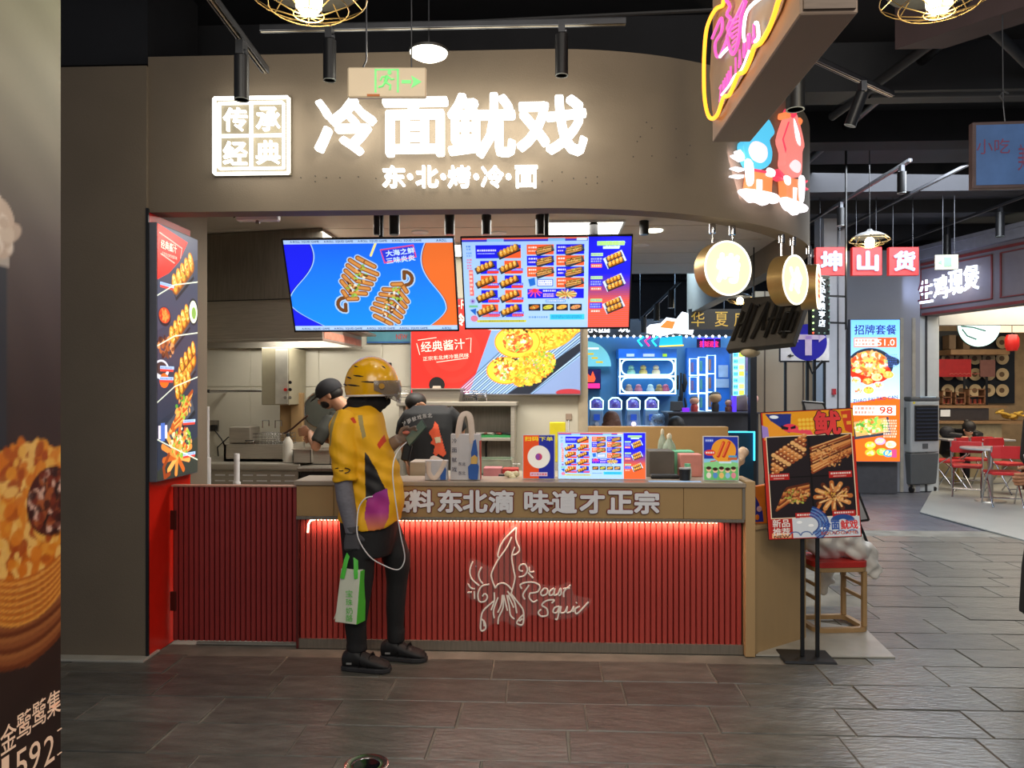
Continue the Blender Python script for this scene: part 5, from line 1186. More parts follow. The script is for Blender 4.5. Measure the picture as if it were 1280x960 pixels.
# ---------------------------------------------------------------- the rider
DR = 4.42
def P(px, py, dy=0.0):
    q = D(px, py, DR); return Vector((q.x, q.y + dy, q.z))
g0 = P(462, 833); 
RD = thing('person', 'person in a yellow riding helmet and yellow shirt looking at a phone', 'person', (g0.x, g0.y + .06, 0))
# trousers
TR = mat('black_trousers', '161618', .75, var=.15, scale=14, bump=.2, bscale=30)
mb = MB()
def leg(rows, y0, y1, sq=2.0):
    rings = []
    for i, (py, a, b, dy) in enumerate(rows):
        c = P((a + b) / 2, py, dy); r = abs(P(b, py).x - P(a, py).x) / 2
        rings.append(oval(c, r, min(r * 1.02, .105), 18, sq=sq))
    mb.loft(rings)
hips = [(628, 424, 496, .05), (645, 424, 496, .05), (662, 425, 494, .05), (680, 428, 492, .05), (694, 432, 488, .05)]
rings = []
for py, a, b, dy in hips:
    c = P((a + b) / 2, py, dy); r = abs(P(b, py).x - P(a, py).x) / 2; rings.append(oval(c, r, .165, 24))
mb.loft(rings)
leg([(650, 426, 470, -.03), (690, 430, 470, -.03), (720, 432, 469, -.03), (750, 433, 464, -.03), (780, 432, 459, -.02), (800, 434, 459, -.01), (812, 434, 460, -.01)], 0, 0)
leg([(650, 455, 492, .12), (675, 462, 500, .12), (698, 470, 508, .125), (715, 475, 508, .13), (735, 477, 504, .135), (765, 476, 501, .14), (790, 477, 499, .145), (803, 477, 500, .145), (813, 478, 500, .145)], 0, 0)
for px, py, dy, r in ((446, 806, -.01, .062), (489, 799, .145, .056), (447, 796, -.01, .058), (448, 752, -.03, .068)):   # gathered cloth
    c = P(px, py, dy); mb.lathe([(r * .9, -.012), (r, 0), (r * .9, .012)], c, 16)
bpart('trousers', RD, mb, TR, .010, 3)
# shirt, painted cloth
mb = MB(); rows = [(504, 437, 464, .06, .07), (511, 428, 470, .06, .12), (519, 419, 474, .05, .17), (529, 413, 477, .05, .205), (545, 411, 481, .05, .215), (562, 412, 487, .05, .205), (580, 416, 494, .05, .195), (598, 421, 499, .05, .185), (618, 424, 502, .05, .18), (636, 423, 502, .05, .18), (648, 421, 500, .05, .185)]
rings = []
for py, a, b, dy, ry in rows:
    c = P((a + b) / 2, py, dy); r = (P(b, py).x - P(a, py).x) / 2; rings.append(oval(c, r, ry, 28, sq=2.5))
last = rings[-1]
hem = [Vector((v.x, v.y, v.z - (.055 * max(0, math.cos((v.x - P(466, 0).x) * 9)) if v.y < P(460, 0).y + .04 else .02))) for v in last]
rings.append(hem); mb.loft(rings)
mb.tube([P(438, 520, -.08), P(436, 533, -.125), P(437, 552, -.145), P(439, 575, -.15), P(440, 597, -.15)], [.075, .085, .084, .078, .074], 16, flat=.9)   # near sleeve
mb.tube([P(450, 520, .18), P(452, 540, .23), P(458, 562, .24), P(466, 578, .22)], [.07, .08, .075, .068], 14)
me = bake(mb, .0075, 5)
bm = bmesh.new(); bm.from_mesh(me)
# open folds pressed into the cloth
bm.normal_update()
for v in bm.verts:
    z = v.co.z; x = v.co.x
    f = math.sin(z * 58 + x * 46 + 2.6 * math.sin(z * 11)) * .0034 + math.sin(z * 27 - x * 52) * .0035 * (1 if z < 1.2 else .5)
    v.co += v.normal * f
bmesh.ops.subdivide_edges(bm, edges=bm.edges[:], cuts=1, use_grid_fill=True); bm.to_mesh(me); bm.free()
n = len(me.vertices); co = np.empty(n * 3); me.vertices.foreach_get('co', co); co = co.reshape(-1, 3)
cxr = co - np.array([0, 0, EYE]); dep = -cxr[:, 0] * SA + cxr[:, 1] * CA; lat = cxr[:, 0] * CA + cxr[:, 1] * SA
# print positions are measured on the cloth in the plane of the near side
y_ref = P(460, 600, -.12); dref = -y_ref.x * SA + y_ref.y * CA
pxs = 640 + lat / dref * F; pys = HZ - cxr[:, 2] / dref * F
def inpoly(x, y, pts):
    ins = np.zeros(x.shape, bool)
    for (ax, ay), (bx, by) in zip(pts, pts[1:] + pts[:1]):
        if ay == by: continue
        ins ^= ((ay > y) != (by > y)) & (x < (bx - ax) * (y - ay) / (by - ay) + ax)
    return ins
colr = np.tile(np.array(lin('f2b40e')), (n, 1)); near = co[:, 1] < P(460, 600, .02).y
sleeve = (co[:, 1] < P(440, 600, -.14).y + .035) & (pxs < 457) & (pys > 530)
side_ = [(455, 562), (462, 570), (471, 588), (479, 606), (482, 613), (470, 617), (459, 625), (448, 616), (450, 590)]
colr[near & inpoly(pxs, pys, side_) & ~sleeve] = lin('1c1a1c')
mag = near & inpoly(pxs, pys, [(459, 624), (470, 616), (483, 611), (486, 628), (485, 648), (476, 668), (462, 668), (456, 645)])
tt = np.clip((pys - 640) / 26, 0, 1)[:, None]; mc = np.array(lin('b0308a')) * (1 - tt) + np.array(lin('e88a20')) * tt; colr[mag] = mc[mag]
mc2 = np.clip((628 - pys) / 20, 0, 1)[:, None]; m3 = mag & (pys < 628); colr[m3] = (np.array(lin('9a3a9a')) * mc2 + mc * (1 - mc2))[m3]
stripe = near & inpoly(pxs, pys, [(419, 516), (424, 513), (420, 536), (417, 556), (414, 556), (415, 534)]); colr[stripe] = lin('a08f5a')
stripe = near & inpoly(pxs, pys, [(447, 519), (452, 519), (459, 545), (455, 548)]); colr[stripe] = lin('a08f5a')
red = near & inpoly(pxs, pys, [(471, 556), (476, 544), (479, 552), (474, 562)]); colr[red] = lin('d8401c')
red = near & inpoly(pxs, pys, [(440, 523), (443, 521), (447, 528), (444, 529)]); colr[red] = lin('d8401c')
at = me.color_attributes.new('paint', 'FLOAT_COLOR', 'POINT'); c4 = np.ones((n, 4), np.float32); c4[:, :3] = colr; at.data.foreach_set('color', c4.ravel())
for p in me.polygons: p.use_smooth = True
link_mesh('shirt', me, painted('shirt_cloth', 0, .62), RD, False)
# sleeve mark
E0 = P(440, 583, -.232)
mb = MB()
for s_ in (-1, 1): mb.tube([E0 + Vector((s_ * (.012 + .03 * math.sin(t)), .0035 + .02 * (math.sin(t)) ** 2, .014 * math.cos(t) )) for t in np.linspace(.2, PI - .2, 9)], .0028, 5)
mb.box(E0.x - .012, E0.x + .012, E0.y - .002, E0.y + .002, E0.z - .002, E0.z + .002)
part('sleeve_mark', RD, mb, BLK, world=True, kind='stuff')
# arms (grey sun sleeves, gloves)
SLV = mat('grey_sun_sleeve', '77767f', .6, var=.12, scale=30, stretch=(1, 1, 3)); GLV = mat('dark_grey_glove', '4c4b50', .75, var=.1)
mb = MB(); mb.tube([P(439, 580, -.15), P(438, 600, -.15), P(440, 618, -.145), P(443, 636, -.135), P(446, 652, -.13), P(447, 661, -.13)], [.050, .050, .051, .047, .040, .036], 14)
for k in range(6): mb.lathe([(.046 - k * .0015, -.006), (.052 - k * .002, 0), (.046 - k * .0015, .006)], P(438 + k * 1.4, 604 + k * 9, -.147 + k * .003), 14)
bpart('arm_sleeve', RD, mb, SLV, .006, 3)
mb = MB(); hand(mb, P(447, 659, -.13), (0, 0, -1), (1, 0.15, 0), (.1, 1, 0), [1.75, 1.8, 1.8, 1.85], 1.12, .8, fr=.0105)
mb.tube([P(447, 652, -.13), P(447, 660, -.13)], [.042, .036], 14)
bpart('glove', RD, mb, GLV, .0042, 3)
mb = MB(); mb.tube([P(462, 575, .20), P(478, 563, .14), P(491, 553, .08), P(497, 549, .06)], [.048, .043, .036, .031], 14)
bpart('far_arm_sleeve', RD, mb, mat('taupe_glove', '8a7a70', .7), .006, 3)
mb = MB(); hand(mb, P(495, 550, .065), (.75, -.15, .32), (-.25, -.35, .9), (.35, -.8, .1), [1.0, 1.1, 1.15, 1.2], 1.0, .6)
bpart('hand', RD, mb, mat('taupe_glove', '8a7a70', .7), .004, 2)
part('fingertip', RD, MB().ell(P(507, 541, .02), .022, .014, .011, 12, 8), mat('finger_pink', 'd87a68', .5), world=True, smooth=1, label='bare pink fingertips')
# head, neck gaiter, face
HC = P(463, 487, .05)
mb = MB(); fwv = Vector((.93, -.05, -.36)); head(mb, HC, fwv, 1.0)
mb.tube([HC + Vector((-.03, 0, -.04)), P(449, 515, .05)], [.06, .066], 16)
bpart('head', RD, mb, SKIN, .006, 3)
mb = MB(); head(mb, HC + Vector((.002, 0, -.016)), fwv, 1.07)
mb.tube([HC + Vector((-.03, 0, -.05)), P(453, 502, .05), P(447, 511, .05)], [.072, .082, .092], 18)
mb.lathe([(.080, .03), (.100, .012), (.106, -.012), (.096, -.026)], P(447, 513, .05), 22); mb.lathe([(.072, .03), (.09, .01), (.085, -.012)], P(450, 504, .05) , 22)
bm_o = bpart('balaclava', RD, mb, mat('black_fleece', '141416', .85, bump=.2, bscale=200), .006, 3)
eyes(RD, HC + fwv.normalized() * .018 + Vector((0, 0, -.012)), fwv)
# glasses
gl = HC + fwv.normalized() * .105 + Vector((0, -.02, -.005))
sdv = fwv.cross(Vector((0, 0, 1))).normalized()
for k in (-1, 1):
    c = HC + fwv.normalized() * .108 + sdv * k * .032 + Vector((0, 0, -.002)); upv = sdv.cross(fwv).normalized()
    part('glasses_rim', RD, MB().tube([c + sdv * .024 * math.cos(t) + upv * .018 * math.sin(t) for t in np.linspace(0, 2 * PI, 18)], .003, 6), BLK, world=True)
    part('glasses_temple', RD, MB().tube([c + sdv * k * .024, HC + sdv * k * .084 + Vector((0, 0, .0))], .003, 6), BLK, world=True)
# helmet
HLM = mat('helmet_yellow', 'e8ac0a', .25, var=.03, coat=.5)
hc = P(462, 482, .05); tl = Matrix.Rotation(-.02, 4, 'Y')
def hshell(r, a0, a1, m=12, n=36, ph0=0, ph1=2 * PI, inner=.93):
    mb = MB(); rings = []
    def pt(ph, a, k):
        x, y, z = r[0] * k * math.cos(a) * math.cos(ph), r[1] * k * math.cos(a) * math.sin(ph), r[2] * k * math.sin(a)
        return hc + tl @ Vector((x + .0, y, z))
    full = abs(ph1 - ph0 - 2 * PI) < 1e-6; N_ = n if full else n + 1
    def rg(a, k): return [pt(ph0 + (ph1 - ph0) * j / n, a, k) for j in range(N_)]
    out = [rg(a0 + (a1 - a0) * i / m, 1) for i in range(m + 1)]; inn = [rg(a0 + (a1 - a0) * i / m, inner) for i in range(m, -1, -1)]
    mb.loft(out + inn + [out[0]], caps=False, closed=full); return mb
part('helmet', RD, hshell((.157, .130, .170), -.34, PI / 2 - .01), HLM, world=True, smooth=1)
mb = MB().tube([hc + tl @ Vector((.156 * math.cos(-.34) * math.cos(t), .13 * math.cos(-.34) * math.sin(t), .17 * math.sin(-.34))) for t in np.linspace(0, 2 * PI, 40)], .006, 6)
part('helmet_trim', RD, mb, WHITEP, world=True, smooth=1)
mb = MB(); vr = []
for k in (1, .985):
    for i in (range(9) if k == 1 else range(8, -1, -1)):
        t = i / 8; row = []
        for j in range(29):
            ph = -1.3 + 2.6 * j / 28; lo_ = -.16 - .50 * math.cos(ph * 1.18) ** 1.4 if abs(ph) < 1.32 else -.16
            a = lo_ + (.16 - lo_) * t; kk = k * (1.02 + .16 * max(0, math.cos(ph)) * (1 - t * .7)); row.append(hc + tl @ Vector((.158 * kk * math.cos(max(a, -.45)) * math.cos(ph), .134 * kk * math.cos(a) * math.sin(ph), .172 * math.sin(a))))
        vr.append(row)
part('helmet_visor', RD, MB().loft(vr + [vr[0]], caps=False, closed=False), mat('smoked_visor', '82786e', .12, alpha=.5, var=.0), world=True, smooth=1)
for (ph, a, dph, da) in ((-1.9, .35, .22, .05), (-2.35, .3, .16, .06), (-1.45, .12, .3, .04), (-2.1, .02, .28, .05), (-2.6, .05, .18, .05), (-1.2, .95, .1, .1), (-.8, .7, .08, .1), (-2.2, .75, .2, .06)):
    pts = [hc + tl @ Vector((.163 * math.cos(a + da * s_) * math.cos(ph + dph * t), .131 * math.cos(a + da * s_) * math.sin(ph + dph * t), .161 * math.sin(a + da * s_))) for t, s_ in ((-1, .6), (-.3, .2), (.4, -.2), (1, -.6))]
    part('helmet_vent', RD, MB().tube(pts, [.0015, .0045, .0045, .0015], 6), BLK, world=True)
part('helmet_hinge', RD, MB().cyl(hc + tl @ Vector((.085, -.118, -.005)), hc + tl @ Vector((.088, -.134, -.005)), .016, 16), mat('dark_amber', 'b88410', .3), world=True)
# shoes
SHO = mat('black_sneaker', '1b1b1d', .6, var=.15, scale=30); SOLE = mat('dark_sole', '2c2c2f', .6)
def shoe(ph, pt, dy, zg):
    a, b = P(ph, 833, dy), P(pt, 833, dy); a.z = b.z = 0; L = (b - a).length; M = Matrix.Translation(a) @ Matrix.Rotation(math.atan2(-.10, 1), 4, 'Z')
    prof = [(0, .036, .10), (.04, .043, .125), (.085, .045, .13), (.13, .048, .105), (.18, .053, .085), (.23, .055, .070), (.265, .049, .056), (.29, .028, .038)]
    rings = []
    for x, w, h in prof:
        x = x * L / .30; rings.append([M @ Vector((x + .005, w * math.cos(t), max(.012, .012 + (h - .012) * (.5 + .5 * math.sin(t)) ** .8))) for t in np.linspace(0, 2 * PI, 17)[:-1]])
    mb = MB().loft(rings); bpart('shoe_upper', RD, mb, SHO, .006, 2)
    out = [(0, -.03), (.05, -.042), (.14, -.045), (.22, -.054), (.27, -.048), (.302, -.02), (.302, .02), (.27, .048), (.22, .054), (.14, .045), (.05, .042), (0, .03)]
    part('shoe_sole', RD, MB().prism([((M @ Vector((x * L / .30, y, 0))).x, (M @ Vector((x * L / .30, y, 0))).y) for x, y in out], .001, .028, 'xy'), SOLE, world=True, bevel=.006, seg=2)
    for k in range(2): part('shoe_strap', RD, MB().tube([M @ Vector((.12 * L / .3 + k * .05, -.046, .03)), M @ Vector((.125 * L / .3 + k * .05, -.03, (.104 - k * .018))), M @ Vector((.13 * L / .3 + k * .05, .01, .122 - k * .022)), M @ Vector((.135 * L / .3 + k * .05, .044, .05))], .010, 6, flat=.3), BLK, world=True, smooth=1)
    part('shoe_tab', RD, MB().cbox(M @ Vector((.055, -.046, .05)), .03, .004, .010), mat('grey_tab', '8a8a88', .5), world=True)
shoe(429, 491, -.015, 0)
def P2(px, py): return GZ(px, py)
shoe(469, 530, .155, 0)
# cable
cab = [P(507, 553, .03), P(498, 566, -.06), P(497, 590, -.14), P(503, 640, -.14), P(506, 665, -.12), P(509, 690, -.08), P(507, 702, -.08), P(500, 708, -.08), P(488, 702, -.12), P(471, 688, -.17), P(458, 665, -.19), P(456, 645, -.18), P(458, 628, -.17), P(465, 618, -.165), P(473, 616, -.15)]
single('charging_cable', 'thin white charging cable looping from the phone to the rider shirt pocket', 'cable', MB().tube(smoothp(cab, 6), .0034, 6), WHITEP, cab[8], smooth=1)
# phone
pc_ = P(520, 541, .0)
ax = (P(533, 528, -.02) - P(507, 556, .02)).normalized(); nrm = Vector((-.45, -.72, .45)); nrm = (nrm - ax * nrm.dot(ax)).normalized(); bx = ax.cross(nrm)
PM = Matrix((bx, ax, nrm)).transposed().to_4x4(); PM.translation = pc_
PH = thing('phone', 'dark green smartphone held up at chest height by the rider', 'phone', M=PM)
part('case', PH, MB().box(-.037, .037, -.078, .078, -.005, .004), mat('phone_green', '33443c', .35), bevel=.004, seg=2); part('screen', PH, MB().box(-.033, .033, -.073, .073, .0042, .005), mat('phone_screen', '5a6a60', .15, emit=.15))
part('camera_bump', PH, MB().box(.005, .03, .045, .07, -.008, -.005), BLK, bevel=.002)
q = P(507, 566, .03); single('power_bank', 'black power bank held under the phone with a blue light', 'power bank', MB().cbox(q, .05, .03, .10, Matrix.Rotation(.2, 4, 'Y')), BLK, q, bevel=.008)
# green handled bag
bz = [P(431, 705, -.13), P(457, 706, -.15), P(453, 771, -.15), P(426, 769, -.13)]
BG = thing('carrier_bag', 'white paper carrier bag with green handles and green characters in gloved hand', 'bag', (bz[0] + bz[2]) / 2)
dp = Vector((.028, .085, 0)); wb_ = mat('bag_white', 'd8dbc8', .6, var=.04); GR = mat('bag_green', '4cc43a', .5, var=.05)
cs = [bz[3], bz[2], bz[2] + dp, bz[3] + dp, bz[0] + dp * .25, bz[1] + dp * .1, bz[1] + dp * .75, bz[0] + dp * .75]
part('body', BG, MB().hexa(cs), wb_, world=True, bevel=.003)
part('side_gusset', BG, MB().hexa([cs[1] + Vector((.001, .004, 0)), cs[2] + Vector((.001, -.004, 0)), cs[2] + Vector((.004, -.004, 0)), cs[1] + Vector((.004, .004, 0)), cs[5] + Vector((.001, .002, -.004)), cs[6] + Vector((.001, -.002, -.004)), cs[6] + Vector((.004, -.002, -.004)), cs[5] + Vector((.004, .002, -.004))]), GR, world=True)
part('flap', BG, MB().hexa([P(423, 768, -.10), P(426, 766, -.10), P(426, 766, -.08), P(423, 768, -.08), P(427, 756, -.10), P(428, 756, -.10), P(428, 756, -.08), P(427, 756, -.08)]), wb_, world=True)
gx = P(447, 684, -.105)
for k in (0, 1):
    o_ = dp * (.12 + .7 * k); a, b = P(436, 712, -.14) + o_, P(452, 712, -.15) + o_
    part('handle', BG, MB().tube([P(434.5, 716, -.142 - .001) + o_, a + Vector((0, -.003, .01)), P(439, 695, -.13) + o_ * .6, gx + Vector((-.02, k * .006, .0)), gx + Vector((.01, k * .006, .002)), P(451, 695, -.13) + o_ * .6, b + Vector((0, -.003, .01)), P(452.5, 716, -.152) + o_], .0125, 6, flat=.16, up=(1, 0, 0)), GR, world=True, smooth=1)
Mi = MWD[BG].inverted()
for ch, py in (('宝', 733), ('珠', 743.5), ('奶', 754), ('酪', 763)):
    q = P(445, py, -.165 + (py - 705) * .0002); write('lettering', BG, ch, *(lambda v: (v.x, v.z))(Mi @ q), .038, GR, w=.038, bold=.0, y=(Mi @ q).y + .004)

# ---------------------------------------------------------------- cook in the black cap
DK = 7.0
def Q(px, py, dy=0.0, d=6.6): q = D(px, py, d); return Vector((q.x, q.y + dy, q.z))
dQ = 6.3
def Q1(px, py, dy=0.0): return Q(px, py, dy, dQ)
CK = thing('person', 'cook in a black baseball cap and black mask bending over the food pans', 'person', (Q1(425, 600).x, Q1(425, 600).y, 0))
hcn = Q1(411, 493); f1 = Vector((-.86, -.12, -.5))
mb = MB(); head(mb, hcn, f1, 1.0); mb.tube([hcn + Vector((.04, 0, -.03)), Q1(432, 512)], [.058, .066], 14)
bpart('head', CK, mb, SKIN, .007, 3); eyes(CK, hcn, f1)
f1n = f1.normalized(); u1 = Vector((0, 0, 1)); u1 = (u1 - f1n * f1n.z).normalized(); s1_ = f1n.cross(u1)
MH = Matrix((s1_, f1n, u1)).transposed().to_4x4()
part('face_mask', CK, MB().ell(hcn + f1n * .045 - u1 * .05, .058, .056, .05, 16, 10, M=MH), BLK, world=True, smooth=1)
mb = MB(); rings = [[hcn + MH @ Vector((.096 * math.cos(a) * math.cos(t), -.016 + .114 * math.cos(a) * math.sin(t), .03 + .096 * math.sin(a))) for t in np.linspace(0, 2 * PI, 25)[:-1]] for a in np.linspace(-.3, PI / 2 - .05, 9)]
part('cap', CK, mb.loft(rings), mat('black_cap', '1c1c21', .8), world=True, smooth=1)
part('cap_peak', CK, MB().loft([[hcn + MH @ Vector((x, y, .035 - .2 * (y - .07) + dz)) for x, y in ((-.07, .07), (-.055, .13), (0, .16), (.055, .13), (.07, .07))] for dz in (0, .006)]), mat('black_cap', '1c1c21', .8), world=True, bevel=.002)
part('hair', CK, MB().ell(hcn + MH @ Vector((0, -.035, -.012)), .084, .082, .07, 16, 10, M=MH), mat('dark_hair', '17130f', .6), world=True, smooth=1)
part('cap_button', CK, MB().ell(hcn + MH @ Vector((0, -.012, .116)), .008, .008, .006, 10, 6), BLK, world=True)
CKS = mat('charcoal_shirt', '34352f', .8, var=.1)
mb = MB(); mb.loft([oval(Q1(440, 640, .0), .13, .17, sq=2.4), oval(Q1(440, 600), .125, .17, sq=2.4), oval(Q1(434, 560), .125, .185, sq=2.4), oval(Q1(428, 530), .12, .19, sq=2.4), oval(Q1(425, 514), .075, .12, sq=2.2)])
mb.tube([Q1(418, 523, -.10), Q1(411, 538, -.17), Q1(405, 551, -.2)], [.062, .058, .054], 14); mb.tube([Q1(424, 520, .14), Q1(414, 540, .16)], [.06, .055], 14)
bpart('shirt', CK, mb, CKS, .010, 4)
mb = MB(); mb.tube([Q1(408, 545, -.18), Q1(404, 556, -.2), Q1(395, 548, -.1), Q1(388, 541, .0)], [.042, .042, .034, .026], 12); hand(mb, Q1(388, 541, .0), (-.95, .2, .1), (0, -.2, 1), (-.2, 1, -.3), 1.0, .95)
bpart('arm', CK, mb, SKIN, .006, 2)
mb = MB(); mb.tube([Q1(416, 538, .15), Q1(408, 552, .1), Q1(398, 548, .05)], [.042, .036, .028], 12); hand(mb, Q1(398, 548, .05), (-1, 0, .0), (0, -.2, 1), (-.2, -1, -.3), 1.0, .95); bpart('arm', CK, mb, SKIN, .006, 2)
mb = MB(); mb.loft([oval(Vector((Q1(440, 0).x, Q1(440, 0).y, z)), .125 if z > .7 else .11, .16) for z in (.02, .4, .7, .9)]); bpart('apron_trousers', CK, mb, TR, .012, 3)

# ---------------------------------------------------------------- cook bent over, back to us
dQ2 = 6.1
def Q2(px, py, dy=0.0): return Q(px, py, dy, dQ2)
CB2 = thing('person', 'cook bending forward in a black T-shirt with an orange figure on the back', 'person', (Q2(535, 600).x, Q2(535, 600).y, 0))
TS = mat('black_tshirt', '16171a', .8, var=.1, bump=.15, bscale=20)
mb = MB()
mb.loft([oval(Q2(537, 640, .0), .145, .12, sq=2.4), oval(Q2(537, 590), .15, .125, sq=2.4), oval(Q2(536, 560, .03), .175, .13, sq=2.4), oval(Q2(534, 535, .06), .195, .14, sq=2.4), oval(Q2(534, 517, .10), .20, .14, sq=2.3), oval(Q2(534, 507, .14), .13, .10, sq=2.2)])
mb.tube([Q2(513, 520, .1), Q2(503, 532, .14), Q2(499, 545, .18)], [.08, .074, .068], 14); mb.tube([Q2(555, 517, .1), Q2(567, 527, .12), Q2(572, 538, .16)], [.08, .072, .066], 14)
sh = bpart('tshirt', CB2, mb, TS, .010, 4)
from mathutils.bvhtree import BVHTree
def bvh_of(o): 
    me = o.data; M = MWD[o]; return BVHTree.FromPolygons([M @ v.co for v in me.vertices], [tuple(p.vertices) for p in me.polygons])
def drape(name, parent, shapes, bvh, y0, m, off=.004, res=.006, kind=None):
    """thin cloth print: outline cells dropped straight back on to the cloth. shapes: world (x, z) outlines"""
    mb = MB()
    for pts in shapes:
        xs, zs = [p[0] for p in pts], [p[1] for p in pts]; X = np.arange(min(xs), max(xs) + res, res); Z = np.arange(min(zs), max(zs) + res, res)
        cache = {}
        def hit(i, j):
            if (i, j) not in cache:
                h = bvh.ray_cast(Vector((X[0] + i * res, y0, Z[0] + j * res)), Vector((0, 1, 0)))[0]; cache[(i, j)] = None if h is None else h - Vector((0, off, 0))
            return cache[(i, j)]
        for i in range(len(X)):
            for j in range(len(Z)):
                cx_, cz_ = np.array([X[0] + (i + .5) * res]), np.array([Z[0] + (j + .5) * res])
                if inpoly(cx_, cz_, list(pts))[0]:
                    q = [hit(i, j), hit(i + 1, j), hit(i + 1, j + 1), hit(i, j + 1)]
                    if all(v is not None for v in q): mb.add(q, [(0, 1, 2, 3)])
    if not mb.v: return None
    o = part(name, parent, mb, m, world=True, kind=kind)
    bm = bmesh.new(); bm.from_mesh(o.data); bmesh.ops.remove_doubles(bm, verts=bm.verts, dist=1e-4); bm.to_mesh(o.data); bm.free(); return o
bv = bvh_of(sh); y0 = Q2(535, 540).y - .6
def xz(pts): return [((lambda v: (v.x, v.z))(Q2(px, py, -.12))) for px, py in pts]
drape('back_print', CB2, [xz([(545, 526), (549, 530), (553, 545), (559, 566), (556, 570), (550, 566), (547, 569), (544, 565), (546, 556), (540, 553), (543, 549), (541, 545), (538, 540), (543, 534)])], bv, y0, mat('orange_cloth_print', 'd8522c', .7))
drape('print_face', CB2, [xz([(545, 546), (552, 545), (553, 552), (547, 553)])], bv, y0, mat('pale_cloth_print', 'c8b898', .7), off=.006, res=.004)
for k, ch in enumerate('冷面鱿戏东北'):
    px, py = 506 + k * 6.5, 530 - 11 * math.sin((k + .3) / 5.6 * PI / 2)
    q = Q2(px, py); h = bv.ray_cast(Vector((q.x, y0, q.z)), Vector((0, 1, 0)))[0]
    if h is not None:
        me = text_mesh(ch, .036, .036, .02, 0); me.transform(Matrix.Translation(h - Vector((0, .008, 0))) @ Matrix.Rotation(-.5 + k * .08, 4, 'Y')); link_mesh('back_lettering', me, mat('cloth_white', 'c8c8c8', .7), CB2, False)
hb = Q2(514, 508, .22)
mb = MB(); head(mb, hb + Vector((0, .0, -.01)), (-.35, .8, -.5), 1.0); mb.tube([hb, Q2(522, 512, .14)], [.055, .06], 12); bpart('head', CB2, mb, SKIN, .007, 3); eyes(CB2, hb + Vector((0, 0, -.01)), (-.35, .8, -.5))
part('hair', CB2, MB().ell(hb + Vector((-.0, -.012, .035)), .088, .10, .078, 18, 12), mat('dark_hair', '17130f', .6), world=True, smooth=1)
part('mask_strap', CB2, MB().ell(Q2(520, 508, .16), .02, .03, .04, 10, 8), SKIN, world=True, smooth=1, label='ear')
for sgn, pts in ((-1, [(500, 542, .17), (500, 562, .22), (505, 578, .12)]), (1, [(572, 535, .15), (570, 556, .22), (556, 572, .2)])):
    mb = MB(); A = [Q2(*p) for p in pts]; mb.tube(A, [.046, .040, .028], 12); hand(mb, A[-1], A[-1] - A[-2], (0, 0, 1), (-sgn * .5, .5, -.3), .9, .95); bpart('arm', CB2, mb, SKIN, .006, 2)
mb = MB(); mb.loft([oval(Vector((Q2(537, 0).x, Q2(537, 0).y, z)), .135, .11) for z in (.02, .4, .7, .96)]); bpart('trousers', CB2, mb, mat('blue_trousers', '24365a', .7), .012, 3)
# ================================================================ signs over the shop corner
# projecting neon box sign
P1, P2n = D(890, 178, 3.425), D(999, 19, 2.256)
P2n.z = P1.z; dv = (P2n - P1); Lb = dv.length; ang = math.atan2(dv.y, dv.x)
NB = thing('projecting_neon_sign', 'taupe box sign overhead with orange outline and pink tube lettering', 'sign', M=Matrix.Translation(P1) @ Matrix.Rotation(ang, 4, 'Z'))
TB = mat('sign_box_taupe', '9a8472', .6, var=.04, scale=3)
part('box', NB, MB().box(0, Lb, 0.002, .17, 0, .86), TB, bevel=.004)
part('end_panel', NB, MB().box(Lb, Lb + .012, .01, .16, .01, .85), mat('dark_wood_grain', '6a5a4c', .6, var=.25, scale=6, stretch=(1, 1, 10)))
nbM = MWD[NB]; nbn = (nbM.to_3x3() @ Vector((0, -1, 0)))
def nbp(x, y):   # crop coordinates of the sign face -> local x, z
    px, py = x / 5.055 + 870, y / 5.055; r = ray(px, py); o_ = Vector((0, 0, EYE)); t = (P1 - o_).dot(nbn) / r.dot(nbn); v = nbM.inverted() @ (o_ + r * t); return (v.x, v.z)
def ntube(name, pts, m, r=.008, n=4, y=-.025, closed=False, kind=None):
    q = smoothp([Vector((*nbp(*p),)).to_3d() for p in pts], n, closed)
    if closed: q.append(q[0])
    return part(name, NB, MB().tube([Vector((v.x, y, v.y)) for v in q], r, 8), m, smooth=1)
NOR = glow('neon_orange', 'ff9c28', 2.6); NPK = glow('neon_pink', 'f060c0', 1.1); NWH = glow('neon_white', 'e8f4ff', 3.0)
ntube('orange_tube', [(700, -300), (560, -340), (420, -330), (300, -240), (240, -120), (215, 0), (205, 35), (165, 55), (125, 120), (100, 200), (88, 330), (85, 480), (90, 620), (110, 720), (140, 750), (175, 720), (200, 650), (215, 612), (250, 600), (280, 540), (310, 470), (350, 450), (390, 370), (415, 295), (455, 270), (510, 180), (550, 80), (575, 0), (640, -120)], NOR, .0085)
part('orange_halo_panel', NB, MB().prism([nbp(*p) for p in [(640, -140), (560, -260), (420, -260), (300, -200), (215, 20), (160, 70), (110, 220), (95, 480), (110, 700), (140, 735), (185, 660), (215, 600), (260, 560), (330, 440), (400, 300), (450, 255), (545, 70), (575, -20)]], -.006, -.002), mat('sign_inner_taupe', '8a7a68', .6))
ntube('pink_tube', [(140, 240), (190, 125), (205, 130), (200, 200), (160, 270), (165, 345), (190, 350), (235, 250)], NPK, .007)
ntube('pink_tube', [(232, 0), (255, 40), (235, 90), (260, 120), (240, 180), (270, 230)], NPK, .007)
ntube('pink_tube', [(350, 0), (300, 100), (245, 210), (240, 250), (270, 340), (300, 300), (320, 200), (330, 100), (360, 10)], NPK, .007)
for k in range(7): ntube('pink_stripe', [(262 + k * 2, 130 + k * 28), (318 - k * 3, 100 + k * 28)], NPK, .004)
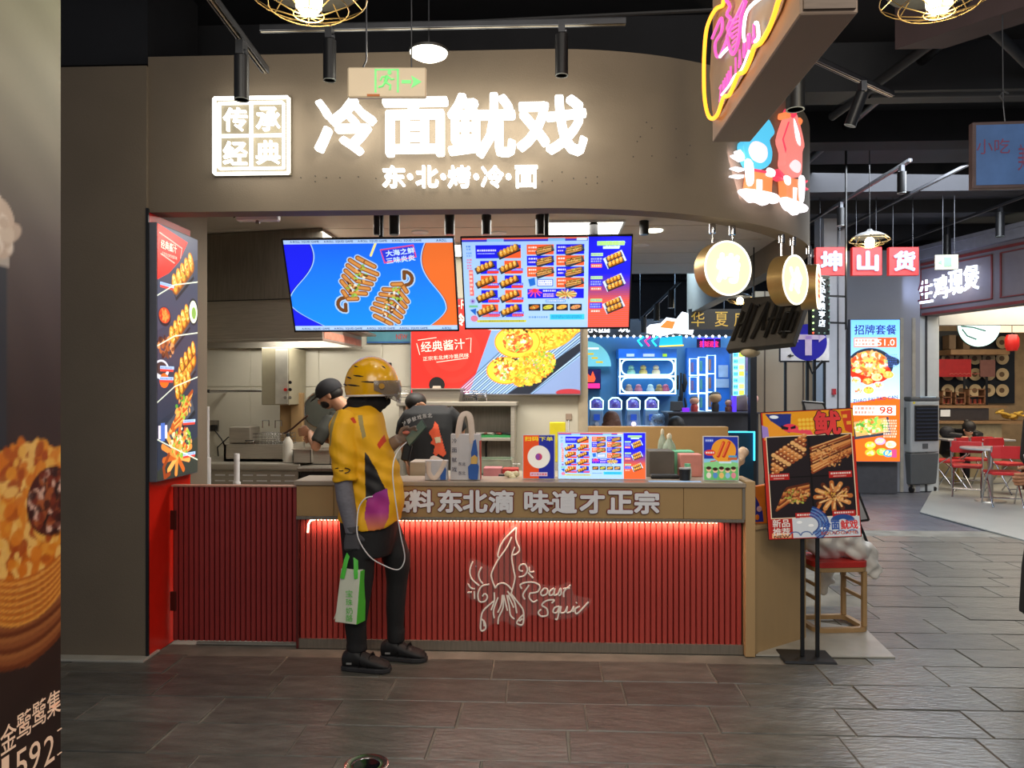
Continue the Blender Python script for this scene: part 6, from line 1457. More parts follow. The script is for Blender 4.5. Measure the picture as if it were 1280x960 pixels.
ntube('white_tube', [(480, -30), (400, 30), (360, 90), (345, 200), (350, 260)], NWH, .006); ntube('white_tube', [(190, 358), (215, 330), (245, 300)], NWH, .006)
ntube('white_tube', [(422, 145), (435, 150), (442, 230), (420, 262)], NWH, .006); ntube('white_tube', [(200, 600), (250, 540), (285, 480), (330, 440), (380, 320)], NWH, .004)
A_, B_ = Vector((*nbp(180, 590), 0)), Vector((*nbp(395, 205), 0))
for k, ch in enumerate('ZHULIAODA'):
    v = A_.lerp(B_, k / 8); write('lettering', NB, ch, v.x, v.y, .062, NPK, w=.034 if ch != 'I' else .008, ex=.006, y=-.014)
part('hanger', NB, MB().cyl((.25, .085, .86), (.25, .085, 4.31 - P1.z), .012), BLACKM); part('hanger', NB, MB().cyl((Lb - .25, .085, .86), (Lb - .25, .085, 4.31 - P1.z), .012), BLACKM)
point('neon_glow', NB.matrix_world @ Vector((.45, -.22, .35)), 5.0, (1, .55, .25), .15)

# round drum lamps under the curved fascia
GOLD = mat('brushed_gold_rim', 'b89a62', .35, .7, var=.08)
for i, (px, py, dd, nrm_a, R_, lab) in enumerate(((903, 337, 4.95, 22, .176, 'round lit drum sign, first and widest under the curved fascia'), (984, 351, 5.3, 44, .172, 'round lit drum sign turned half aside, middle of the three'), (1012, 359, 5.75, 66, .168, 'round drum sign seen almost edge-on at the fascia end'))):
    c = D(px, py, dd); a = math.radians(nrm_a)
    t = thing('drum_lamp_sign', lab, 'lamp sign', c, a, 'round drum signs under the fascia')
    MX = Matrix.Rotation(PI / 2, 4, 'X')   # z -> -y
    part('drum', t, MB().lathe([(R_ * .97, .06), (R_, .055), (R_, -.055), (.001, -.055)][::-1], M=MX, n=40), GOLD, smooth=.6)
    part('face', t, MB().lathe([(.001, .062), (R_ * .955, .062), (R_ * .955, .05), (.001, .05)], M=MX, n=40), glow('drum_face', 'fff0b4', 1.25, True))
    part('rim', t, MB().tube([MX @ Vector((R_ * .965 * math.cos(q), R_ * .965 * math.sin(q), .062)) for q in np.linspace(0, 2 * PI, 49)], .006, 6), glow('drum_rim', 'fffbe6', 2.0), smooth=1)
    if i < 2: write('lettering', t, '烤' if i == 0 else '冷', 0, 0, R_ * 1.08, glow('drum_text', 'fffdf2', 3.0), w=R_ * 1.0, bold=.05, y=-.066)
    else: write('lettering', t, '面', 0, 0, R_ * 1.1, glow('drum_red', 'e8402a', 1.0), w=R_ * 1.0, bold=.02, y=-.066)
    for sx in (-.075, .075): part('hanger_rod', t, MB().cyl((sx, 0, R_ - .01), (sx, 0, 2.655 - c.z), .007, 8), CHROME); part('ceiling_cup', t, MB().cyl((sx, 0, 2.60 - c.z), (sx, 0, 2.659 - c.z), .022, 16), CHROME, smooth=.6)
    point('drum_glow', c + Vector((math.sin(a), -math.cos(a), 0)) * .28, 1.2, (1, .85, .55), .12)

# two lit squid-shaped signs on the curved fascia
def arc_sign(name, label, px, py, outlines, rods=True):
    r = ray(px, py)   # intersect with the arc
    a_, b_, c_ = r.x ** 2 + r.y ** 2, -2 * (r.x * ACX + r.y * ACY), ACX ** 2 + ACY ** 2 - AR ** 2
    t = (-b_ - math.sqrt(b_ * b_ - 4 * a_ * c_)) / (2 * a_); q = Vector((r.x * t, r.y * t, EYE + r.z * t)); th = math.atan2(q.x - ACX, ACY - q.y)
    T = thing(name, label, 'sign', M=Matrix.Translation(q) @ Matrix.Rotation(th, 4, 'Z')); n_ = MWD[T].to_3x3() @ Vector((0, -1, 0))
    def loc(x, y):
        rr = ray(880 + x / 6.4, 130 + y / 6.4); tt_ = (q - Vector((0, 0, EYE))).dot(n_) / rr.dot(n_); v = MWD[T].inverted() @ (Vector((0, 0, EYE)) + rr * tt_); return (v.x, v.z)
    for nm, pts, m, y0, y1, sm in outlines:
        pp = [Vector((*loc(*p), 0)) for p in pts]
        if sm: pp = smoothp(pp, 3, True)
        part(nm, T, MB().prism([(v.x, v.y) for v in pp], y0, y1), m, bevel=.002)
    return T
SB_ = glow('squid_blue', '58c8f0', .95); SW = glow('squid_white', 'fff6fa', 1.7); SWB = glow('squid_pale', 'fbe8ea', 1.0); SO = glow('squid_orange', 'ff8a50', 1.0); SP = glow('squid_coral', 'f88a80', .95); SR = glow('squid_red', 'f0405a', 1.1); SBK = mat('sign_back_violet', '4a3a58', .5, emit=.1, ecol='8a3aa0')
arc_sign('blue_squid_light_sign', 'lit blue squid-shaped sign on a white cloud at the fascia bend', 936, 205, [
    ('hood', [(450, 140), (495, 215), (500, 260), (465, 310), (485, 400), (470, 490), (400, 540), (310, 520), (265, 430), (260, 320), (330, 290), (400, 200)], SB_, -.06, -.008, True),
    ('belly', [(365, 320), (430, 360), (440, 440), (395, 490), (325, 465), (290, 390), (315, 330)], SWB, -.066, -.061, True),
    ('skirt', [(320, 530), (490, 560), (480, 720), (300, 690)], SO, -.06, -.008, False), ('arm_block', [(260, 470), (320, 490), (325, 650), (275, 660)], SW, -.07, -.061, True), ('arm_block', [(440, 530), (495, 550), (490, 600), (430, 590)], SW, -.07, -.061, True),
    ('tentacle', [(265, 470), (200, 430), (195, 415), (270, 445)], SW, -.055, -.008, False), ('tentacle', [(265, 450), (225, 390), (235, 380), (280, 440)], SW, -.055, -.008, False), ('tentacle', [(265, 550), (190, 525), (195, 515), (265, 530)], SW, -.055, -.008, False), ('tentacle', [(265, 605), (185, 590), (190, 578), (265, 580)], SW, -.055, -.008, False),
    ('leg_stripe', [(355, 620), (395, 625), (395, 705), (355, 700)], SW, -.07, -.061, False), ('collar', [(320, 535), (490, 565), (488, 585), (320, 555)], SR, -.069, -.061, False), ('cloud', [(225, 720), (260, 695), (480, 730), (530, 770), (510, 810), (460, 800), (420, 825), (360, 800), (310, 800), (270, 765)], SW, -.075, -.04, True)])
arc_sign('red_squid_light_sign', 'lit coral red squid-shaped sign on a white cloud near the fascia end', 982, 205, [
    ('hood', [(635, 70), (680, 110), (735, 330), (720, 400), (715, 560), (680, 600), (620, 590), (580, 500), (585, 400), (560, 290), (610, 130)], SP, -.06, -.008, True),
    ('hood_tip', [(640, 40), (668, 95), (640, 130), (612, 95)], SR, -.066, -.008, True), ('hood_side', [(563, 300), (585, 380), (580, 410), (552, 300), (600, 160), (612, 160)], SR, -.064, -.061, False), ('bow', [(585, 80), (620, 100), (610, 130), (580, 125)], SO, -.066, -.008, True), ('bow', [(690, 125), (715, 150), (700, 185), (682, 160)], SO, -.066, -.008, True),
    ('highlight', [(645, 130), (690, 250), (700, 350), (665, 300)], SW, -.064, -.061, True), ('belly', [(655, 460), (700, 495), (690, 560), (645, 555), (610, 505)], SWB, -.066, -.061, True),
    ('skirt', [(580, 600), (725, 620), (715, 800), (590, 750)], SO, -.06, -.008, False), ('arm_block', [(565, 590), (610, 600), (610, 660), (575, 650)], SW, -.07, -.061, True), ('arm_block', [(685, 600), (728, 610), (720, 790), (690, 780)], SW, -.07, -.061, True),
    ('tentacle', [(575, 600), (525, 540), (535, 530), (585, 580)], SR, -.055, -.008, False), ('tentacle', [(570, 625), (520, 600), (525, 588), (575, 605)], SR, -.055, -.008, False), ('tentacle', [(725, 640), (770, 620), (768, 635), (728, 665)], SR, -.055, -.008, False), ('tentacle', [(728, 660), (778, 690), (770, 700), (726, 685)], SR, -.055, -.008, False),
    ('leg_stripe', [(640, 680), (665, 685), (660, 790), (640, 780)], SW, -.07, -.061, False), ('cloud', [(552, 780), (580, 760), (730, 820), (748, 860), (720, 880), (690, 870), (660, 900), (620, 870), (585, 850)], SW, -.075, -.04, True)])
q = D(948, 215, 4.75); area('squid_sign_light', q, D(960, 205, 5.3), 1.2, .35, .3, (1, .75, .8))

# dark tilted sign seen from its back
c8 = [D(907, 437, 6.9), D(991, 428, 6.5), D(1012, 366, 6.7), D(932, 372, 7.1)]
nn = (c8[1] - c8[0]).cross(c8[3] - c8[0]).normalized()
TSG = thing('tilted_dark_sign', 'dark metal sign hanging tilted behind the drum lamps, raised strokes unlit', 'sign', (c8[0] + c8[2]) / 2)
DKM = mat('dark_bronze', '4c463e', .5, .4, var=.15); DK2 = mat('darker_bronze', '25221e', .5, .3)
part('tray', TSG, MB().hexa([c8[0], c8[1], c8[1] + nn * -.07, c8[0] + nn * -.07, c8[3], c8[2], c8[2] + nn * -.07, c8[3] + nn * -.07]), DKM, world=True, bevel=.004)
def tq(u, v): return c8[0].lerp(c8[1], u).lerp(c8[3].lerp(c8[2], u), v)
sgn = 1 if nn.y < 0 else -1
for st in ([(.06, .15), (.06, .7)], [(.06, .45), (.16, .45)], [(.16, .2), (.16, .85)], [(.24, .1), (.24, .8), (.30, .8)], [(.36, .15), (.42, .85), (.48, .3)], [(.52, .5), (.70, .5)], [(.56, .15), (.56, .85)], [(.66, .2), (.66, .9)], [(.72, .75), (.92, .75)], [(.76, .2), (.92, .2), (.92, .6), (.76, .6), (.76, .2)], [(.84, .1), (.84, .9)]):
    part('raised_stroke', TSG, MB().tube([tq(*p) + nn * sgn * .015 for p in st], .016, 4), DK2, world=True)
part('edge_lamp', TSG, MB().ell(D(938, 440, 6.85), .09, .09, .05, 16, 8), mat('lamp_cream', 'b8a888', .5), world=True, smooth=1)
for u in (.15, .85): part('hanger', TSG, MB().cyl(tq(u, .95), Vector((tq(u, .95).x, tq(u, .95).y, 4.31)), .006), BLACKM, world=True)

# gold-lettered sign far behind
q = D(900, 399, 10.5)
GS = thing('gold_letter_sign', 'dark hanging sign with dull gold characters far behind the drum lamps', 'sign', q)
part('board', GS, MB().box(-.42, .55, 0, .05, -.14, .14), mat('dark_board', '1e1a16', .6)); GL_ = mat('gold_print', 'b8902c', .4, emit=.25)
for ch, x in (('华', -.3), ('夏', .02), ('度', .28)): write('lettering', GS, ch, x, 0, .2, GL_, w=.18, y=-.004)
for x in (-.35, .45): part('hanger', GS, MB().cyl((x, .02, .14), (x, .02, 4.31 - q.z), .006), BLACKM)

# vertical lit sign with bulbs
q = D(1026, 381, 8.0)
VS = thing('vertical_bulb_sign', 'narrow vertical black sign with white lit characters and border bulbs', 'sign', q, .35)
h_ = .31; w_ = .115
part('board', VS, MB().box(-w_, w_, 0, .06, -h_, h_), mat('black_green_board', '141c1a', .5), bevel=.004)
WC = glow('cool_white_text', 'e6f2ff', 2.0)
for k, ch in enumerate('大品食粮亨店'): write('lettering', VS, ch, .01, .25 - k * .088, .078, WC, w=.085, bold=.02, y=-.006)
bcol = [glow('bulb_green', 'c8ff9a', 2.2), glow('bulb_warm', 'ffe8a0', 2.2), glow('bulb_red', 'ff5030', 2.4)]
for k in range(9):
    for sx in (-1, 1): part('bulb', VS, MB().ell((sx * w_ * .86, -.006, .27 - k * .066), .010, .010, .010, 8, 6), bcol[0 if sx < 0 and k > 3 else 1] if sx < 0 else mat('bulb_off', '6a8a84', .3, emit=.4))
for k in range(3): part('bulb', VS, MB().ell((-w_ * .86 + k * .07, -.006, -.295), .010, .010, .010, 8, 6), bcol[2] if k == 0 else mat('bulb_off', '6a8a84', .3, emit=.4))
for z in (.1, -.18): part('bracket', VS, MB().box(w_, w_ + .22, .02, .035, z - .01, z + .01), BLACKM)
part('post', VS, MB().box(w_ + .21, w_ + .225, .01, .025, -.25, 4.31 - VS.location.z), BLACKM)
# round blue arrow sign on posts
q = D(1010, 428, 8.3)
AS = thing('round_arrow_sign', 'round blue road sign with white split arrows', 'sign', (q.x, q.y, 0)); z0 = q.z
MXs = Matrix.Translation((0, 0, z0)) @ Matrix.Rotation(PI / 2, 4, 'X')
part('disc', AS, MB().lathe([(.001, .012), (.198, .012), (.198, 0), (.001, 0)], M=MXs, n=40), mat('sign_blue', '2a28a8', .4, var=.05, emit=.22)); AW = mat('arrow_white', 'd8c8e8', .5, emit=.15)
part('arrow', AS, MB().box(-.035, .035, -.018, -.012, z0 - .14, z0 + .07).box(-.12, .12, -.018, -.012, z0 + .03, z0 + .085).prism([(-.11, z0 + .0), (-.11, z0 + .115), (-.185, z0 + .057)], -.018, -.012).prism([(.11, z0 + .0), (.11, z0 + .115), (.185, z0 + .057)], -.018, -.012), AW, kind=None)
for x in (.0, .075): part('post', AS, MB().box(x - .015, x + .015, .01, .035, 0, z0), BLACKM)
part('brace', AS, MB().tube([(.0, .02, z0 - .2), (.05, .02, z0 - .33), (.16, .02, z0 - .2)], .016, 6), BLACKM); part('foot_plate', AS, MB().box(-.2, .25, -.1, .2, 0, .02), BLACKM)
q = D(1004, 439, 9.0)
WB = thing('white_direction_board', 'white board with black border and small arrow behind the blue round sign', 'sign', (q.x, q.y, 0))
part('panel', WB, MB().box(-.27, .30, .004, .03, q.z - .12, q.z + .15), mat('board_white', 'c4c4c8', .5)); part('border', WB, MB().box(-.27, .30, -.002, .004, q.z - .13, q.z - .11).box(-.28, -.26, -.002, .004, q.z - .12, q.z + .15), BLACKM); part('arrow_mark', WB, MB().prism([(-.18, q.z - .05), (-.14, q.z - .03), (-.14, q.z - .07)], -.004, .003).box(-.14, -.11, -.004, .003, q.z - .055, q.z - .045), BLK)
for x in (-.2, .25): part('post', WB, MB().box(x - .015, x + .015, .01, .03, 0, q.z - .12), BLACKM)
# three red square character signs
for i, (px, ch) in enumerate(((1038.5, '坤'), (1084, '山'), (1130, '货'))):
    q = D(px, 326.5, 9.5)
    t = thing('red_square_sign', 'red square hanging sign with pale blue character, ' + ['nearest the fascia end', 'half behind the cage pendant', 'last one beside the restaurant front'][i], 'sign', q, group='red square character signs')
    part('board', t, MB().box(-.18, .18, 0, .07, -.175, .175), mat('red_sign_face', 'c02c2c', .5, emit=.35, var=.05), bevel=.004)
    write('lettering', t, ch, 0, 0, .25, glow('ice_letter', 'b4d4ff', 1.1), w=.26, bold=.045, ex=.02, y=-.004)
    part('hanger', t, MB().cyl((-.12, .03, .175), (-.12, .03, 4.31 - q.z), .004), RAILM); part('hanger', t, MB().cyl((.12, .03, .175), (.12, .03, 4.31 - q.z), .004), RAILM)
# hanging blue sign at the frame edge
q = D(1263, 193, 4.6)
HB = thing('hanging_blue_sign', 'blue framed sign hanging from the corridor ceiling by a cord', 'sign', q, -.05)
part('frame', HB, MB().box(-.215, .3, 0, .05, -.20, .20), mat('sign_frame_brown', '6a5a5a', .4, .3), bevel=.004); part('face', HB, MB().box(-.195, .28, -.003, .0, -.18, .18), mat('dim_blue_face', '4a6a9c', .4, var=.25, scale=5, emit=.18))
RDm = mat('dim_red_print', '8a4a6a', .5)
write('lettering', HB, '小吃', -.10, .05, .09, RDm, y=-.005); write('lettering', HB, '美食', .10, -.02, .16, RDm, y=-.005, w=.12)
part('hanger', HB, MB().tube([(-.02, .02, .20), (-.03, .02, .3), (-.04, .02, 4.31 - q.z)], .004, 6), RAILM); part('hanger', HB, MB().cyl((.2, .02, .20), (.2, .02, 4.31 - q.z), .004), RAILM); part('hook', HB, MB().tube([(-.03, .02, .33), (-.05, .02, .36), (-.03, .02, .39), (.0, .02, .37)], .006, 6), RAILM)

# ================================================================ corridor end walls
a, b = W(944, 0, 11.9).x, W(1031, 0, 11.9).x
structure('wall_corridor_beige', MB().box(a, b, 11.9, 12.1, 0, 3.1), BEIGE)
for px in (955, 1003): part('groove', bpy.data.objects['wall_corridor_beige'], MB().box(W(px, 0, 11.9).x, W(px, 0, 11.9).x + .02, 11.89, 11.9, 0, 3.1), mat('groove_brown', '5c4a3a', .7))
a, b = W(1030, 0, 11.3).x, W(1057, 0, 11.3).x
pl = structure('wall_pillar', MB().box(a, b, 11.3, 11.7, 0, 4.3), mat('white_pillar', 'bcbcc0', .5, var=.03))
part('corner_trim', pl, MB().box(b - .12, b - .10, 11.29, 11.3, 0, 4.3), RAILM)
t = single('fire_alarm_box', 'tiny red alarm box mounted on the white pillar', 'alarm', MB().box(W(1041, 0, 11.25).x, W(1045, 0, 11.25).x, 11.24, 11.299, W(0, 493, 11.25).z, W(0, 486, 11.25).z), mat('alarm_red', 'b02830', .4), (a + .1, 11.28, 1.55))
a, b = W(1057, 0, 12.3).x, W(1150, 0, 12.3).x
gw = structure('wall_corridor_grey', MB().box(a, b, 12.3, 12.5, 0, 3.78), GREYW)
for px in (1125, 1140): part('door_seam', gw, MB().box(W(px, 0, 12.29).x, W(px, 0, 12.29).x + .05, 12.28, 12.3, 0, 2.72), mat('beige_panel', 'a8a294', .6))
part('plinth', gw, MB().box(a, W(1118, 0, 12.2).x, 12.1, 12.3, 0, .48), mat('dark_plinth', '4a4a4e', .6))
# combo lightbox
im = Img(120, 350, 'a8d4f4')
for y in range(0, 200): im.rect(0, y, 120, y + 1.2, tuple(np.array([.42, .72, 1.0]) * (1 - y / 260) + np.array([.9, .97, 1.0]) * (y / 260)))
im.poly([(0, 205), (40, 200), (80, 190), (120, 196), (120, 350), (0, 350)], 'f0641c')
im.ell(48, 112, 56, 42, '2a3440'); im.line(80, 92, 110, 104, 9, '2a3440'); im.ell(48, 130, 50, 28, 'c8321c'); im.ell(46, 108, 44, 31, 'e0a850'); im.speck(46, 108, 42, 28, 260, 4, ['f4d060', 'd84a28', 'e8b070', 'a8c850', 'f8e8c0', 'c87030'])
for x, y, c in ((64, 142, 'c8e0a0'), (92, 136, 'e8b050'), (12, 150, 'b8d8c8'), (42, 152, 'e88038'), (68, 162, 'c8dcd8'), (18, 176, 'b8dce0'), (44, 174, 'e8c040')): im.ell(x, y, 13, 9, c); im.ell(x, y - 1.5, 9, 6, c, k=.9); im.speck(x, y - 1, 9, 5, 16, 2, ['f0d060', 'd86a30', 'c8e080'])
im.rect(8, 44, 112, 68, 'f05a2c'); im.rect(10, 46, 66, 66, 'ffe8e0'); im.scrib(12, 47, 60, 65, 'e04a28', 2)
im.scrib(84, 84, 114, 118, '4868c0', 6, .6); im.rect(6, 212, 110, 236, 'fff0e8'); im.scrib(10, 214, 60, 234, 'e0502c', 2)
im.para(50, 268, 46, 22, -.15, '343c48'); im.para(50, 265, 40, 18, -.15, 'd8a060'); im.speck(50, 262, 38, 17, 200, 4, ['7ac050', '4a9a38', 'e8b050', 'f4e0b0', 'd86a30'], -.15)
for x, y, c in ((48, 310, 'e8d038'), (72, 300, 'e0a0c8'), (98, 308, 'c8e0c0'), (48, 328, 'f0b030'), (76, 326, '88c840'), (92, 330, '3a98c8')): im.ell(x, y, 13, 9, c); im.speck(x, y, 9, 5, 12, 2, ['f8e880', 'e0e0a0'])
im.scrib(80, 246, 112, 292, 'ffe0c8', 7, .8); im.rect(100, 320, 112, 340, 'e04878')
pa, pb = D(1058, 401, 11.95), D(1117, 401, 11.95); cw = (pb - pa).length
CL = thing('combo_lightbox', 'tall blue and orange lightbox menu with pot dishes beside the air cooler', 'lightbox', ((pa.x + pb.x) / 2, 12.0, 1.585))
part('box', CL, MB().box(-cw / 2 - .01, cw / 2 + .01, 0, .09, -1.09, 1.09), GRAYBOX); picture('print', CL, im, cw, 2.16, painted('screen_box', 1.05))
IND = mat('indigo_print', '2a1ea0', .5, emit=.2); HOT = glow('hot_text', 'f04a28', 1.0)
write('lettering', CL, '招牌套餐', 0, .93, .15, IND, w=cw * .86, bold=.012, y=-.004); write('lettering', CL, '51.0', .16, .735, .10, glow('white_print', 'fff8f4', 1.1), w=.26, bold=.02, y=-.005)
write('lettering', CL, 'ZHAO PAI TAO CAN', .0, -.13, .055, IND, w=cw * .92, bold=.012, rot=.10, y=-.006); write('lettering', CL, '98', .16, -.30, .11, HOT, w=.2, bold=.02, y=-.006)
# air cooler on casters
q = GZ(1147, 615); rzc = math.radians(18)
AC = thing('air_cooler', 'grey evaporative air cooler on casters beside the combo lightbox', 'air cooler', (q.x + .02, q.y + .2, 0), rzc)
# local: front face -y (louvres) , left face -x
wd, dp_ = .27, .25; GRY = mat('cooler_grey', 'a9afb2', .5, var=.04); DGR = mat('cooler_dark', '55595c', .55, var=.05)
mb = MB().box(-wd, wd, -dp_, dp_, .62, 1.42); part('upper_body', AC, mb, GRY, bevel=.02, seg=2); part('tank', AC, MB().hexa([Vector(p) for p in ((-wd + .03, -dp_ + .02, .12), (wd - .03, -dp_ + .02, .12), (wd - .03, dp_ - .02, .12), (-wd + .03, dp_ - .02, .12), (-wd, -dp_, .61), (wd, -dp_, .61), (wd, dp_, .61), (-wd, dp_, .61))]), DGR, bevel=.012)
part('lid', AC, MB().box(-wd - .01, wd + .01, -dp_ - .01, dp_ + .01, 1.425, 1.49), DGR, bevel=.02, seg=2); part('control_strip', AC, MB().box(-.1, .2, -dp_ - .012, -dp_ + .1, 1.47, 1.495), mat('cooler_display', '9ab0c0', .3), bevel=.004)
part('grille_frame', AC, MB().box(-.21, .24, -dp_ - .02, -dp_, .80, 1.36), BLACKM, bevel=.012)
for k in range(9): part('louvre', AC, MB().box(-.19, .22, -dp_ - .03, -dp_ - .02, .83 + k * .058, .85 + k * .058), mat('louvre_blue_black', '2a3040', .4))
for k in range(2): part('side_grille', AC, MB().box(-wd - .008, -wd, -.16 + k * .18, -.05 + k * .18, .75, 1.32), mat('side_grille', '646a6c', .6))
part('badge', AC, MB().box(-.05, .05, -dp_ - .006, -dp_, .68, .76), DGR); part('sticker', AC, MB().box(-.23, -.19, -dp_ - .004, -dp_, 1.38, 1.41), mat('yellow_sticker', 'd8c83a', .5))
for sx in (-1, 1):
    for sy in (-1, 1):
        c = Vector((sx * (wd - .06), sy * (dp_ - .05), .045)); part('caster', AC, MB().cyl(c + Vector((-.018, 0, 0)), c + Vector((.018, 0, 0)), .044, 16).box(c.x - .012, c.x + .012, c.y - .012, c.y + .012, .05, .125), BLK, smooth=.6)

# ================================================================ chicken restaurant
lf = structure('floor_restaurant', MB().prism([(v.x, v.y) for v in (GZ(1150, 641), GZ(1290, 679), GZ(1500, 679), Vector((16, 17, 0)), Vector((6.4, 17, 0)), GZ(1166, 612))], 0.0, .012, 'xy'), mat('light_floor', '9ea09a', .35, var=.08, scale=2))
A0, A1 = D(1147, 397, 12.1), D(1300, 397, 10.0); A0.z = A1.z = 0
ud = (A1 - A0).normalized(); nd = Vector((ud.y, -ud.x, 0)); rzf = math.atan2(ud.y, ud.x)
RF = structure('wall_restaurant_fascia', MB(), mat('fascia_grey_brown', '6a6266', .6, var=.06)); bpy.data.objects.remove(RF)
FM = Matrix.Translation(A0) @ Matrix.Rotation(rzf, 4, 'Z'); FL_ = (A1 - A0).length + 1.5
def fb(x0, x1, y0, y1, z0, z1): return MB().box(x0, x1, y0, y1, z0, z1, FM)
wr = structure('wall_restaurant_fascia', fb(0, FL_, 0, .3, 2.75, 3.62), mat('fascia_grey_brown', '6a6266', .6, var=.06)); MWD[wr] = Matrix()
RDT = mat('dark_red_trim', '6e2a26', .5)
part('cornice', wr, fb(-.05, FL_, -.06, .3, 3.62, 3.76), mat('cornice_grey', '7c7c84', .5)); part('cornice_step', wr, fb(-.05, FL_, -.10, .3, 3.76, 3.82), mat('cornice_grey', '7c7c84', .5)); part('red_line', wr, fb(0, FL_, -.012, 0, 3.53, 3.57), RDT); part('red_line', wr, fb(.1, FL_, -.012, 0, 2.75, 2.79), RDT)
for x0, x1 in ((.06, 1.42), (1.55, 3.0)):
    for (a, b, c_, d_) in ((x0, x1, 2.86, 2.875), (x0, x1, 3.47, 3.485), (x0, x0 + .02, 2.86, 3.48), (x1 - .02, x1, 2.86, 3.48)): part('panel_molding', wr, fb(a, b, -.02, 0, c_, d_), RDT)
CS = thing('chicken_restaurant_sign', 'blue-white haloed four-character sign on the grey restaurant fascia', 'sign', M=FM @ Matrix.Translation((.66, -.03, 3.16)))
HALO = glow('halo_white', 'dfeaff', 2.6); FACE_ = mat('dark_red_letter', '5a2030', .5)
for k, ch in enumerate('生鸡现煲'):
    write('letter_halo', CS, ch, -.43 + k * .285, (k - 1.5) * .03, .36, HALO, w=.27, bold=.014, ex=.02, y=0, res=2); write('letter', CS, ch, -.45 + k * .285, .02 + (k - 1.5) * .03, .33, FACE_, w=.25, ex=.01, y=-.03, res=2) if k == 0 else None
q = FM @ Vector((.66, -.3, 3.16)); area('halo_light', q, FM @ Vector((.66, 0, 3.16)), 5, 1.2, .35, (.55, .65, 1))
q = D(1183, 328, 9.2)
E2 = thing('small_exit_sign', 'small pale hanging exit sign in front of the restaurant fascia', 'exit sign', q, -.1)
part('panel', E2, MB().box(-.13, .13, -.012, .012, -.09, .09), mat('exit_pale', 'a8a894', .5), bevel=.004); part('pictogram', E2, MB().box(-.03, .05, -.016, -.012, -.05, .06), GREENP); part('arrow_mark', E2, MB().prism([(-.1, 0), (-.06, .03), (-.06, -.03)], -.016, -.012), GREENP); part('rod', E2, MB().cyl((-.04, 0, .09), (-.04, 0, 4.31 - q.z), .004), RAILM); part('rod', E2, MB().cyl((.09, 0, .09), (.09, 0, 4.31 - q.z), .004), RAILM)
# shop front frame
FR_ = mat('shopfront_white', 'c2c6c4', .45, var=.03)
x0, x1 = W(1146, 0, 12.4).x, W(1172, 0, 12.4).x
structure('trim_1', MB().box(x0, x1, 12.35, 12.5, 0, 2.78), FR_, bevel=.01)
structure('trim_2', MB().box(x1, x1 + 4.5, 12.35, 12.5, W(0, 411, 12.4).z, 2.95), FR_)
part('mullion', bpy.data.objects['trim_1'], MB().box(x0 + .1, x0 + .13, 12.33, 12.35, 0, 2.78), mat('mullion_dark', '4a4a4c', .4, .4)); part('mullion', bpy.data.objects['trim_1'], MB().box(x0 - .03, x0, 12.33, 12.35, 0, 2.78), mat('mullion_dark', '4a4a4c', .4, .4))
# inside: back wall with plates
YB = 15.5
wb_r = structure('wall_restaurant_back', MB().box(5.8, 14, YB, YB + .2, 0, 3.6), mat('warm_beige', 'a58a68', .7)); MWD[wb_r] = Matrix()
structure('ceiling_restaurant', MB().box(x0, 14, 12.5, YB, 3.3, 3.4), mat('warm_ceiling', '8a7358', .7))
def XB(px, Y=YB): return W(px, 0, Y).x
def ZB_(py, Y=YB): return W(0, py, Y).z
part('plate_panel', wb_r, MB().box(XB(1172), XB(1266), YB - .06, YB, ZB_(503), ZB_(418)), mat('dark_panel', '1c2026', .5))
PLW = mat('plate_glaze', 'c8b088', .3)
n_pl = 0
for r, py in enumerate((428, 448, 468, 488)):
    for k, px in enumerate((1184, 1201, 1218, 1235, 1252)):
        if r == 0 and k < 4: continue
        q = W(px, py, YB - .10); t = None
        me_name = 'display_plate'
        if n_pl == 0:
            pt0 = thing('display_plate', '', 'plate', q, group='round plates on the dark display wall')
            part('plate', pt0, MB().lathe([(.001, .0), (.07, .0), (.118, .022), (.122, .03), (.115, .03), (.065, .008), (.001, .008)], M=Matrix.Rotation(PI / 2, 4, 'X'), n=24), PLW, smooth=.7); part('centre', pt0, MB().lathe([(.001, .010), (.05, .010), (.05, .008)], M=Matrix.Rotation(PI / 2, 4, 'X'), n=16), mat('plate_centre', '6a5238', .4)); o = pt0
        else: o = copy_tree(pt0, loc=q)
        o['label'] = 'round plate on the restaurant wall, %s row, %s from the white post' % (['single top', 'second', 'third', 'lowest'][r], ['first', 'second', 'third', 'fourth', 'fifth'][k]); n_pl += 1
t = thing('red_banner', 'red fabric banner hanging before the restaurant plates', 'banner', (XB(1193), YB - .4, 0)); part('cloth', t, MB().box(XB(1174, YB - .4) - t.location.x, XB(1214, YB - .4) - t.location.x, 0, .03, ZB_(472, YB - .4), ZB_(451, YB - .4)), mat('banner_red', 'a81c20', .7)); part('scallop_line', t, MB().tube([(-.3 + k * .04, -.004, ZB_(469, YB - .4) + .02 * (k % 2)) for k in range(15)], .006, 5), mat('banner_trim', 'c86a60', .6)); part('post', t, MB().box(-.02, .02, .031, .05, 1.1, ZB_(452, YB - .4)), BLACKM); 
t2 = thing('brown_screen_panel', 'dull rose panel beside the red banner', 'panel', (XB(1222), YB - .35, 0)); part('panel', t2, MB().box(-.14, .14, 0, .03, ZB_(472, YB - .35), ZB_(452, YB - .35)), mat('rose_brown', '7a5048', .6)); part('post', t2, MB().box(-.02, .02, .031, .05, 1.1, ZB_(453, YB - .35)), BLACKM)
part('wood_beam', wb_r, MB().box(XB(1172), XB(1243), YB - .5, YB, ZB_(447), ZB_(441)), mat('mid_wood', '8a6a48', .6))
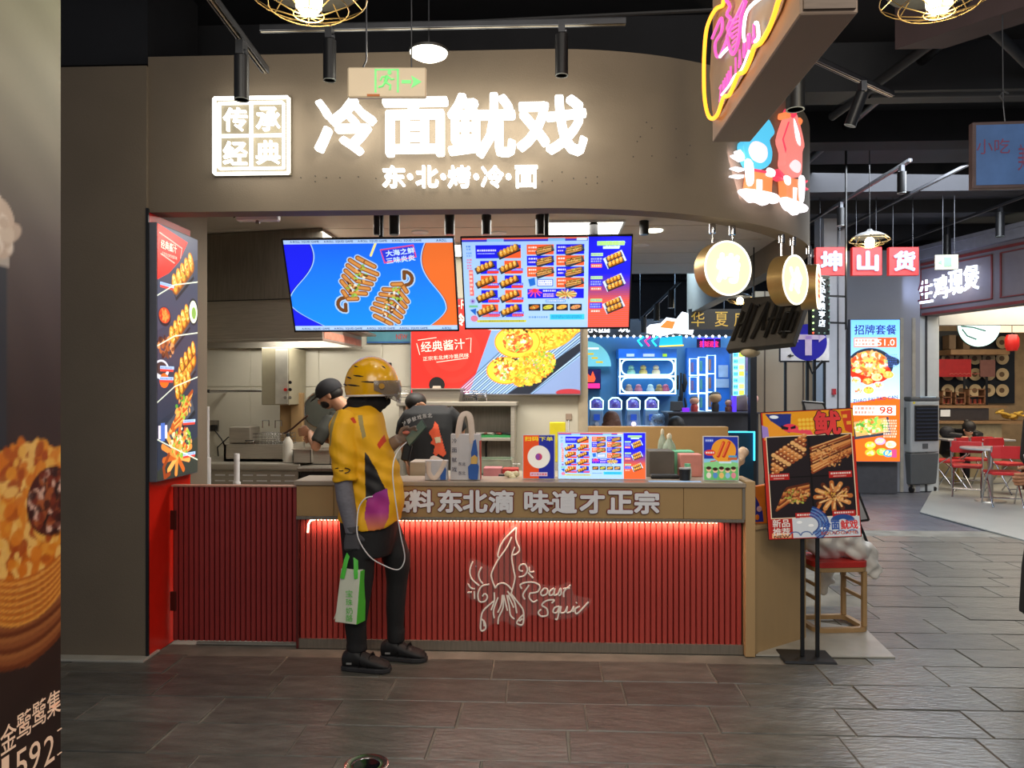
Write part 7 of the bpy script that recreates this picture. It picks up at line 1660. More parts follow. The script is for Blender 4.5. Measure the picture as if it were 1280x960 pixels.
# upper cups shelf boxes
for i, px in enumerate((1179, 1196)): single('shelf_box', ['brown carton', 'brown wooden box'][i] + ' on the high restaurant shelf', 'box', MB().box(XB(px - 4), XB(px + 4), YB - .35, YB - .1, ZB_(440), ZB_(424)), mat('mid_wood2', '7a6248', .6), (XB(px), YB - .2, ZB_(441)))
# big round lit sign (half disc)
q = D(1222, 408, 12.9)
t = thing('round_menu_lamp', 'large bright white round lamp sign cut by the restaurant door head', 'lamp sign', q)
part('disc', t, MB().lathe([(.001, .05), (.34, .05), (.34, 0), (.001, 0)], M=Matrix.Rotation(PI / 2, 4, 'X'), n=36), glow('cool_disc', 'd8fff4', 1.6)); part('rim', t, MB().tube([(.345 * math.cos(a), -.02, .345 * math.sin(a)) for a in np.linspace(0, 2 * PI, 40)], .012, 6), BLK)
part('stroke', t, MB().tube([(-.3, -.055, .0), (-.1, -.055, -.02), (.1, -.055, -.08)], .012, 6), mat('teal_line', '1a4a4a', .5)); part('stroke', t, MB().tube([(-.28, -.055, -.05), (-.2, -.055, -.16), (-.05, -.055, -.22)], .012, 6), mat('teal_line', '1a4a4a', .5)); part('hanger', t, MB().cyl((0, .02, .34), (0, .02, 3.3 - q.z), .01), BLACKM)
q = D(1265, 428, 13.2)
t = thing('red_lantern', 'glossy red lantern hanging inside the restaurant', 'lantern', q); part('body', t, MB().lathe([(.001, -.15), (.08, -.14), (.11, -.06), (.11, .06), (.08, .13), (.001, .14)], n=20), mat('lantern_red', 'b0201c', .3, emit=.25), smooth=1); part('cord', t, MB().cyl((0, 0, .13), (0, 0, 3.3 - q.z), .006), BLK)
q = D(1262, 413, 14.0); single('spot_strip', 'row of small bright ceiling spots inside the restaurant', 'ceiling light', MB().box(q.x - .25, q.x + .35, q.y, q.y + .1, q.z - .03, 3.31), glow('spot_strip', 'ffe8c0', 1.2), q)
# serving counter
YC = 14.3
RC = thing('restaurant_counter', 'wooden serving counter at the back of the restaurant', 'counter', (XB(1215, YC), YC, 0))
part('body', RC, MB().box(XB(1165, YC), XB(1252, YC), YC, YC + .5, .0, ZB_(527, YC)), mat('counter_beige', '9c8c6c', .6), world=True); part('top', RC, MB().box(XB(1160, YC), XB(1300, YC), YC - .08, YC + .55, ZB_(527, YC), ZB_(524, YC)), mat('mid_wood', '8a6a48', .6), world=True)
part('glass_case', RC, MB().box(XB(1165, YC), XB(1240, YC), YC + .1, YC + .5, ZB_(523.5, YC), ZB_(509, YC)), mat('case_dark', '3c3634', .2), world=True); part('case_shelf', RC, MB().box(XB(1165, YC), XB(1262, YC), YC + .08, YC + .52, ZB_(509, YC), ZB_(506, YC)), mat('mid_wood', '8a6a48', .6), world=True); part('price_card', RC, MB().box(XB(1179, YC), XB(1191, YC), YC + .09, YC + .1, ZB_(519, YC), ZB_(511, YC)), WHITEP, world=True)
for i, (a, b, y0_, y1_) in enumerate(((1178, 1190, 488, 505), (1194, 1207, 490, 505), (1211, 1232, 486, 505))):
    x0_, x1_, z0_, z1_ = XB(a, YC + .2), XB(b, YC + .2), ZB_(y1_, YC + .3), ZB_(y0_, YC + .3)
    t = thing('condiment_rack', ['first small', 'second small', 'wide'][i] + ' wooden rack of jars on the serving counter', 'rack', ((x0_ + x1_) / 2, YC + .3, z0_), group='racks on the serving counter')
    mw = mat('rack_wood', '7a5236', .6)
    for x in (x0_, x1_ - .02): part('side', t, MB().box(x, x + .02, YC + .2, YC + .4, z0_, z1_), mw, world=True)
    for z in (z0_ + .01, (z0_ + z1_) / 2, z1_ - .02): part('board', t, MB().box(x0_, x1_, YC + .2, YC + .4, z, z + .015), mw, world=True)
    for k in range(3 if i == 2 else 2): part('jar', t, MB().cyl((x0_ + .06 + k * .09, YC + .28, z0_ + .025), (x0_ + .06 + k * .09, YC + .28, z0_ + .11), .03, 10), mat('jar_red', '8a3a28', .3), world=True)
mb = MB(); rg = random.Random(9); q = Vector((XB(1268, YC), YC + .1, ZB_(520, YC)))
for _ in range(12): mb.ell(q + Vector((rg.uniform(-.2, .3), rg.uniform(-.05, .1), rg.uniform(-.02, .12))), .08, .05, .03, 8, 5, M=Matrix.Rotation(rg.uniform(-.5, .5), 4, 'Y'))
single('yellow_packets', 'loose heap of yellow packets on the serving counter end', 'packets', mb, mat('yellow_packet', 'c8a040', .5), q); bpy.data.objects['yellow_packets'].name = 'snack_packet_heap'; bpy.data.objects['snack_packet_heap']['kind'] = 'stuff'

# tables and folding chairs
RS = mat('red_vinyl', 'c02a2c', .4, var=.05); GB = mat('grey_back', '5c5f5c', .5)
def chair(loc, rz, label, proto=[None]):
    if proto[0] is None:
        t = thing('folding_chair', label, 'chair', group='red folding chairs at the restaurant')
        rd = .011
        part('seat', t, MB().prism([(-.2, -.19), (.2, -.19), (.21, .0), (.18, .2), (-.18, .2), (-.21, .0)], .43, .47, 'xy'), RS, bevel=.012, seg=2)
        part('backrest', t, MB().loft([[Vector((x * s_, .21 + .03 * math.cos(x * 6) + dy, z)) for x in (-.21, -.1, .1, .21) for dy in (0,)] + [Vector((x * s_, .235 + .03 * math.cos(x * 6), z)) for x in (.21, .1, -.1, -.21)] for z, s_ in ((.66, .93), (.70, 1.0), (.79, 1.0), (.83, .88))]), RS, bevel=.006)
        for sx in (-1, 1):
            part('front_leg', t, MB().tube([(sx * .2, .25, .82), (sx * .2, .20, .55), (sx * .2, .0, .42), (sx * .2, -.24, .0)], rd, 8), CHROME, smooth=1); part('rear_leg', t, MB().tube([(sx * .18, -.15, .43), (sx * .18, .0, .30), (sx * .18, .24, .0)], rd, 8), CHROME, smooth=1)
        part('front_rung', t, MB().cyl((-.2, -.2, .08), (.2, -.2, .08), .008), CHROME); part('rear_rung', t, MB().cyl((-.18, .18, .12), (.18, .18, .12), .008), CHROME); proto[0] = t
        t.location = loc; t.rotation_euler = (0, 0, rz); return t
    return copy_tree(proto[0], label, loc, rz)
def gpt(px, py): q = GZ(px, py); return Vector((q.x, q.y, .013))
chair(gpt(1209, 621), math.radians(150) + 0, 'red folding chair beside the air cooler, backrest toward the corridor')
chair(gpt(1254, 633), math.radians(165), 'red folding chair pulled out at the corridor edge of the round table')
chair(gpt(1259, 617), math.radians(20), 'red folding chair behind the round table, backrest above the tabletop')
chair(gpt(1214, 609), math.radians(190), 'red folding chair between the two restaurant tables')
chair(gpt(1183, 612), math.radians(215), 'red folding chair half hidden behind the air cooler')
t = thing('round_table', 'small pale round restaurant table on a chrome pedestal', 'table', gpt(1238, 628))
part('tabletop', t, MB().lathe([(.001, .74), (.38, .74), (.385, .755), (.38, .765), (.001, .765)], n=32), mat('table_laminate', 'a8a6a4', .3), smooth=.6); part('pedestal', t, MB().cyl((0, 0, .02), (0, 0, .74), .035, 18), STEEL, smooth=.6); part('base', t, MB().lathe([(.001, 0), (.2, 0), (.19, .02), (.001, .025)], n=24), STEEL, smooth=.6)
t = thing('long_table', 'long pale restaurant table with a yellow leg behind the round one', 'table', gpt(1215, 605))
part('tabletop', t, MB().box(-.55, .55, -.3, .3, .73, .76), mat('table_laminate', 'a8a6a4', .3), bevel=.006); part('leg', t, MB().cyl((-.25, 0, .0), (-.25, 0, .73), .04, 14), mat('brass_leg', 'a8904a', .4, .5), smooth=.6); part('leg', t, MB().cyl((.3, 0, .0), (.3, 0, .73), .04, 14), mat('brass_leg', 'a8904a', .4, .5), smooth=.6)
# person asleep at the long table
sl = D(1208, 546, 13.05)
SP_ = thing('person', 'black-haired person in black leaning head down on the long table', 'person', (sl.x, sl.y + .3, 0))
mb = MB(); mb.loft([oval((sl.x + .02, sl.y + .55, .46), .19, .15), oval((sl.x + .02, sl.y + .50, .7), .18, .14), oval((sl.x + .02, sl.y + .36, .88), .19, .13), oval((sl.x + .0, sl.y + .20, .93), .15, .1)])
for s_ in (-1, 1): mb.tube([(sl.x + s_ * .15, sl.y + .28, .9), (sl.x + s_ * .26, sl.y + .05, .83), (sl.x + s_ * .1, sl.y - .08, .82)], [.065, .055, .045], 10)
mb.tube([(sl.x + .08, sl.y + .55, .47), (sl.x + .1, sl.y + .2, .47), (sl.x + .1, sl.y + .18, .08)], [.09, .075, .05], 10).tube([(sl.x - .06, sl.y + .55, .47), (sl.x - .08, sl.y + .2, .47), (sl.x - .08, sl.y + .18, .08)], [.09, .075, .05], 10)
bpart('clothes', SP_, mb, BLK, .014, 3); hs = Vector((sl.x + .02, sl.y - .02, .93)); mb = MB(); head(mb, hs, (.3, -.8, -.5), 1.0); hand(mb, (sl.x - .12, sl.y - .10, .80), (1, -.1, 0), (0, -1, .2), (0, 0, -1), .5, .9); bpart('head', SP_, mb, SKIN, .009, 2); eyes(SP_, hs, (.3, -.8, -.5))
part('hair', SP_, MB().ell(hs + Vector((.01, -.005, .04)), .102, .12, .105, 16, 10), mat('dark_hair', '17130f', .6), world=True, smooth=1); part('hair_bun', SP_, MB().ell(hs + Vector((.0, .05, .13)), .04, .04, .035, 10, 8), mat('dark_hair', '17130f', .6), world=True, smooth=1)
single('black_backpack', 'black soft backpack on the long table beside the sleeping person', 'bag', MB().ell((sl.x - .26, sl.y + .12, .87), .12, .11, .11, 14, 10), mat('black_nylon', '17171b', .7), (sl.x - .26, sl.y + .12, .76), smooth=1)

# person at the frame edge
E_ = lambda px, py, dy=0: (lambda q: Vector((q.x, q.y + dy, q.z)))(D(px, py, 4.3))
PE = thing('person', 'person in a long black coat holding a drink cup at the picture edge', 'person', (E_(1330, 800).x, E_(1330, 800).y, 0))
COAT = mat('black_coat', '141416', .8, bump=.2, bscale=40)
cx0 = E_(1338, 600).x; cy0 = E_(1338, 600).y
mb = MB(); mb.loft([oval((cx0 - .02, cy0, .34), .235, .17), oval((cx0 - .02, cy0, .6), .22, .165), oval((cx0, cy0, .95), .19, .15), oval((cx0 + .01, cy0, 1.2), .18, .15), oval((cx0 + .01, cy0, 1.38), .165, .15), oval((cx0 + .01, cy0, 1.46), .07, .08)])
mb.tube([(cx0 - .10, cy0 - .10, 1.40), E_(1280, 530, -.08), E_(1274, 570, -.1), E_(1274, 588, -.2)], [.06, .058, .052, .042], 14); mb.tube([(cx0 + .16, cy0, 1.38), (cx0 + .24, cy0, 1.1), (cx0 + .22, cy0 - .1, .85)], [.06, .055, .045], 12)
bpart('coat', PE, mb, COAT, .010, 4)
mb = MB(); hand(mb, E_(1268, 588, -.2), (-.95, -.3, -.25), (0, -.35, .9), (-.15, 1, 0), [1.0, 1.05, 1.1, 1.1], 1.0, .7); mb.tube([E_(1274, 584, -.19), E_(1268, 589, -.205)], [.032, .028], 12); bpart('hand', PE, mb, SKIN, .004, 2)
hd = Vector((cx0 + .01, cy0, 1.62)); mb = MB(); head(mb, hd, (-.9, -.1, -.1)); mb.tube([hd - Vector((0, 0, .05)), (cx0 + .01, cy0, 1.44)], [.055, .06], 12); bpart('head', PE, mb, SKIN, .007, 3); eyes(PE, hd, (-.9, -.1, -.1)); part('hair', PE, MB().ell(hd + Vector((.02, 0, .03)), .098, .088, .10, 18, 12), mat('dark_hair', '17130f', .6), world=True, smooth=1)
mb = MB(); 
for s_ in (-1, 1): mb.tube([(cx0, cy0 + s_ * .08, .5), (cx0, cy0 + s_ * .08, .1)], [.075, .05], 12); 
bpart('trousers', PE, mb, TR, .01, 2)
for s_ in (-1, 1): part('shoe', PE, MB().loft([[Vector((cx0 + x, cy0 + s_ * .08 + y * w_s, z)) for y, z in ((-1, .002), (1, .002), (.8, h_s), (-.8, h_s))] for x, w_s, h_s in ((.08, .035, .09), (0, .042, .1), (-.1, .045, .07), (-.18, .03, .035))]), SHO, world=True, bevel=.008)
cpq = E_(1262, 594, -.17)
t = thing('drink_cup', 'dark drink cup with a white straw held at the picture edge', 'cup', cpq); part('cup', t, MB().lathe([(.001, -.06), (.028, -.06), (.036, .05), (.001, .05)], n=20), mat('cola_dark', '3a1c18', .3), smooth=.6); part('straw', t, MB().tube([(.0, 0, .04), (-.03, -.01, .13)], .004, 6), WHITEP)
bgq = E_(1292, 700, -.22)
t = thing('black_tote', 'black soft bag hanging low at the picture edge', 'bag', bgq); bx = E_(1292, 762, -.22); hx = .11
part('body', t, MB().loft([oval((0, 0, bx.z - bgq.z), .10, .05), oval((0, 0, -.1), .125, .06), oval((0.01, 0, .12), .10, .05), oval((.03, 0, .24), .06, .03)]), mat('black_nylon', '17171b', .7), smooth=1); part('strap', t, MB().tube([(0, 0, .22), (.06, .05, .5), (.12, .12, .66)], .012, 6, flat=.4), BLK)
# ================================================================ stand, stool and bags at the counter end
im = Img(210, 300, 'b82a20')
im.rect(4, 2, 210, 66, 'e0961c')
im.poly([(10, 4), (70, 6), (64, 52), (40, 40), (24, 24)], '22307c'); im.poly([(24, 22), (62, 52), (20, 60), (14, 34)], 'e8962a'); im.ell(30, 12, 10, 4, 'e8f0f8', .1); im.poly([(0, 30), (14, 36), (16, 60), (0, 60)], '9a80c8')
im.ell(66, 40, 18, 10, 'e83a50', .1); im.poly([(44, 32), (62, 38), (60, 44), (46, 42)], '181820'); im.poly([(66, 38), (78, 34), (78, 42), (68, 44)], '181820')
for k in range(5): im.path([(66, 46), (80 + k * 8, 44 + k * 3), (110 + k * 2, 50 + k * 4)], 3, 'e8485a')
for r in range(3):
    for c in range(4): im.ell(88 + c * 9, 22 + r * 10, 4, 4, 'f0c040')
im.poly([(182, 6), (206, 4), (206, 60), (190, 52)], 'c83a24'); im.rect(186, 14, 196, 22, 'e8a030'); im.rect(194, 30, 204, 38, 'e8a030')
im.rect(8, 58, 204, 252, 'e8d0b0'); im.rect(10, 60, 202, 250, '14100f')
def cell(x0, y0): im.rect(x0, y0, x0 + 92, y0 + 92, '241c1e')
for x0 in (12, 108):
    for y0 in (62, 157): cell(x0, y0)
pal = ['8a4022', 'b86a34', 'd08a4c', '5c2a16', 'e0a868']
for k in range(5):
    for j in range(9): im.ell(20 + j * 9 + k * 1, 120 - j * 5.4 - k * 11 + 26, 6, 5, pal[(j + k) % 5]); im.ell(19 + j * 9 + k, 118 - j * 5.4 - k * 11 + 26, 2.5, 2, 'e8b478')
for k in range(9): im.line(110, 146 - k * 7, 198, 104 - k * 5, 3.6, pal[k % 4]); im.line(112, 144 - k * 7, 196, 102 - k * 5, 1.2, pal[4])
im.speck(154, 108, 40, 26, 120, 2, pal)
for k in range(12): im.path([(22 + k * 2, 232 - k * 4), (50, 214 - k * 3), (98, 200 - k * 2.5)], 2.6, pal[k % 4])
im.speck(70, 200, 28, 18, 120, 2, pal + ['8a9a3a', 'a8b04a'])
for k in range(12): a = k * .52; im.line(152, 204, 152 + 40 * math.cos(a), 204 + 32 * math.sin(a), 5, pal[1 + k % 3]); im.line(158, 204, 152 + 36 * math.cos(a), 204 + 28 * math.sin(a), 2, 'e8b878')
im.path([(122, 222), (114, 234), (118, 242), (130, 240)], 3, pal[1]); im.speck(160, 200, 30, 18, 90, 2, pal + ['c8a040'])
for x, y, w_ in ((10, 146, 46), (146, 146, 52), (64, 240, 50), (148, 238, 52)): im.rect(x, y, x + w_, y + 15, 'b02420'); im.scrib(x + 4, y + 2, x + w_ - 3, y + 8, 'f8ece0', 1); im.scrib(x + 10, y + 10, x + w_ - 12, y + 13, 'f8d8c8', 1)
im.rect(6, 252, 54, 298, 'a8241f'); im.rect(8, 286, 52, 297, 'e8a878'); im.rect(56, 252, 208, 298, 'c8ccd0')
for k in range(7): im.path([(86 + 30 * math.cos(t) * (1 + k * .12), 268 + 22 * math.sin(t) * (1 + k * .16)) for t in np.linspace(-1.2, 1.0, 12)], 1.6, ['1e3c80', '5a80b8'][k % 2])
for k in range(6): im.path([(60 + k * 26 + 12 * math.cos(t), 292 - 8 * abs(math.sin(t))) for t in np.linspace(0, PI, 8)], 1.2, '3a5a90'); im.ell(72 + k * 26, 262 + (k % 3) * 8, 6, 3, 'f0f0ee')
for k in range(6): im.path([(170 + 26 * math.cos(t) * (1 - k * .12), 262 + 14 * math.sin(t) * (1 - k * .12)) for t in np.linspace(PI, 2 * PI, 12)], 1.4, '2a4a88')
b0_ = D(1012, 592, 4.58)
FS = thing('poster_sign_stand', 'black two-pole sign stand with a red and gold skewer poster', 'sign stand', (b0_.x, b0_.y, 0), rz=-.04)
part('base_plate', FS, MB().hexa([Vector(p) for p in ((-.17, -.10, .001), (.13, -.10, .001), (.13, .12, .001), (-.17, .12, .001), (-.165, -.095, .014), (.125, -.095, .014), (.125, .115, .014), (-.165, .115, .014))]), BLACKM)
for x in (-.042, .045): part('pole', FS, MB().box(x - .011, x + .011, -.008, .008, .014, 1.3), BLACKM, bevel=.002)
MB_ = Matrix.Translation((0, -.02, b0_.z)) @ Matrix.Rotation(-.055, 4, 'Y') @ Matrix.Rotation(-.04, 4, 'X')
o = part('board', FS, MB().box(-.268, .268, .0, .012, -.38, .38, MB_), BLACKM, bevel=.002)
picture('print', FS, im, .53, .752, painted('print_plain', .25, .35), y=-.002, M=MB_)
def onb(name, s, x, z, h, m, w, bold, y=-.004):
    me = text_mesh(s, h, w, bold, 0); me.transform(MB_ @ Matrix.Translation((x, y, z))); return link_mesh(name, me, m, FS)
onb('lettering_shadow', '鱿', .115, .297, .155, mat('ink_dark', '2c1410', .5), .165, .07); onb('lettering', '鱿', .115, .297, .145, mat('signal_red', 'e83a3a', .5, emit=.1), .155, .035, -.006)
PW2 = mat('paper_white', 'f0e8e0', .5, emit=.1)
onb('lettering', '新品', -.19, -.283, .048, PW2, .10, .02); onb('lettering', '推荐', -.19, -.333, .045, PW2, .10, .02); onb('lettering', 'NEW', -.19, -.362, .018, mat('ink_dark', '2c1410', .5), .09, .02)
onb('lettering', '冷面', .095, -.305, .055, mat('ink_blue', '2a58b0', .5, emit=.1), .10, .03); onb('lettering', '鱿戏', .20, -.305, .055, mat('signal_red', 'e83a3a', .5, emit=.1), .10, .03); onb('lettering', 'SQUIDGAME', .14, -.352, .022, mat('ink_orange', 'd8603a', .5), .21, .02)

# wooden stool with red cushion
sq_ = GZ(1047, 790)
ST = thing('stool', 'wooden stool with red cushion behind the poster stand', 'stool', (sq_.x, sq_.y + .12, .008), rz=.12)
LW = mat('stool_wood', 'b08d60', .5, var=.08, scale=8)
def rsq(a, b, r, n=5):
    out = []
    for cx, cy, s0 in ((a - r, b - r, 0), (-a + r, b - r, 1), (-a + r, -b + r, 2), (a - r, -b + r, 3)):
        out += [(cx + r * math.cos((s0 + k / n) * PI / 2), cy + r * math.sin((s0 + k / n) * PI / 2)) for k in range(n + 1)]
    return out
part('cushion', ST, MB().prism(rsq(.185, .165, .06), .425, .462, 'xy'), mat('red_cushion', 'c8302a', .4, coat=.2), bevel=.012, seg=3, smooth=.8)
part('seat_frame', ST, MB().prism(rsq(.183, .163, .06), .395, .424, 'xy'), LW, bevel=.004)
for sx in (-1, 1):
    for sy in (-1, 1): part('leg', ST, MB().box(sx * .158 - .014, sx * .158 + .014, sy * .135 - .017, sy * .135 + .017, .03, .396), LW, bevel=.004)
    part('rung', ST, MB().box(sx * .158 - .009, sx * .158 + .009, -.12, .12, .20, .225), LW, bevel=.003); part('rung', ST, MB().box(sx * .158 - .009, sx * .158 + .009, -.12, .12, .29, .31), LW, bevel=.003)
ro, ri = rsq(.19, .165, .07), rsq(.155, .13, .05)
mb = MB(); n_ = len(ro)
mb.loft([[Vector((*p, z)) for p in q_] for q_, z in ((ro, .001), (ro, .03), (ri, .03), (ri, .001), (ro, .001))], caps=False); part('floor_ring', ST, mb, LW)
# white plastic bag draped over the stool
PLB = mat('white_plastic_film', 'ece8e0', .4, var=.05, alpha=.93)
s0v = Vector((sq_.x, sq_.y + .12, 0)); mb = MB(); rg = random.Random(4)
for (x, y, z, a, b, c_) in ((-.02, .02, .56, .16, .13, .11), (.03, .0, .68, .13, .11, .10), (-.05, .03, .74, .11, .10, .08), (.10, -.02, .60, .10, .1, .08), (.15, -.05, .53, .09, .08, .07)):
    mb.ell(s0v + Vector((x, y, z)), a, b, c_, 16, 10)
mb.tube([s0v + Vector((.10, -.02, .56)), s0v + Vector((.20, -.02, .50)), s0v + Vector((.24, -.03, .42)), s0v + Vector((.30, -.04, .36))], [.10, .095, .085, .03], 14, flat=.6)
mb.tube([s0v + Vector((.0, .17, .54)), s0v + Vector((.04, .23, .40)), s0v + Vector((.06, .23, .26)), s0v + Vector((.02, .23, .16))], [.09, .13, .10, .03], 14, flat=.45)
me = bake(mb, .010, 2); bm = bmesh.new(); bm.from_mesh(me); bm.normal_update()
for v in bm.verts: v.co += v.normal * (.007 * math.sin(v.co.x * 60 + 3 * math.sin(v.co.z * 25)) + .006 * math.sin(v.co.z * 70 + v.co.x * 30))
bm.to_mesh(me); bm.free()
o = link_mesh('plastic_bag', me, PLB); setp(o, 'crumpled white plastic bag draped over the red stool', 'bag')
# orange bag on the low ledge
q0 = Vector((1.262, 4.76, .7805)); 
OB = thing('orange_paper_bag', 'orange bag with dark blue printed side on the low counter ledge', 'bag', q0, .2)
part('body', OB, MB().hexa([Vector(p) for p in ((0, 0, .001), (.15, -.0, .001), (.15, .10, .001), (0, .10, .001), (-.005, .03, .22), (.14, .02, .24), (.14, .07, .24), (-.005, .06, .22))]), mat('bag_orange', 'e87a1a', .45, var=.08), bevel=.003)
part('print_panel', OB, MB().hexa([Vector(p) for p in ((.004, -.003, .012), (.062, -.003, .012), (.062, -.001, .012), (.004, -.001, .012), (.0, .022, .17), (.055, .020, .17), (.055, .024, .17), (.0, .026, .17))]), mat('bag_blue', '2a2a8c', .45))
part('print_spot', OB, MB().ell((.035, -.0, .09), .018, .004, .018, 12, 6), mat('bag_pale', 'd8a0a0', .5)); part('print_spot', OB, MB().ell((.02, -.003, .04), .014, .004, .018, 12, 6), mat('bag_orange', 'e87a1a', .45))
# peach plastic bag on the counter end
mb = MB(); q = Vector((1.10, 4.86, ZC))
for x, z, a, b in ((0.02, .05, .06, .06), (-.02, .10, .045, .05), (.05, .09, .06, .06), (.09, .13, .05, .05), (.12, .17, .04, .03)): mb.ell(q + Vector((x, 0, z)), a, .045, b, 12, 8)
me = bake(mb, .008, 2); bm = bmesh.new(); bm.from_mesh(me); bm.normal_update()
for v in bm.verts: v.co += v.normal * (.005 * math.sin(v.co.x * 80 + 3 * math.sin(v.co.z * 35))); v.co.z = max(v.co.z, ZC + .001)
bm.to_mesh(me); bm.free(); o = link_mesh('peach_plastic_bag', me, mat('peach_film', 'e8c8a8', .4)); setp(o, 'pale peach crumpled plastic bag behind the small poster stand', 'bag')
# A-frame easel behind
EZ = thing('easel_board', 'A-frame board with thin black legs behind the poster stand', 'sign stand', (GZ(1080, 715).x, GZ(1080, 715).y, 0))
ez = [D(1003, 502, 6.75), D(1029, 504, 6.75), D(1086, 650, 6.6), D(1045, 655, 6.6)]
part('panel', EZ, MB().hexa([ez[3], ez[2], ez[2] + Vector((0, .02, 0)), ez[3] + Vector((0, .02, 0)), ez[0], ez[1], ez[1] + Vector((0, .02, 0)), ez[0] + Vector((0, .02, 0))]), mat('easel_panel', 'a8a8ac', .5), world=True)
for a, b in ((ez[0], ez[3]), (ez[1], ez[2]), (ez[0], ez[1]), (ez[3], ez[2])): part('frame_bar', EZ, MB().tube([a, b], .010, 6), BLACKM, world=True)
q = GZ(1097, 711); part('leg', EZ, MB().tube([ez[2] + Vector((-.25, 0, .4)), (q.x, q.y, .0)], .013, 6), BLACKM, world=True); q = GZ(1052, 718); part('leg', EZ, MB().tube([ez[3], (q.x, q.y, 0)], .013, 6), BLACKM, world=True); part('leg', EZ, MB().tube([ez[1], (q.x + .1, q.y + .6, 0)], .013, 6), BLACKM, world=True)

# ================================================================ blue shop across the hall
YS = 11.4
def X_(px, Y=YS): return W(px, 0, Y).x
def Z_(py, Y=YS): return W(0, py, Y).z
BW = mat('blue_shop_wall', '5c92bc', .6, var=.05, scale=1)
bw = structure('wall_blue_shop', MB().box(X_(700), X_(946), YS, YS + .15, 0, 2.55), BW); MWD[bw] = Matrix()
structure('wall_hall_back', MB().box(-4, X_(945, 16) + 3, 17.5, 17.7, 0, 4.3), mat('far_dark', '26262c', .8))
structure('wall_corridor_end', MB().box(X_(945, 16) + 3, 14, 17.5, 17.7, 0, 4.3), mat('far_dark', '26262c', .8))
hd_ = thing('shop_header', 'black header beam with a row of small bulbs over the blue shop', 'sign', (X_(820), YS - .3, 0)); part('beam', hd_, MB().box(X_(700, YS - .3), X_(925, YS - .3), YS - .3, YS - .22, Z_(423, YS - .3), Z_(402, YS - .3)), mat('header_black', '15151a', .5), world=True)
BB = glow('header_bulb', 'fff8f0', 4)
for px in (745, 905): part('hanger', hd_, MB().cyl(W(px, 400, YS - .26), (W(px, 400, YS - .26).x, YS - .26, 4.31), .01), BLACKM, world=True)
for k in range(23): q = W(735 + k * 8.2, 420.5, YS - .33); part('bulb', hd_, MB().ell(q, .018, .018, .018, 8, 6), BB, world=True)
WHT = glow('bright_white_sign', 'f4f8ff', 2.2)
for s_, px, py, h_, w_ in (('乐园', 747, 411, .11, .34), ('玩', 780, 411, .10, .16)): 
    q = W(px, py, YS - .33); me = text_mesh(s_, h_, w_, .03, .02); me.transform(Matrix.Translation(q)); link_mesh('lettering', me, WHT, hd_, False)
q = W(835, 404, YS - .5)
bs = thing('burst_sign', 'bright white jagged cloud sign with orange mark above the blue shop', 'sign', q)
part('cloud', bs, MB().prism([(-.36, -.12), (-.25, -.02), (-.1, .0), (-.02, .08), (.12, .06), (.2, .16), (.34, .12), (.38, -.02), (.34, -.16), (.1, -.14), (-.1, -.18)], 0, .04), WHT); part('orange_mark', bs, MB().prism([(-.12, -.06), (-.02, .04), (.10, .02), (.06, -.08)], -.02, 0), glow('orange_mark', 'ff7a28', 1.3)); part('hanger', bs, MB().cyl((.1, .02, .1), (.1, .02, 4.31 - q.z), .008), BLACKM)
q = W(824, 426, YS - .45)
ar = thing('neon_arrow_sign', 'cyan and pink neon chevrons with a cyan word plate over the showcase', 'sign', q)
CY = glow('neon_cyan', '28e0f0', 1.6); PK = glow('neon_hotpink', 'ff2a8a', 1.4)
for k, m in enumerate((CY, PK, CY)): part('chevron', ar, MB().tube([(-.22 + k * .1, 0, .06), (-.30 + k * .1, 0, -.0), (-.24 + k * .1, 0, -.075)], .014, 6), m)
part('word_plate', ar, MB().hexa([Vector(p) for p in ((.0, 0, -.075), (.33, 0, -.06), (.33, .03, -.06), (.0, .03, -.075), (.02, 0, .04), (.32, 0, .075), (.32, .03, .075), (.02, .03, .04))]), glow('cyan_plate', '18b8d8', 1.2)); part('plate_edge', ar, MB().tube([(.0, -.005, -.08), (.34, -.005, -.065)], .01, 6), glow('yellow_edge', 'ffd040', 1.4)); part('hanger', ar, MB().cyl((.1, .015, .05), (.1, .015, Z_(420) - q.z + .1), .006), BLACKM)
q = W(886, 430, YS - .12)
ps = thing('pink_neon_sign', 'small pink lettered sign in a violet neon frame', 'sign', q); part('frame', ps, frame2d(MB(), .08, .012, y0=-.02, y1=0), glow('neon_violet', '5a3aff', 1.6))
ps.scale = (1, 1, 1); part('back', ps, MB().box(-.17, .17, .0, .02, -.085, .085), mat('violet_back', '2a1a5a', .5)); write('lettering', ps, '招财进宝', 0, 0, .09, PK, w=.27, bold=.02, ex=.008, y=-.01)
part('frame_bar', ps, MB().box(-.17, .17, -.02, 0, .075, .087), glow('neon_violet', '5a3aff', 1.6)); part('frame_bar', ps, MB().box(-.17, .17, -.02, 0, -.087, -.075), glow('neon_violet', '5a3aff', 1.6))
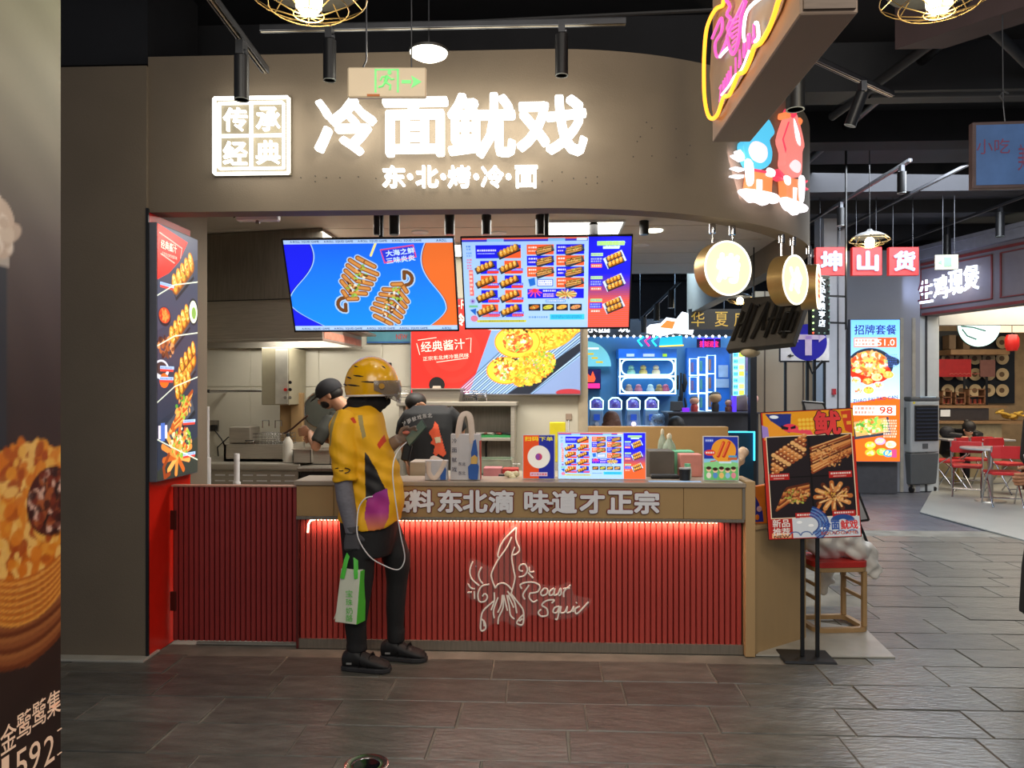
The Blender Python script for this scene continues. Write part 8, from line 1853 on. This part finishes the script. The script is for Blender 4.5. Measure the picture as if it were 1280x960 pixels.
# dome sign and red-pink mark
q = W(733, 458, YS - .1)
dm = thing('dome_sign', 'pale cyan quarter-round dome sign with yellow marks in the blue shop', 'sign', q); part('panel', dm, MB().prism([(0, 0)] + [(.36 * math.cos(a), .37 * math.sin(a)) for a in np.linspace(0, PI / 2, 14)], 0, .03), glow('dome_cyan', '7fd8e8', .85))
for x, z, w_ in ((.06, .17, .09), (.12, .11, .09), (.19, .05, .10)): part('yellow_mark', dm, MB().box(x - w_ / 2, x + w_ / 2, -.004, 0, z, z + .025), glow('yellow_mark', 'f0d020', .9))
write('lettering', dm, 'Coffee', .09, .26, .05, glow('white_print', 'fff8f4', 1.1), w=.17, rot=-.15, y=-.004) if False else part('white_mark', dm, MB().box(.02, .18, -.004, 0, .25, .275), glow('white_print', 'fff8f4', 1.1))
q = W(741, 475, YS - .1)
rm = thing('red_pink_neon', 'small red and hot pink neon mark at the kitchen wall edge', 'sign', q); part('flame', rm, MB().prism([(-.09, -.03), (-.08, .1), (-.03, .05), (.0, .13), (.04, .02), (.02, -.03)], 0, .02), glow('flame_red', 'ff5a30', 1.3)); part('bar', rm, MB().box(-.09, .10, 0, .02, -.12, -.05), PK); part('back', rm, MB().box(-.1, .12, .021, .098, -.14, .16), mat('violet_back', '2a1a5a', .5))
# showcase 1
NC = glow('showcase_neon', 'c8f8ff', 2.2, True)
a, b = X_(774, 11.0), X_(845, 11.0); zt_, zm_, zb_ = Z_(438, 11.0), Z_(450, 11.0), Z_(492, 11.0)
S1 = thing('toy_showcase', 'wide blue toy showcase with white neon framed double shelf', 'showcase', ((a + b) / 2, 11.2, zb_))
part('header', S1, MB().box(a - .01, b + .01, 11.0, 11.39, zm_ + .01, zt_), mat('showcase_blue', '1c64c0', .5, emit=.25), world=True); part('case_back', S1, MB().box(a, b, 11.3, 11.39, zb_, zm_), mat('showcase_inner', '2a6cae', .5), world=True); part('case_bottom', S1, MB().box(a, b, 11.0, 11.39, zb_ - .03, zb_), mat('showcase_blue', '1c64c0', .5, emit=.25), world=True)
for px, m, w_ in ((788, WHITEP, .11), (811, WHITEP, .16), (831, mat('lime', 'a8d820', .5, emit=.4), .06)): q = W(px, 444, 10.995); part('header_mark', S1, MB().box(q.x - w_ / 2, q.x + w_ / 2, 10.99, 11.0, q.z - .02, q.z + .02), m, world=True)
zc = (zb_ + zm_) / 2
for z0_, z1_ in ((zb_ + .02, zc - .02), (zc + .02, zm_ - .01)):
    pr = [(x, z) for x, z in rsq((b - a) / 2 - .03, (z1_ - z0_) / 2, .09)]; part('neon_frame', S1, MB().tube([Vector(((a + b) / 2 + x, 11.0, (z0_ + z1_) / 2 + z)) for x, z in pr + pr[:1]], .012, 6), NC, world=True, smooth=1)
for (x0_, x1_, z0_, z1_) in ((a, b, zm_ - .012, zm_ + .006), (a, b, zb_ - .006, zb_ + .012), (a, a + .018, zb_, zm_), (b - .018, b, zb_, zm_)): part('neon_edge', S1, MB().box(x0_, x1_, 10.985, 11.0, z0_, z1_), NC, world=True)
part('shelf_board', S1, MB().box(a + .02, b - .02, 11.0, 11.3, zc - .012, zc + .012), NC, world=True)
toyc = ['8ab8a8', 'c8a860', 'd8c0a0', 'a88a80', 'b86a80', 'b8c8d0', '9a7a50', 'c05a78']
for k, (px, row) in enumerate(((789, 0), (804, 0), (820, 0), (786, 1), (798, 1), (813, 1), (824, 1), (832, 1))):
    x = X_(px, 11.15); z = (zc + .013) if row == 0 else (zb_ + .001); tc_ = mat('toy_' + toyc[k], toyc[k], .5, emit=.06)
    t = thing('toy_box', ['toy figure set', 'round-topped toy', 'tall toy figure', 'grey toy pile', 'rose toy pile', 'pale toy house', 'brown toy', 'pink toy'][k] + (' on the upper' if row == 0 else ' on the lower') + ' shelf of the blue showcase', 'toy', (x, 11.15, z + .001), group='toys in the blue showcase')
    part('body', t, MB().lathe([(.001, 0), (.055, .0), (.06, .05), (.045, .085), (.001, .09)], n=12), tc_, smooth=.8); part('head', t, MB().ell((0, 0, .115 if row == 0 else .10), .042, .04, .036, 12, 8), tc_, smooth=1); part('base', t, MB().box(-.07, .07, -.03, .03, 0, .008), BLK)
# showcase 2
S2 = thing('keychain_showcase', 'tall blue showcase with white neon grid frames', 'showcase', (X_(880, 11.1), 11.2, 0))
part('back_panel', S2, MB().box(X_(861, 11.1), X_(915, 11.1), 11.25, 11.38, 0, Z_(436, 11.1)), mat('showcase_blue', '1c64c0', .5, emit=.25), world=True)
for c in range(3):
    for r in range(3):
        if r == 2 and c == 0: continue
        x0_, x1_ = X_(862 + c * 11, 11.1), X_(872 + c * 11, 11.1); z1_ = Z_(450 - c * 2 + r * 22, 11.1); z0_ = Z_(470 - c * 2 + r * 22 + (c * 1), 11.1)
        part('neon_frame', S2, MB().tube([Vector(p) for p in ((x0_, 11.1, z0_), (x1_, 11.1, z0_), (x1_, 11.1, z1_), (x0_, 11.1, z1_), (x0_, 11.1, z0_))], .011, 6), NC, world=True); part('trinket', S2, MB().cyl(((x0_ + x1_) / 2, 11.2, z0_ + .05), ((x0_ + x1_) / 2, 11.2, z1_ - .05), .02, 8), mat('trinket_' + str(c), ['7a5a8a', '4a8a8a', '9a6a5a'][c], .5), world=True)
for i, (px, py, w_, h_) in enumerate(((904, 464, 12, 15), (903, 479, 16, 11))): q = W(px, py, 11.24); single('wall_notice', ['upper white notice sheet', 'lower white notice sheet'][i] + ' beside the neon grid showcase', 'notice', MB().box(q.x - w_ * .0058, q.x + w_ * .0058, 11.235, 11.245, q.z - h_ * .0058, q.z + h_ * .0058), mat('notice_white', '9cb4d4', .6), q)
# capsule machines
for k, px in enumerate((746, 769, 792, 815)):
    x = X_(px, 10.4); zt_ = Z_(497, 10.4)
    t = thing('capsule_machine', ['capsule machine next to the kitchen wall', 'second capsule machine, behind the brown-haired woman', 'third capsule machine with the bright dial', 'capsule machine nearest the dark counter'][k], 'vending machine', (x, 10.5, 0), group='capsule machines')
    CM = mat('machine_blue_grey', '7a9ac0', .4, var=.08, emit=.05)
    part('base', t, MB().box(-.10, .10, -.1, .12, 0, zt_ - .42), CM, bevel=.01); part('body', t, MB().hexa([Vector(p) for p in ((-.10, -.1, zt_ - .41), (.10, -.1, zt_ - .41), (.10, .12, zt_ - .41), (-.10, .12, zt_ - .41), (-.085, -.08, zt_ - .15), (.085, -.08, zt_ - .15), (.085, .12, zt_ - .15), (-.085, .12, zt_ - .15))]), CM, bevel=.008)
    part('dome', t, MB().lathe([(.001, 0), (.08, 0), (.085, .05), (.06, .11), (.001, .13)], (0, .0, zt_ - .149), 18), mat('dome_violet', '5a4a9a', .2, emit=.2), smooth=1)
    part('neon_arch', t, MB().tube([(-.085, -.09, zt_ - .15), (-.085, -.09, zt_ - .04), (-.04, -.09, zt_), (.04, -.09, zt_), (.085, -.09, zt_ - .04), (.085, -.09, zt_ - .15), (-.085, -.09, zt_ - .15)], .011, 6), NC, smooth=1); part('coin_panel', t, MB().box(-.04, .04, -.112, -.10, zt_ - .30, zt_ - .22), mat('coin_panel', '2a5ad0', .4, emit=.3)); part('dial', t, MB().cyl((0, -.10, zt_ - .35), (0, -.13, zt_ - .35), .03, 14), mat('dial_white', 'c8d0e0', .4) if k != 2 else glow('dial_glow', 'ffe0ff', 2.0)); part('chute', t, MB().box(-.05, .05, -.112, -.10, zt_ - .52, zt_ - .46), BLK)
# dark shop counter with figures
YD = 9.6
dc = thing('dark_shop_counter', 'dark grey shop counter in front of the neon showcase', 'counter', (X_(890, YD), YD, 0)); part('body', dc, MB().box(X_(836, YD), X_(948, YD), YD, YD + .5, 0, Z_(516, YD)), mat('dark_counter', '3c3c42', .5), world=True); part('top', dc, MB().box(X_(834, YD), X_(949, YD), YD - .03, YD + .53, Z_(516, YD), Z_(514, YD)), mat('dark_counter2', '4c4c54', .4), world=True)
ztc = Z_(514, YD) + .001
for i, (px, hh_, c1, c2, lab) in enumerate(((868, .20, 'b8403c', 'e8b090', 'round-headed red toy figure on the dark counter'), (894, .26, '3a3430', 'd8b080', 'tall dark-haired toy figure on the dark counter'), (911, .16, '8a5a48', 'd8a890', 'small brown toy figure on the dark counter'), (941, .24, 'c8a040', 'e0a898', 'toy figure with a yellow scarf at the dark counter end'))):
    t = thing('toy_figure', lab, 'figurine', (X_(px, YD + .2), YD + .2, ztc), group='figures on the dark counter')
    part('body', t, MB().lathe([(.001, 0), (.045, 0), (.05, hh_ * .3), (.03, hh_ * .5), (.001, hh_ * .52)], n=14), mat('fig_' + c1, c1, .5), smooth=1); part('head', t, MB().ell((0, 0, hh_ * .68), hh_ * .30, hh_ * .27, hh_ * .27, 14, 10), mat('fig_' + c2, c2, .5), smooth=1); part('hair', t, MB().ell((0, .01, hh_ * .80), hh_ * .28, hh_ * .26, hh_ * .18, 14, 8), mat('fig_hair', '2a201c', .6), smooth=1)
t = thing('tablet', 'black tablet terminal on the dark counter', 'tablet', (X_(847, YD + .1), YD + .15, ztc)); part('screen', t, MB().hexa([Vector(p) for p in ((-.09, -.02, .01), (.09, -.02, .01), (.09, .0, .01), (-.09, .0, .01), (-.07, .05, .13), (.08, .05, .13), (.08, .07, .13), (-.07, .07, .13))]), BLK, bevel=.004); part('stand', t, MB().box(-.04, .04, -.02, .1, 0, .01), BLK)
t = thing('purple_lit_box', 'small violet glowing box beside the tablet', 'box', (X_(859, YD), YD + .1, ztc)); part('body', t, MB().box(-.04, .04, -.03, .03, 0, .05), glow('violet_box', '8a2af0', 1.0))
t = thing('violet_light', 'upright violet glowing light bar on the dark counter', 'panel', (X_(921, YD), YD + .15, ztc)); part('bar', t, MB().box(-.015, .025, -.03, .08, 0, .20), glow('violet_panel', '5a3af0', 1.2))
t = thing('grey_plush', 'grey soft backrest cushion behind the toy figure at the counter end', 'cushion', (X_(932, YD), YD + .3, ztc)); part('body', t, MB().hexa([Vector(p) for p in ((-.10, 0, 0), (.12, 0, 0), (.12, .1, 0), (-.10, .1, 0), (-.06, .03, .19), (.10, .03, .22), (.10, .08, .22), (-.06, .08, .19))]), mat('grey_fabric', '7a7070', .8), bevel=.02, seg=2)
q = Vector((X_(823, 9.9), 9.9, 0)); ztb = Z_(531, 9.9)
t = thing('glass_jar_table', 'small white side table beside the dark counter', 'table', q); part('top', t, MB().box(-.28, .10, -.1, .2, ztb - .03, ztb), WHITEP); part('leg', t, MB().cyl((0, .05, 0), (0, .05, ztb - .03), .03), WHITEP)
t = thing('fish_bowl', 'round glass bowl of brown sweets on the white side table', 'bowl', (q.x, q.y, ztb)); part('glass', t, MB().lathe([(.05, .001), (.10, .06), (.10, .11), (.06, .16), (.055, .16), (.09, .11), (.09, .06), (.045, .006)], n=22), mat('clear_glass', 'a8c0d8', .05, alpha=.35), smooth=1); mb = MB(); rg = random.Random(2)
for _ in range(14): mb.ell((rg.uniform(-.05, .05), rg.uniform(-.05, .05), rg.uniform(.03, .09)), .018, .018, .014, 7, 5)
part('sweets', t, mb, mat('sweet_brown', '6a4038', .5), kind='stuff')
# person-like black rack behind
t = thing('black_costume_stand', 'black floor stand with hanging black straps between the showcases', 'rack', (X_(852, 11.0), 11.05, 0)); part('pole', t, MB().cyl((0, 0, 0), (0, 0, Z_(467, 11.05)), .015), BLACKM)
for k, (x, z0_, z1_, r_) in enumerate(((-.05, 470, 487, .03), (.04, 468, 490, .035), (.0, 480, 505, .03), (-.03, 495, 515, .02), (.05, 497, 515, .02))): part('strap', t, MB().tube([(x, -.02, Z_(z0_, 11.05)), (x * 1.3, -.03, (Z_(z0_, 11.05) + Z_(z1_, 11.05)) / 2), (x, -.02, Z_(z1_, 11.05))], [r_ * .6, r_, r_ * .5], 8), BLK, smooth=1)
# bright vertical menu, dark frame post, poster
q0, q1 = W(916, 438, 10.6), W(931, 513, 10.6)
t = thing('vertical_light_menu', 'bright cyan and lime vertical light menu at the blue shop edge', 'menu', ((q0.x + q1.x) / 2, 10.6, (q0.z + q1.z) / 2)); im = Img(30, 150, '9ae8f8')
for k in range(9): im.rect(2, 6 + k * 16, 13, 16 + k * 16, '58b8e8'); im.rect(15, 4 + k * 16, 28, 16 + k * 16, ['b8f048', '88e0c0', 'd8f070'][k % 3]); im.scrib(3, 8 + k * 16, 12, 14 + k * 16, '2060a0', 1)
part('box', t, MB().box(-(q1.x - q0.x) / 2 - .01, (q1.x - q0.x) / 2 + .01, 0, .05, -(q0.z - q1.z) / 2, (q0.z - q1.z) / 2), GRAYBOX); picture('print', t, im, q1.x - q0.x, q0.z - q1.z - .01, painted('menu_bright', 1.3)); part('post', t, MB().box(-.02, .02, .051, .08, -(q0.z), 0), BLACKM)
fp = structure('trim_3', MB().box(X_(938, 9.3), X_(946, 9.3), 9.3, 9.42, 0, 2.2), mat('black_frame_post', '15161c', .5))
t = thing('edge_poster', 'narrow blue and white poster on a pale panel at the blue shop edge', 'poster', (X_(936, 10.9), 10.9, 0)); part('panel', t, MB().box(-.09, .10, 0, .03, 0, Z_(437, 10.9)), mat('pale_blue_panel', '7a9cc8', .6)); part('print', t, MB().box(-.05, .05, -.004, 0, Z_(465, 10.9), Z_(448, 10.9)), mat('poster_violet', '8a7ab0', .5)); part('line', t, MB().box(-.08, .08, -.004, 0, Z_(469, 10.9), Z_(468, 10.9)), mat('coin_panel', '2a5ad0', .4, emit=.3))
# teal display at the half wall end
t = thing('teal_display_case', 'dark teal display case outlined by cyan light beyond the tan half wall', 'showcase', (X_(935, 7.3), 7.3, 0)); xa, xb = 1.64, X_(944, 7.3)
part('body', t, MB().box(xa, xb - .01, 7.32, 7.6, 0, Z_(537, 7.3) - .01), mat('teal_dark', '0e3a52', .3), world=True); part('neon_edge', t, MB().box(xa - .12, xb, 7.30, 7.318, Z_(537, 7.3) - .012, Z_(537, 7.3)), glow('cyan_edge', '40d8ff', 2.2), world=True); part('neon_edge', t, MB().box(xb - .012, xb, 7.30, 7.318, Z_(572, 7.3), Z_(537, 7.3) - .012), glow('cyan_edge', '40d8ff', 2.2), world=True)
for dx in (.12, .16): part('indicator', t, MB().ell((xb - dx, 7.315, Z_(570, 7.3)), .01, .006, .01, 8, 6), glow('header_bulb', 'fff8f0', 4), world=True)
# two seated customers seen over the half wall
for i, (px, py, dd, hairc, lab) in enumerate(((764, 527, 8.6, '6a4638', 'long brown-haired person seated beyond the tan half wall'), (845, 534, 8.4, '14110f', 'black-haired person seated beyond the half wall, only hair showing'))):
    c = D(px, py, dd); t = thing('person', lab, 'person', (c.x, c.y, 0)); HM = mat('hair_' + hairc, hairc, .6, var=.2, scale=40)
    fd = (.3, .9, -.1); mb = MB(); head(mb, c, fd); mb.tube([c - Vector((0, 0, .05)), c - Vector((0, 0, .18))], [.05, .06], 12); bpart('head', t, mb, SKIN, .009, 2); eyes(t, c, fd)
    mb = MB(); mb.ell(c + Vector((0, -.02, .02)), .095, .105, .105, 18, 12)
    if i == 0: mb.tube([c + Vector((-.03, -.05, .0)), c + Vector((0, -.07, -.12)), c + Vector((.05, -.08, -.28))], [.085, .09, .06], 14); mb.tube([c + Vector((.02, -.05, .0)), c + Vector((.07, -.06, -.15)), c + Vector((.11, -.06, -.28))], [.08, .06, .04], 14)
    bpart('hair', t, mb, HM, .009, 2)
    bz_ = c.z - .18; mb = MB(); mb.loft([oval((c.x, c.y, z), rx, ry) for z, rx, ry in ((.44, .17, .14), (.6, .16, .13), (bz_ - .06, .19, .12), (bz_, .1, .09))]); mb.tube([(c.x + .07, c.y, .5), (c.x + .08, c.y + .35, .5), (c.x + .08, c.y + .36, .08)], [.09, .07, .05], 10); mb.tube([(c.x - .07, c.y, .5), (c.x - .08, c.y + .35, .5), (c.x - .08, c.y + .36, .08)], [.09, .07, .05], 10)
    for s_ in (-1, 1): mb.tube([(c.x + s_ * .17, c.y, bz_ - .06), (c.x + s_ * .2, c.y + .1, bz_ - .28), (c.x + s_ * .1, c.y + .28, bz_ - .25)], [.055, .048, .038], 10)
    bpart('clothes', t, mb, mat('dull_tan_cloth', 'a08868', .8) if i == 0 else BLK, .013, 2)
    s_t = thing('plain_stool', ['plain stool under the brown-haired person', 'plain stool under the black-haired person'][i], 'stool', (c.x, c.y, 0), group='stools beyond the half wall'); part('seat', s_t, MB().cyl((0, 0, .38), (0, 0, .42), .17, 20), LW, smooth=.6); part('pedestal', s_t, MB().cyl((0, 0, 0), (0, 0, .38), .03), BLACKM)
# dark void beam with small spots above the kitchen ceiling edge
q = D(820, 395, 11.0)
t = thing('hall_track_rail', 'black far track rail in the dark gap beyond the white ceiling', 'lighting track', (q.x, q.y, q.z)); a_, b_ = D(800, 400, 10.5), D(850, 352, 9.2)
part('channel', t, MB().tube([a_, b_], .02, 6), BLACKM, world=True)
for f in (.1, .45, .8): v = a_.lerp(b_, f); part('spot', t, MB().cyl(v, v - Vector((0, 0, .22)), .04, 12), BLACKM, world=True)
for f in (0.0, 1): v = a_.lerp(b_, f); part('hanger', t, MB().cyl(v, (v.x, v.y, 4.31), .005), BLACKM, world=True)
# pieces that belong to a part go one level deeper
_SUBP = {'helmet_vent': 'helmet', 'helmet_trim': 'helmet', 'helmet_visor': 'helmet', 'helmet_hinge': 'helmet', 'glasses_rim': 'head', 'glasses_temple': 'head', 'eye': 'head', 'iris': 'head', 'eyebrow': 'head', 'sleeve_mark': 'shirt', 'cap_peak': 'cap', 'cap_button': 'cap', 'louvre': 'grille_frame', 'caster': 'tank', 'hinge': 'gate_panel', 'shoe_sole': 'shoe_upper', 'shoe_strap': 'shoe_upper', 'shoe_tab': 'shoe_upper', 'print_spot': 'print_panel', 'back_lettering': 'tshirt'}
_kids = {}
for o in bpy.data.objects:
    if o.parent is not None: _kids.setdefault(o.parent, []).append(o)
for par, ks in _kids.items():
    host = {}
    for o in sorted(ks, key=lambda k: list(_SUBP.values()).count(k.name.split('.')[0]) == 0):
        s = o.name.split('.')[0]
        if s in _SUBP and host.get(_SUBP[s]): 
            hs = host[_SUBP[s]]; c = lambda m: sum((Vector(b) for b in m.bound_box), Vector()) / 8
            o.parent = min(hs, key=lambda h: (c(h) - c(o)).length)
        else: host.setdefault(s, []).append(o)
bpy.data.objects.remove(_FO)
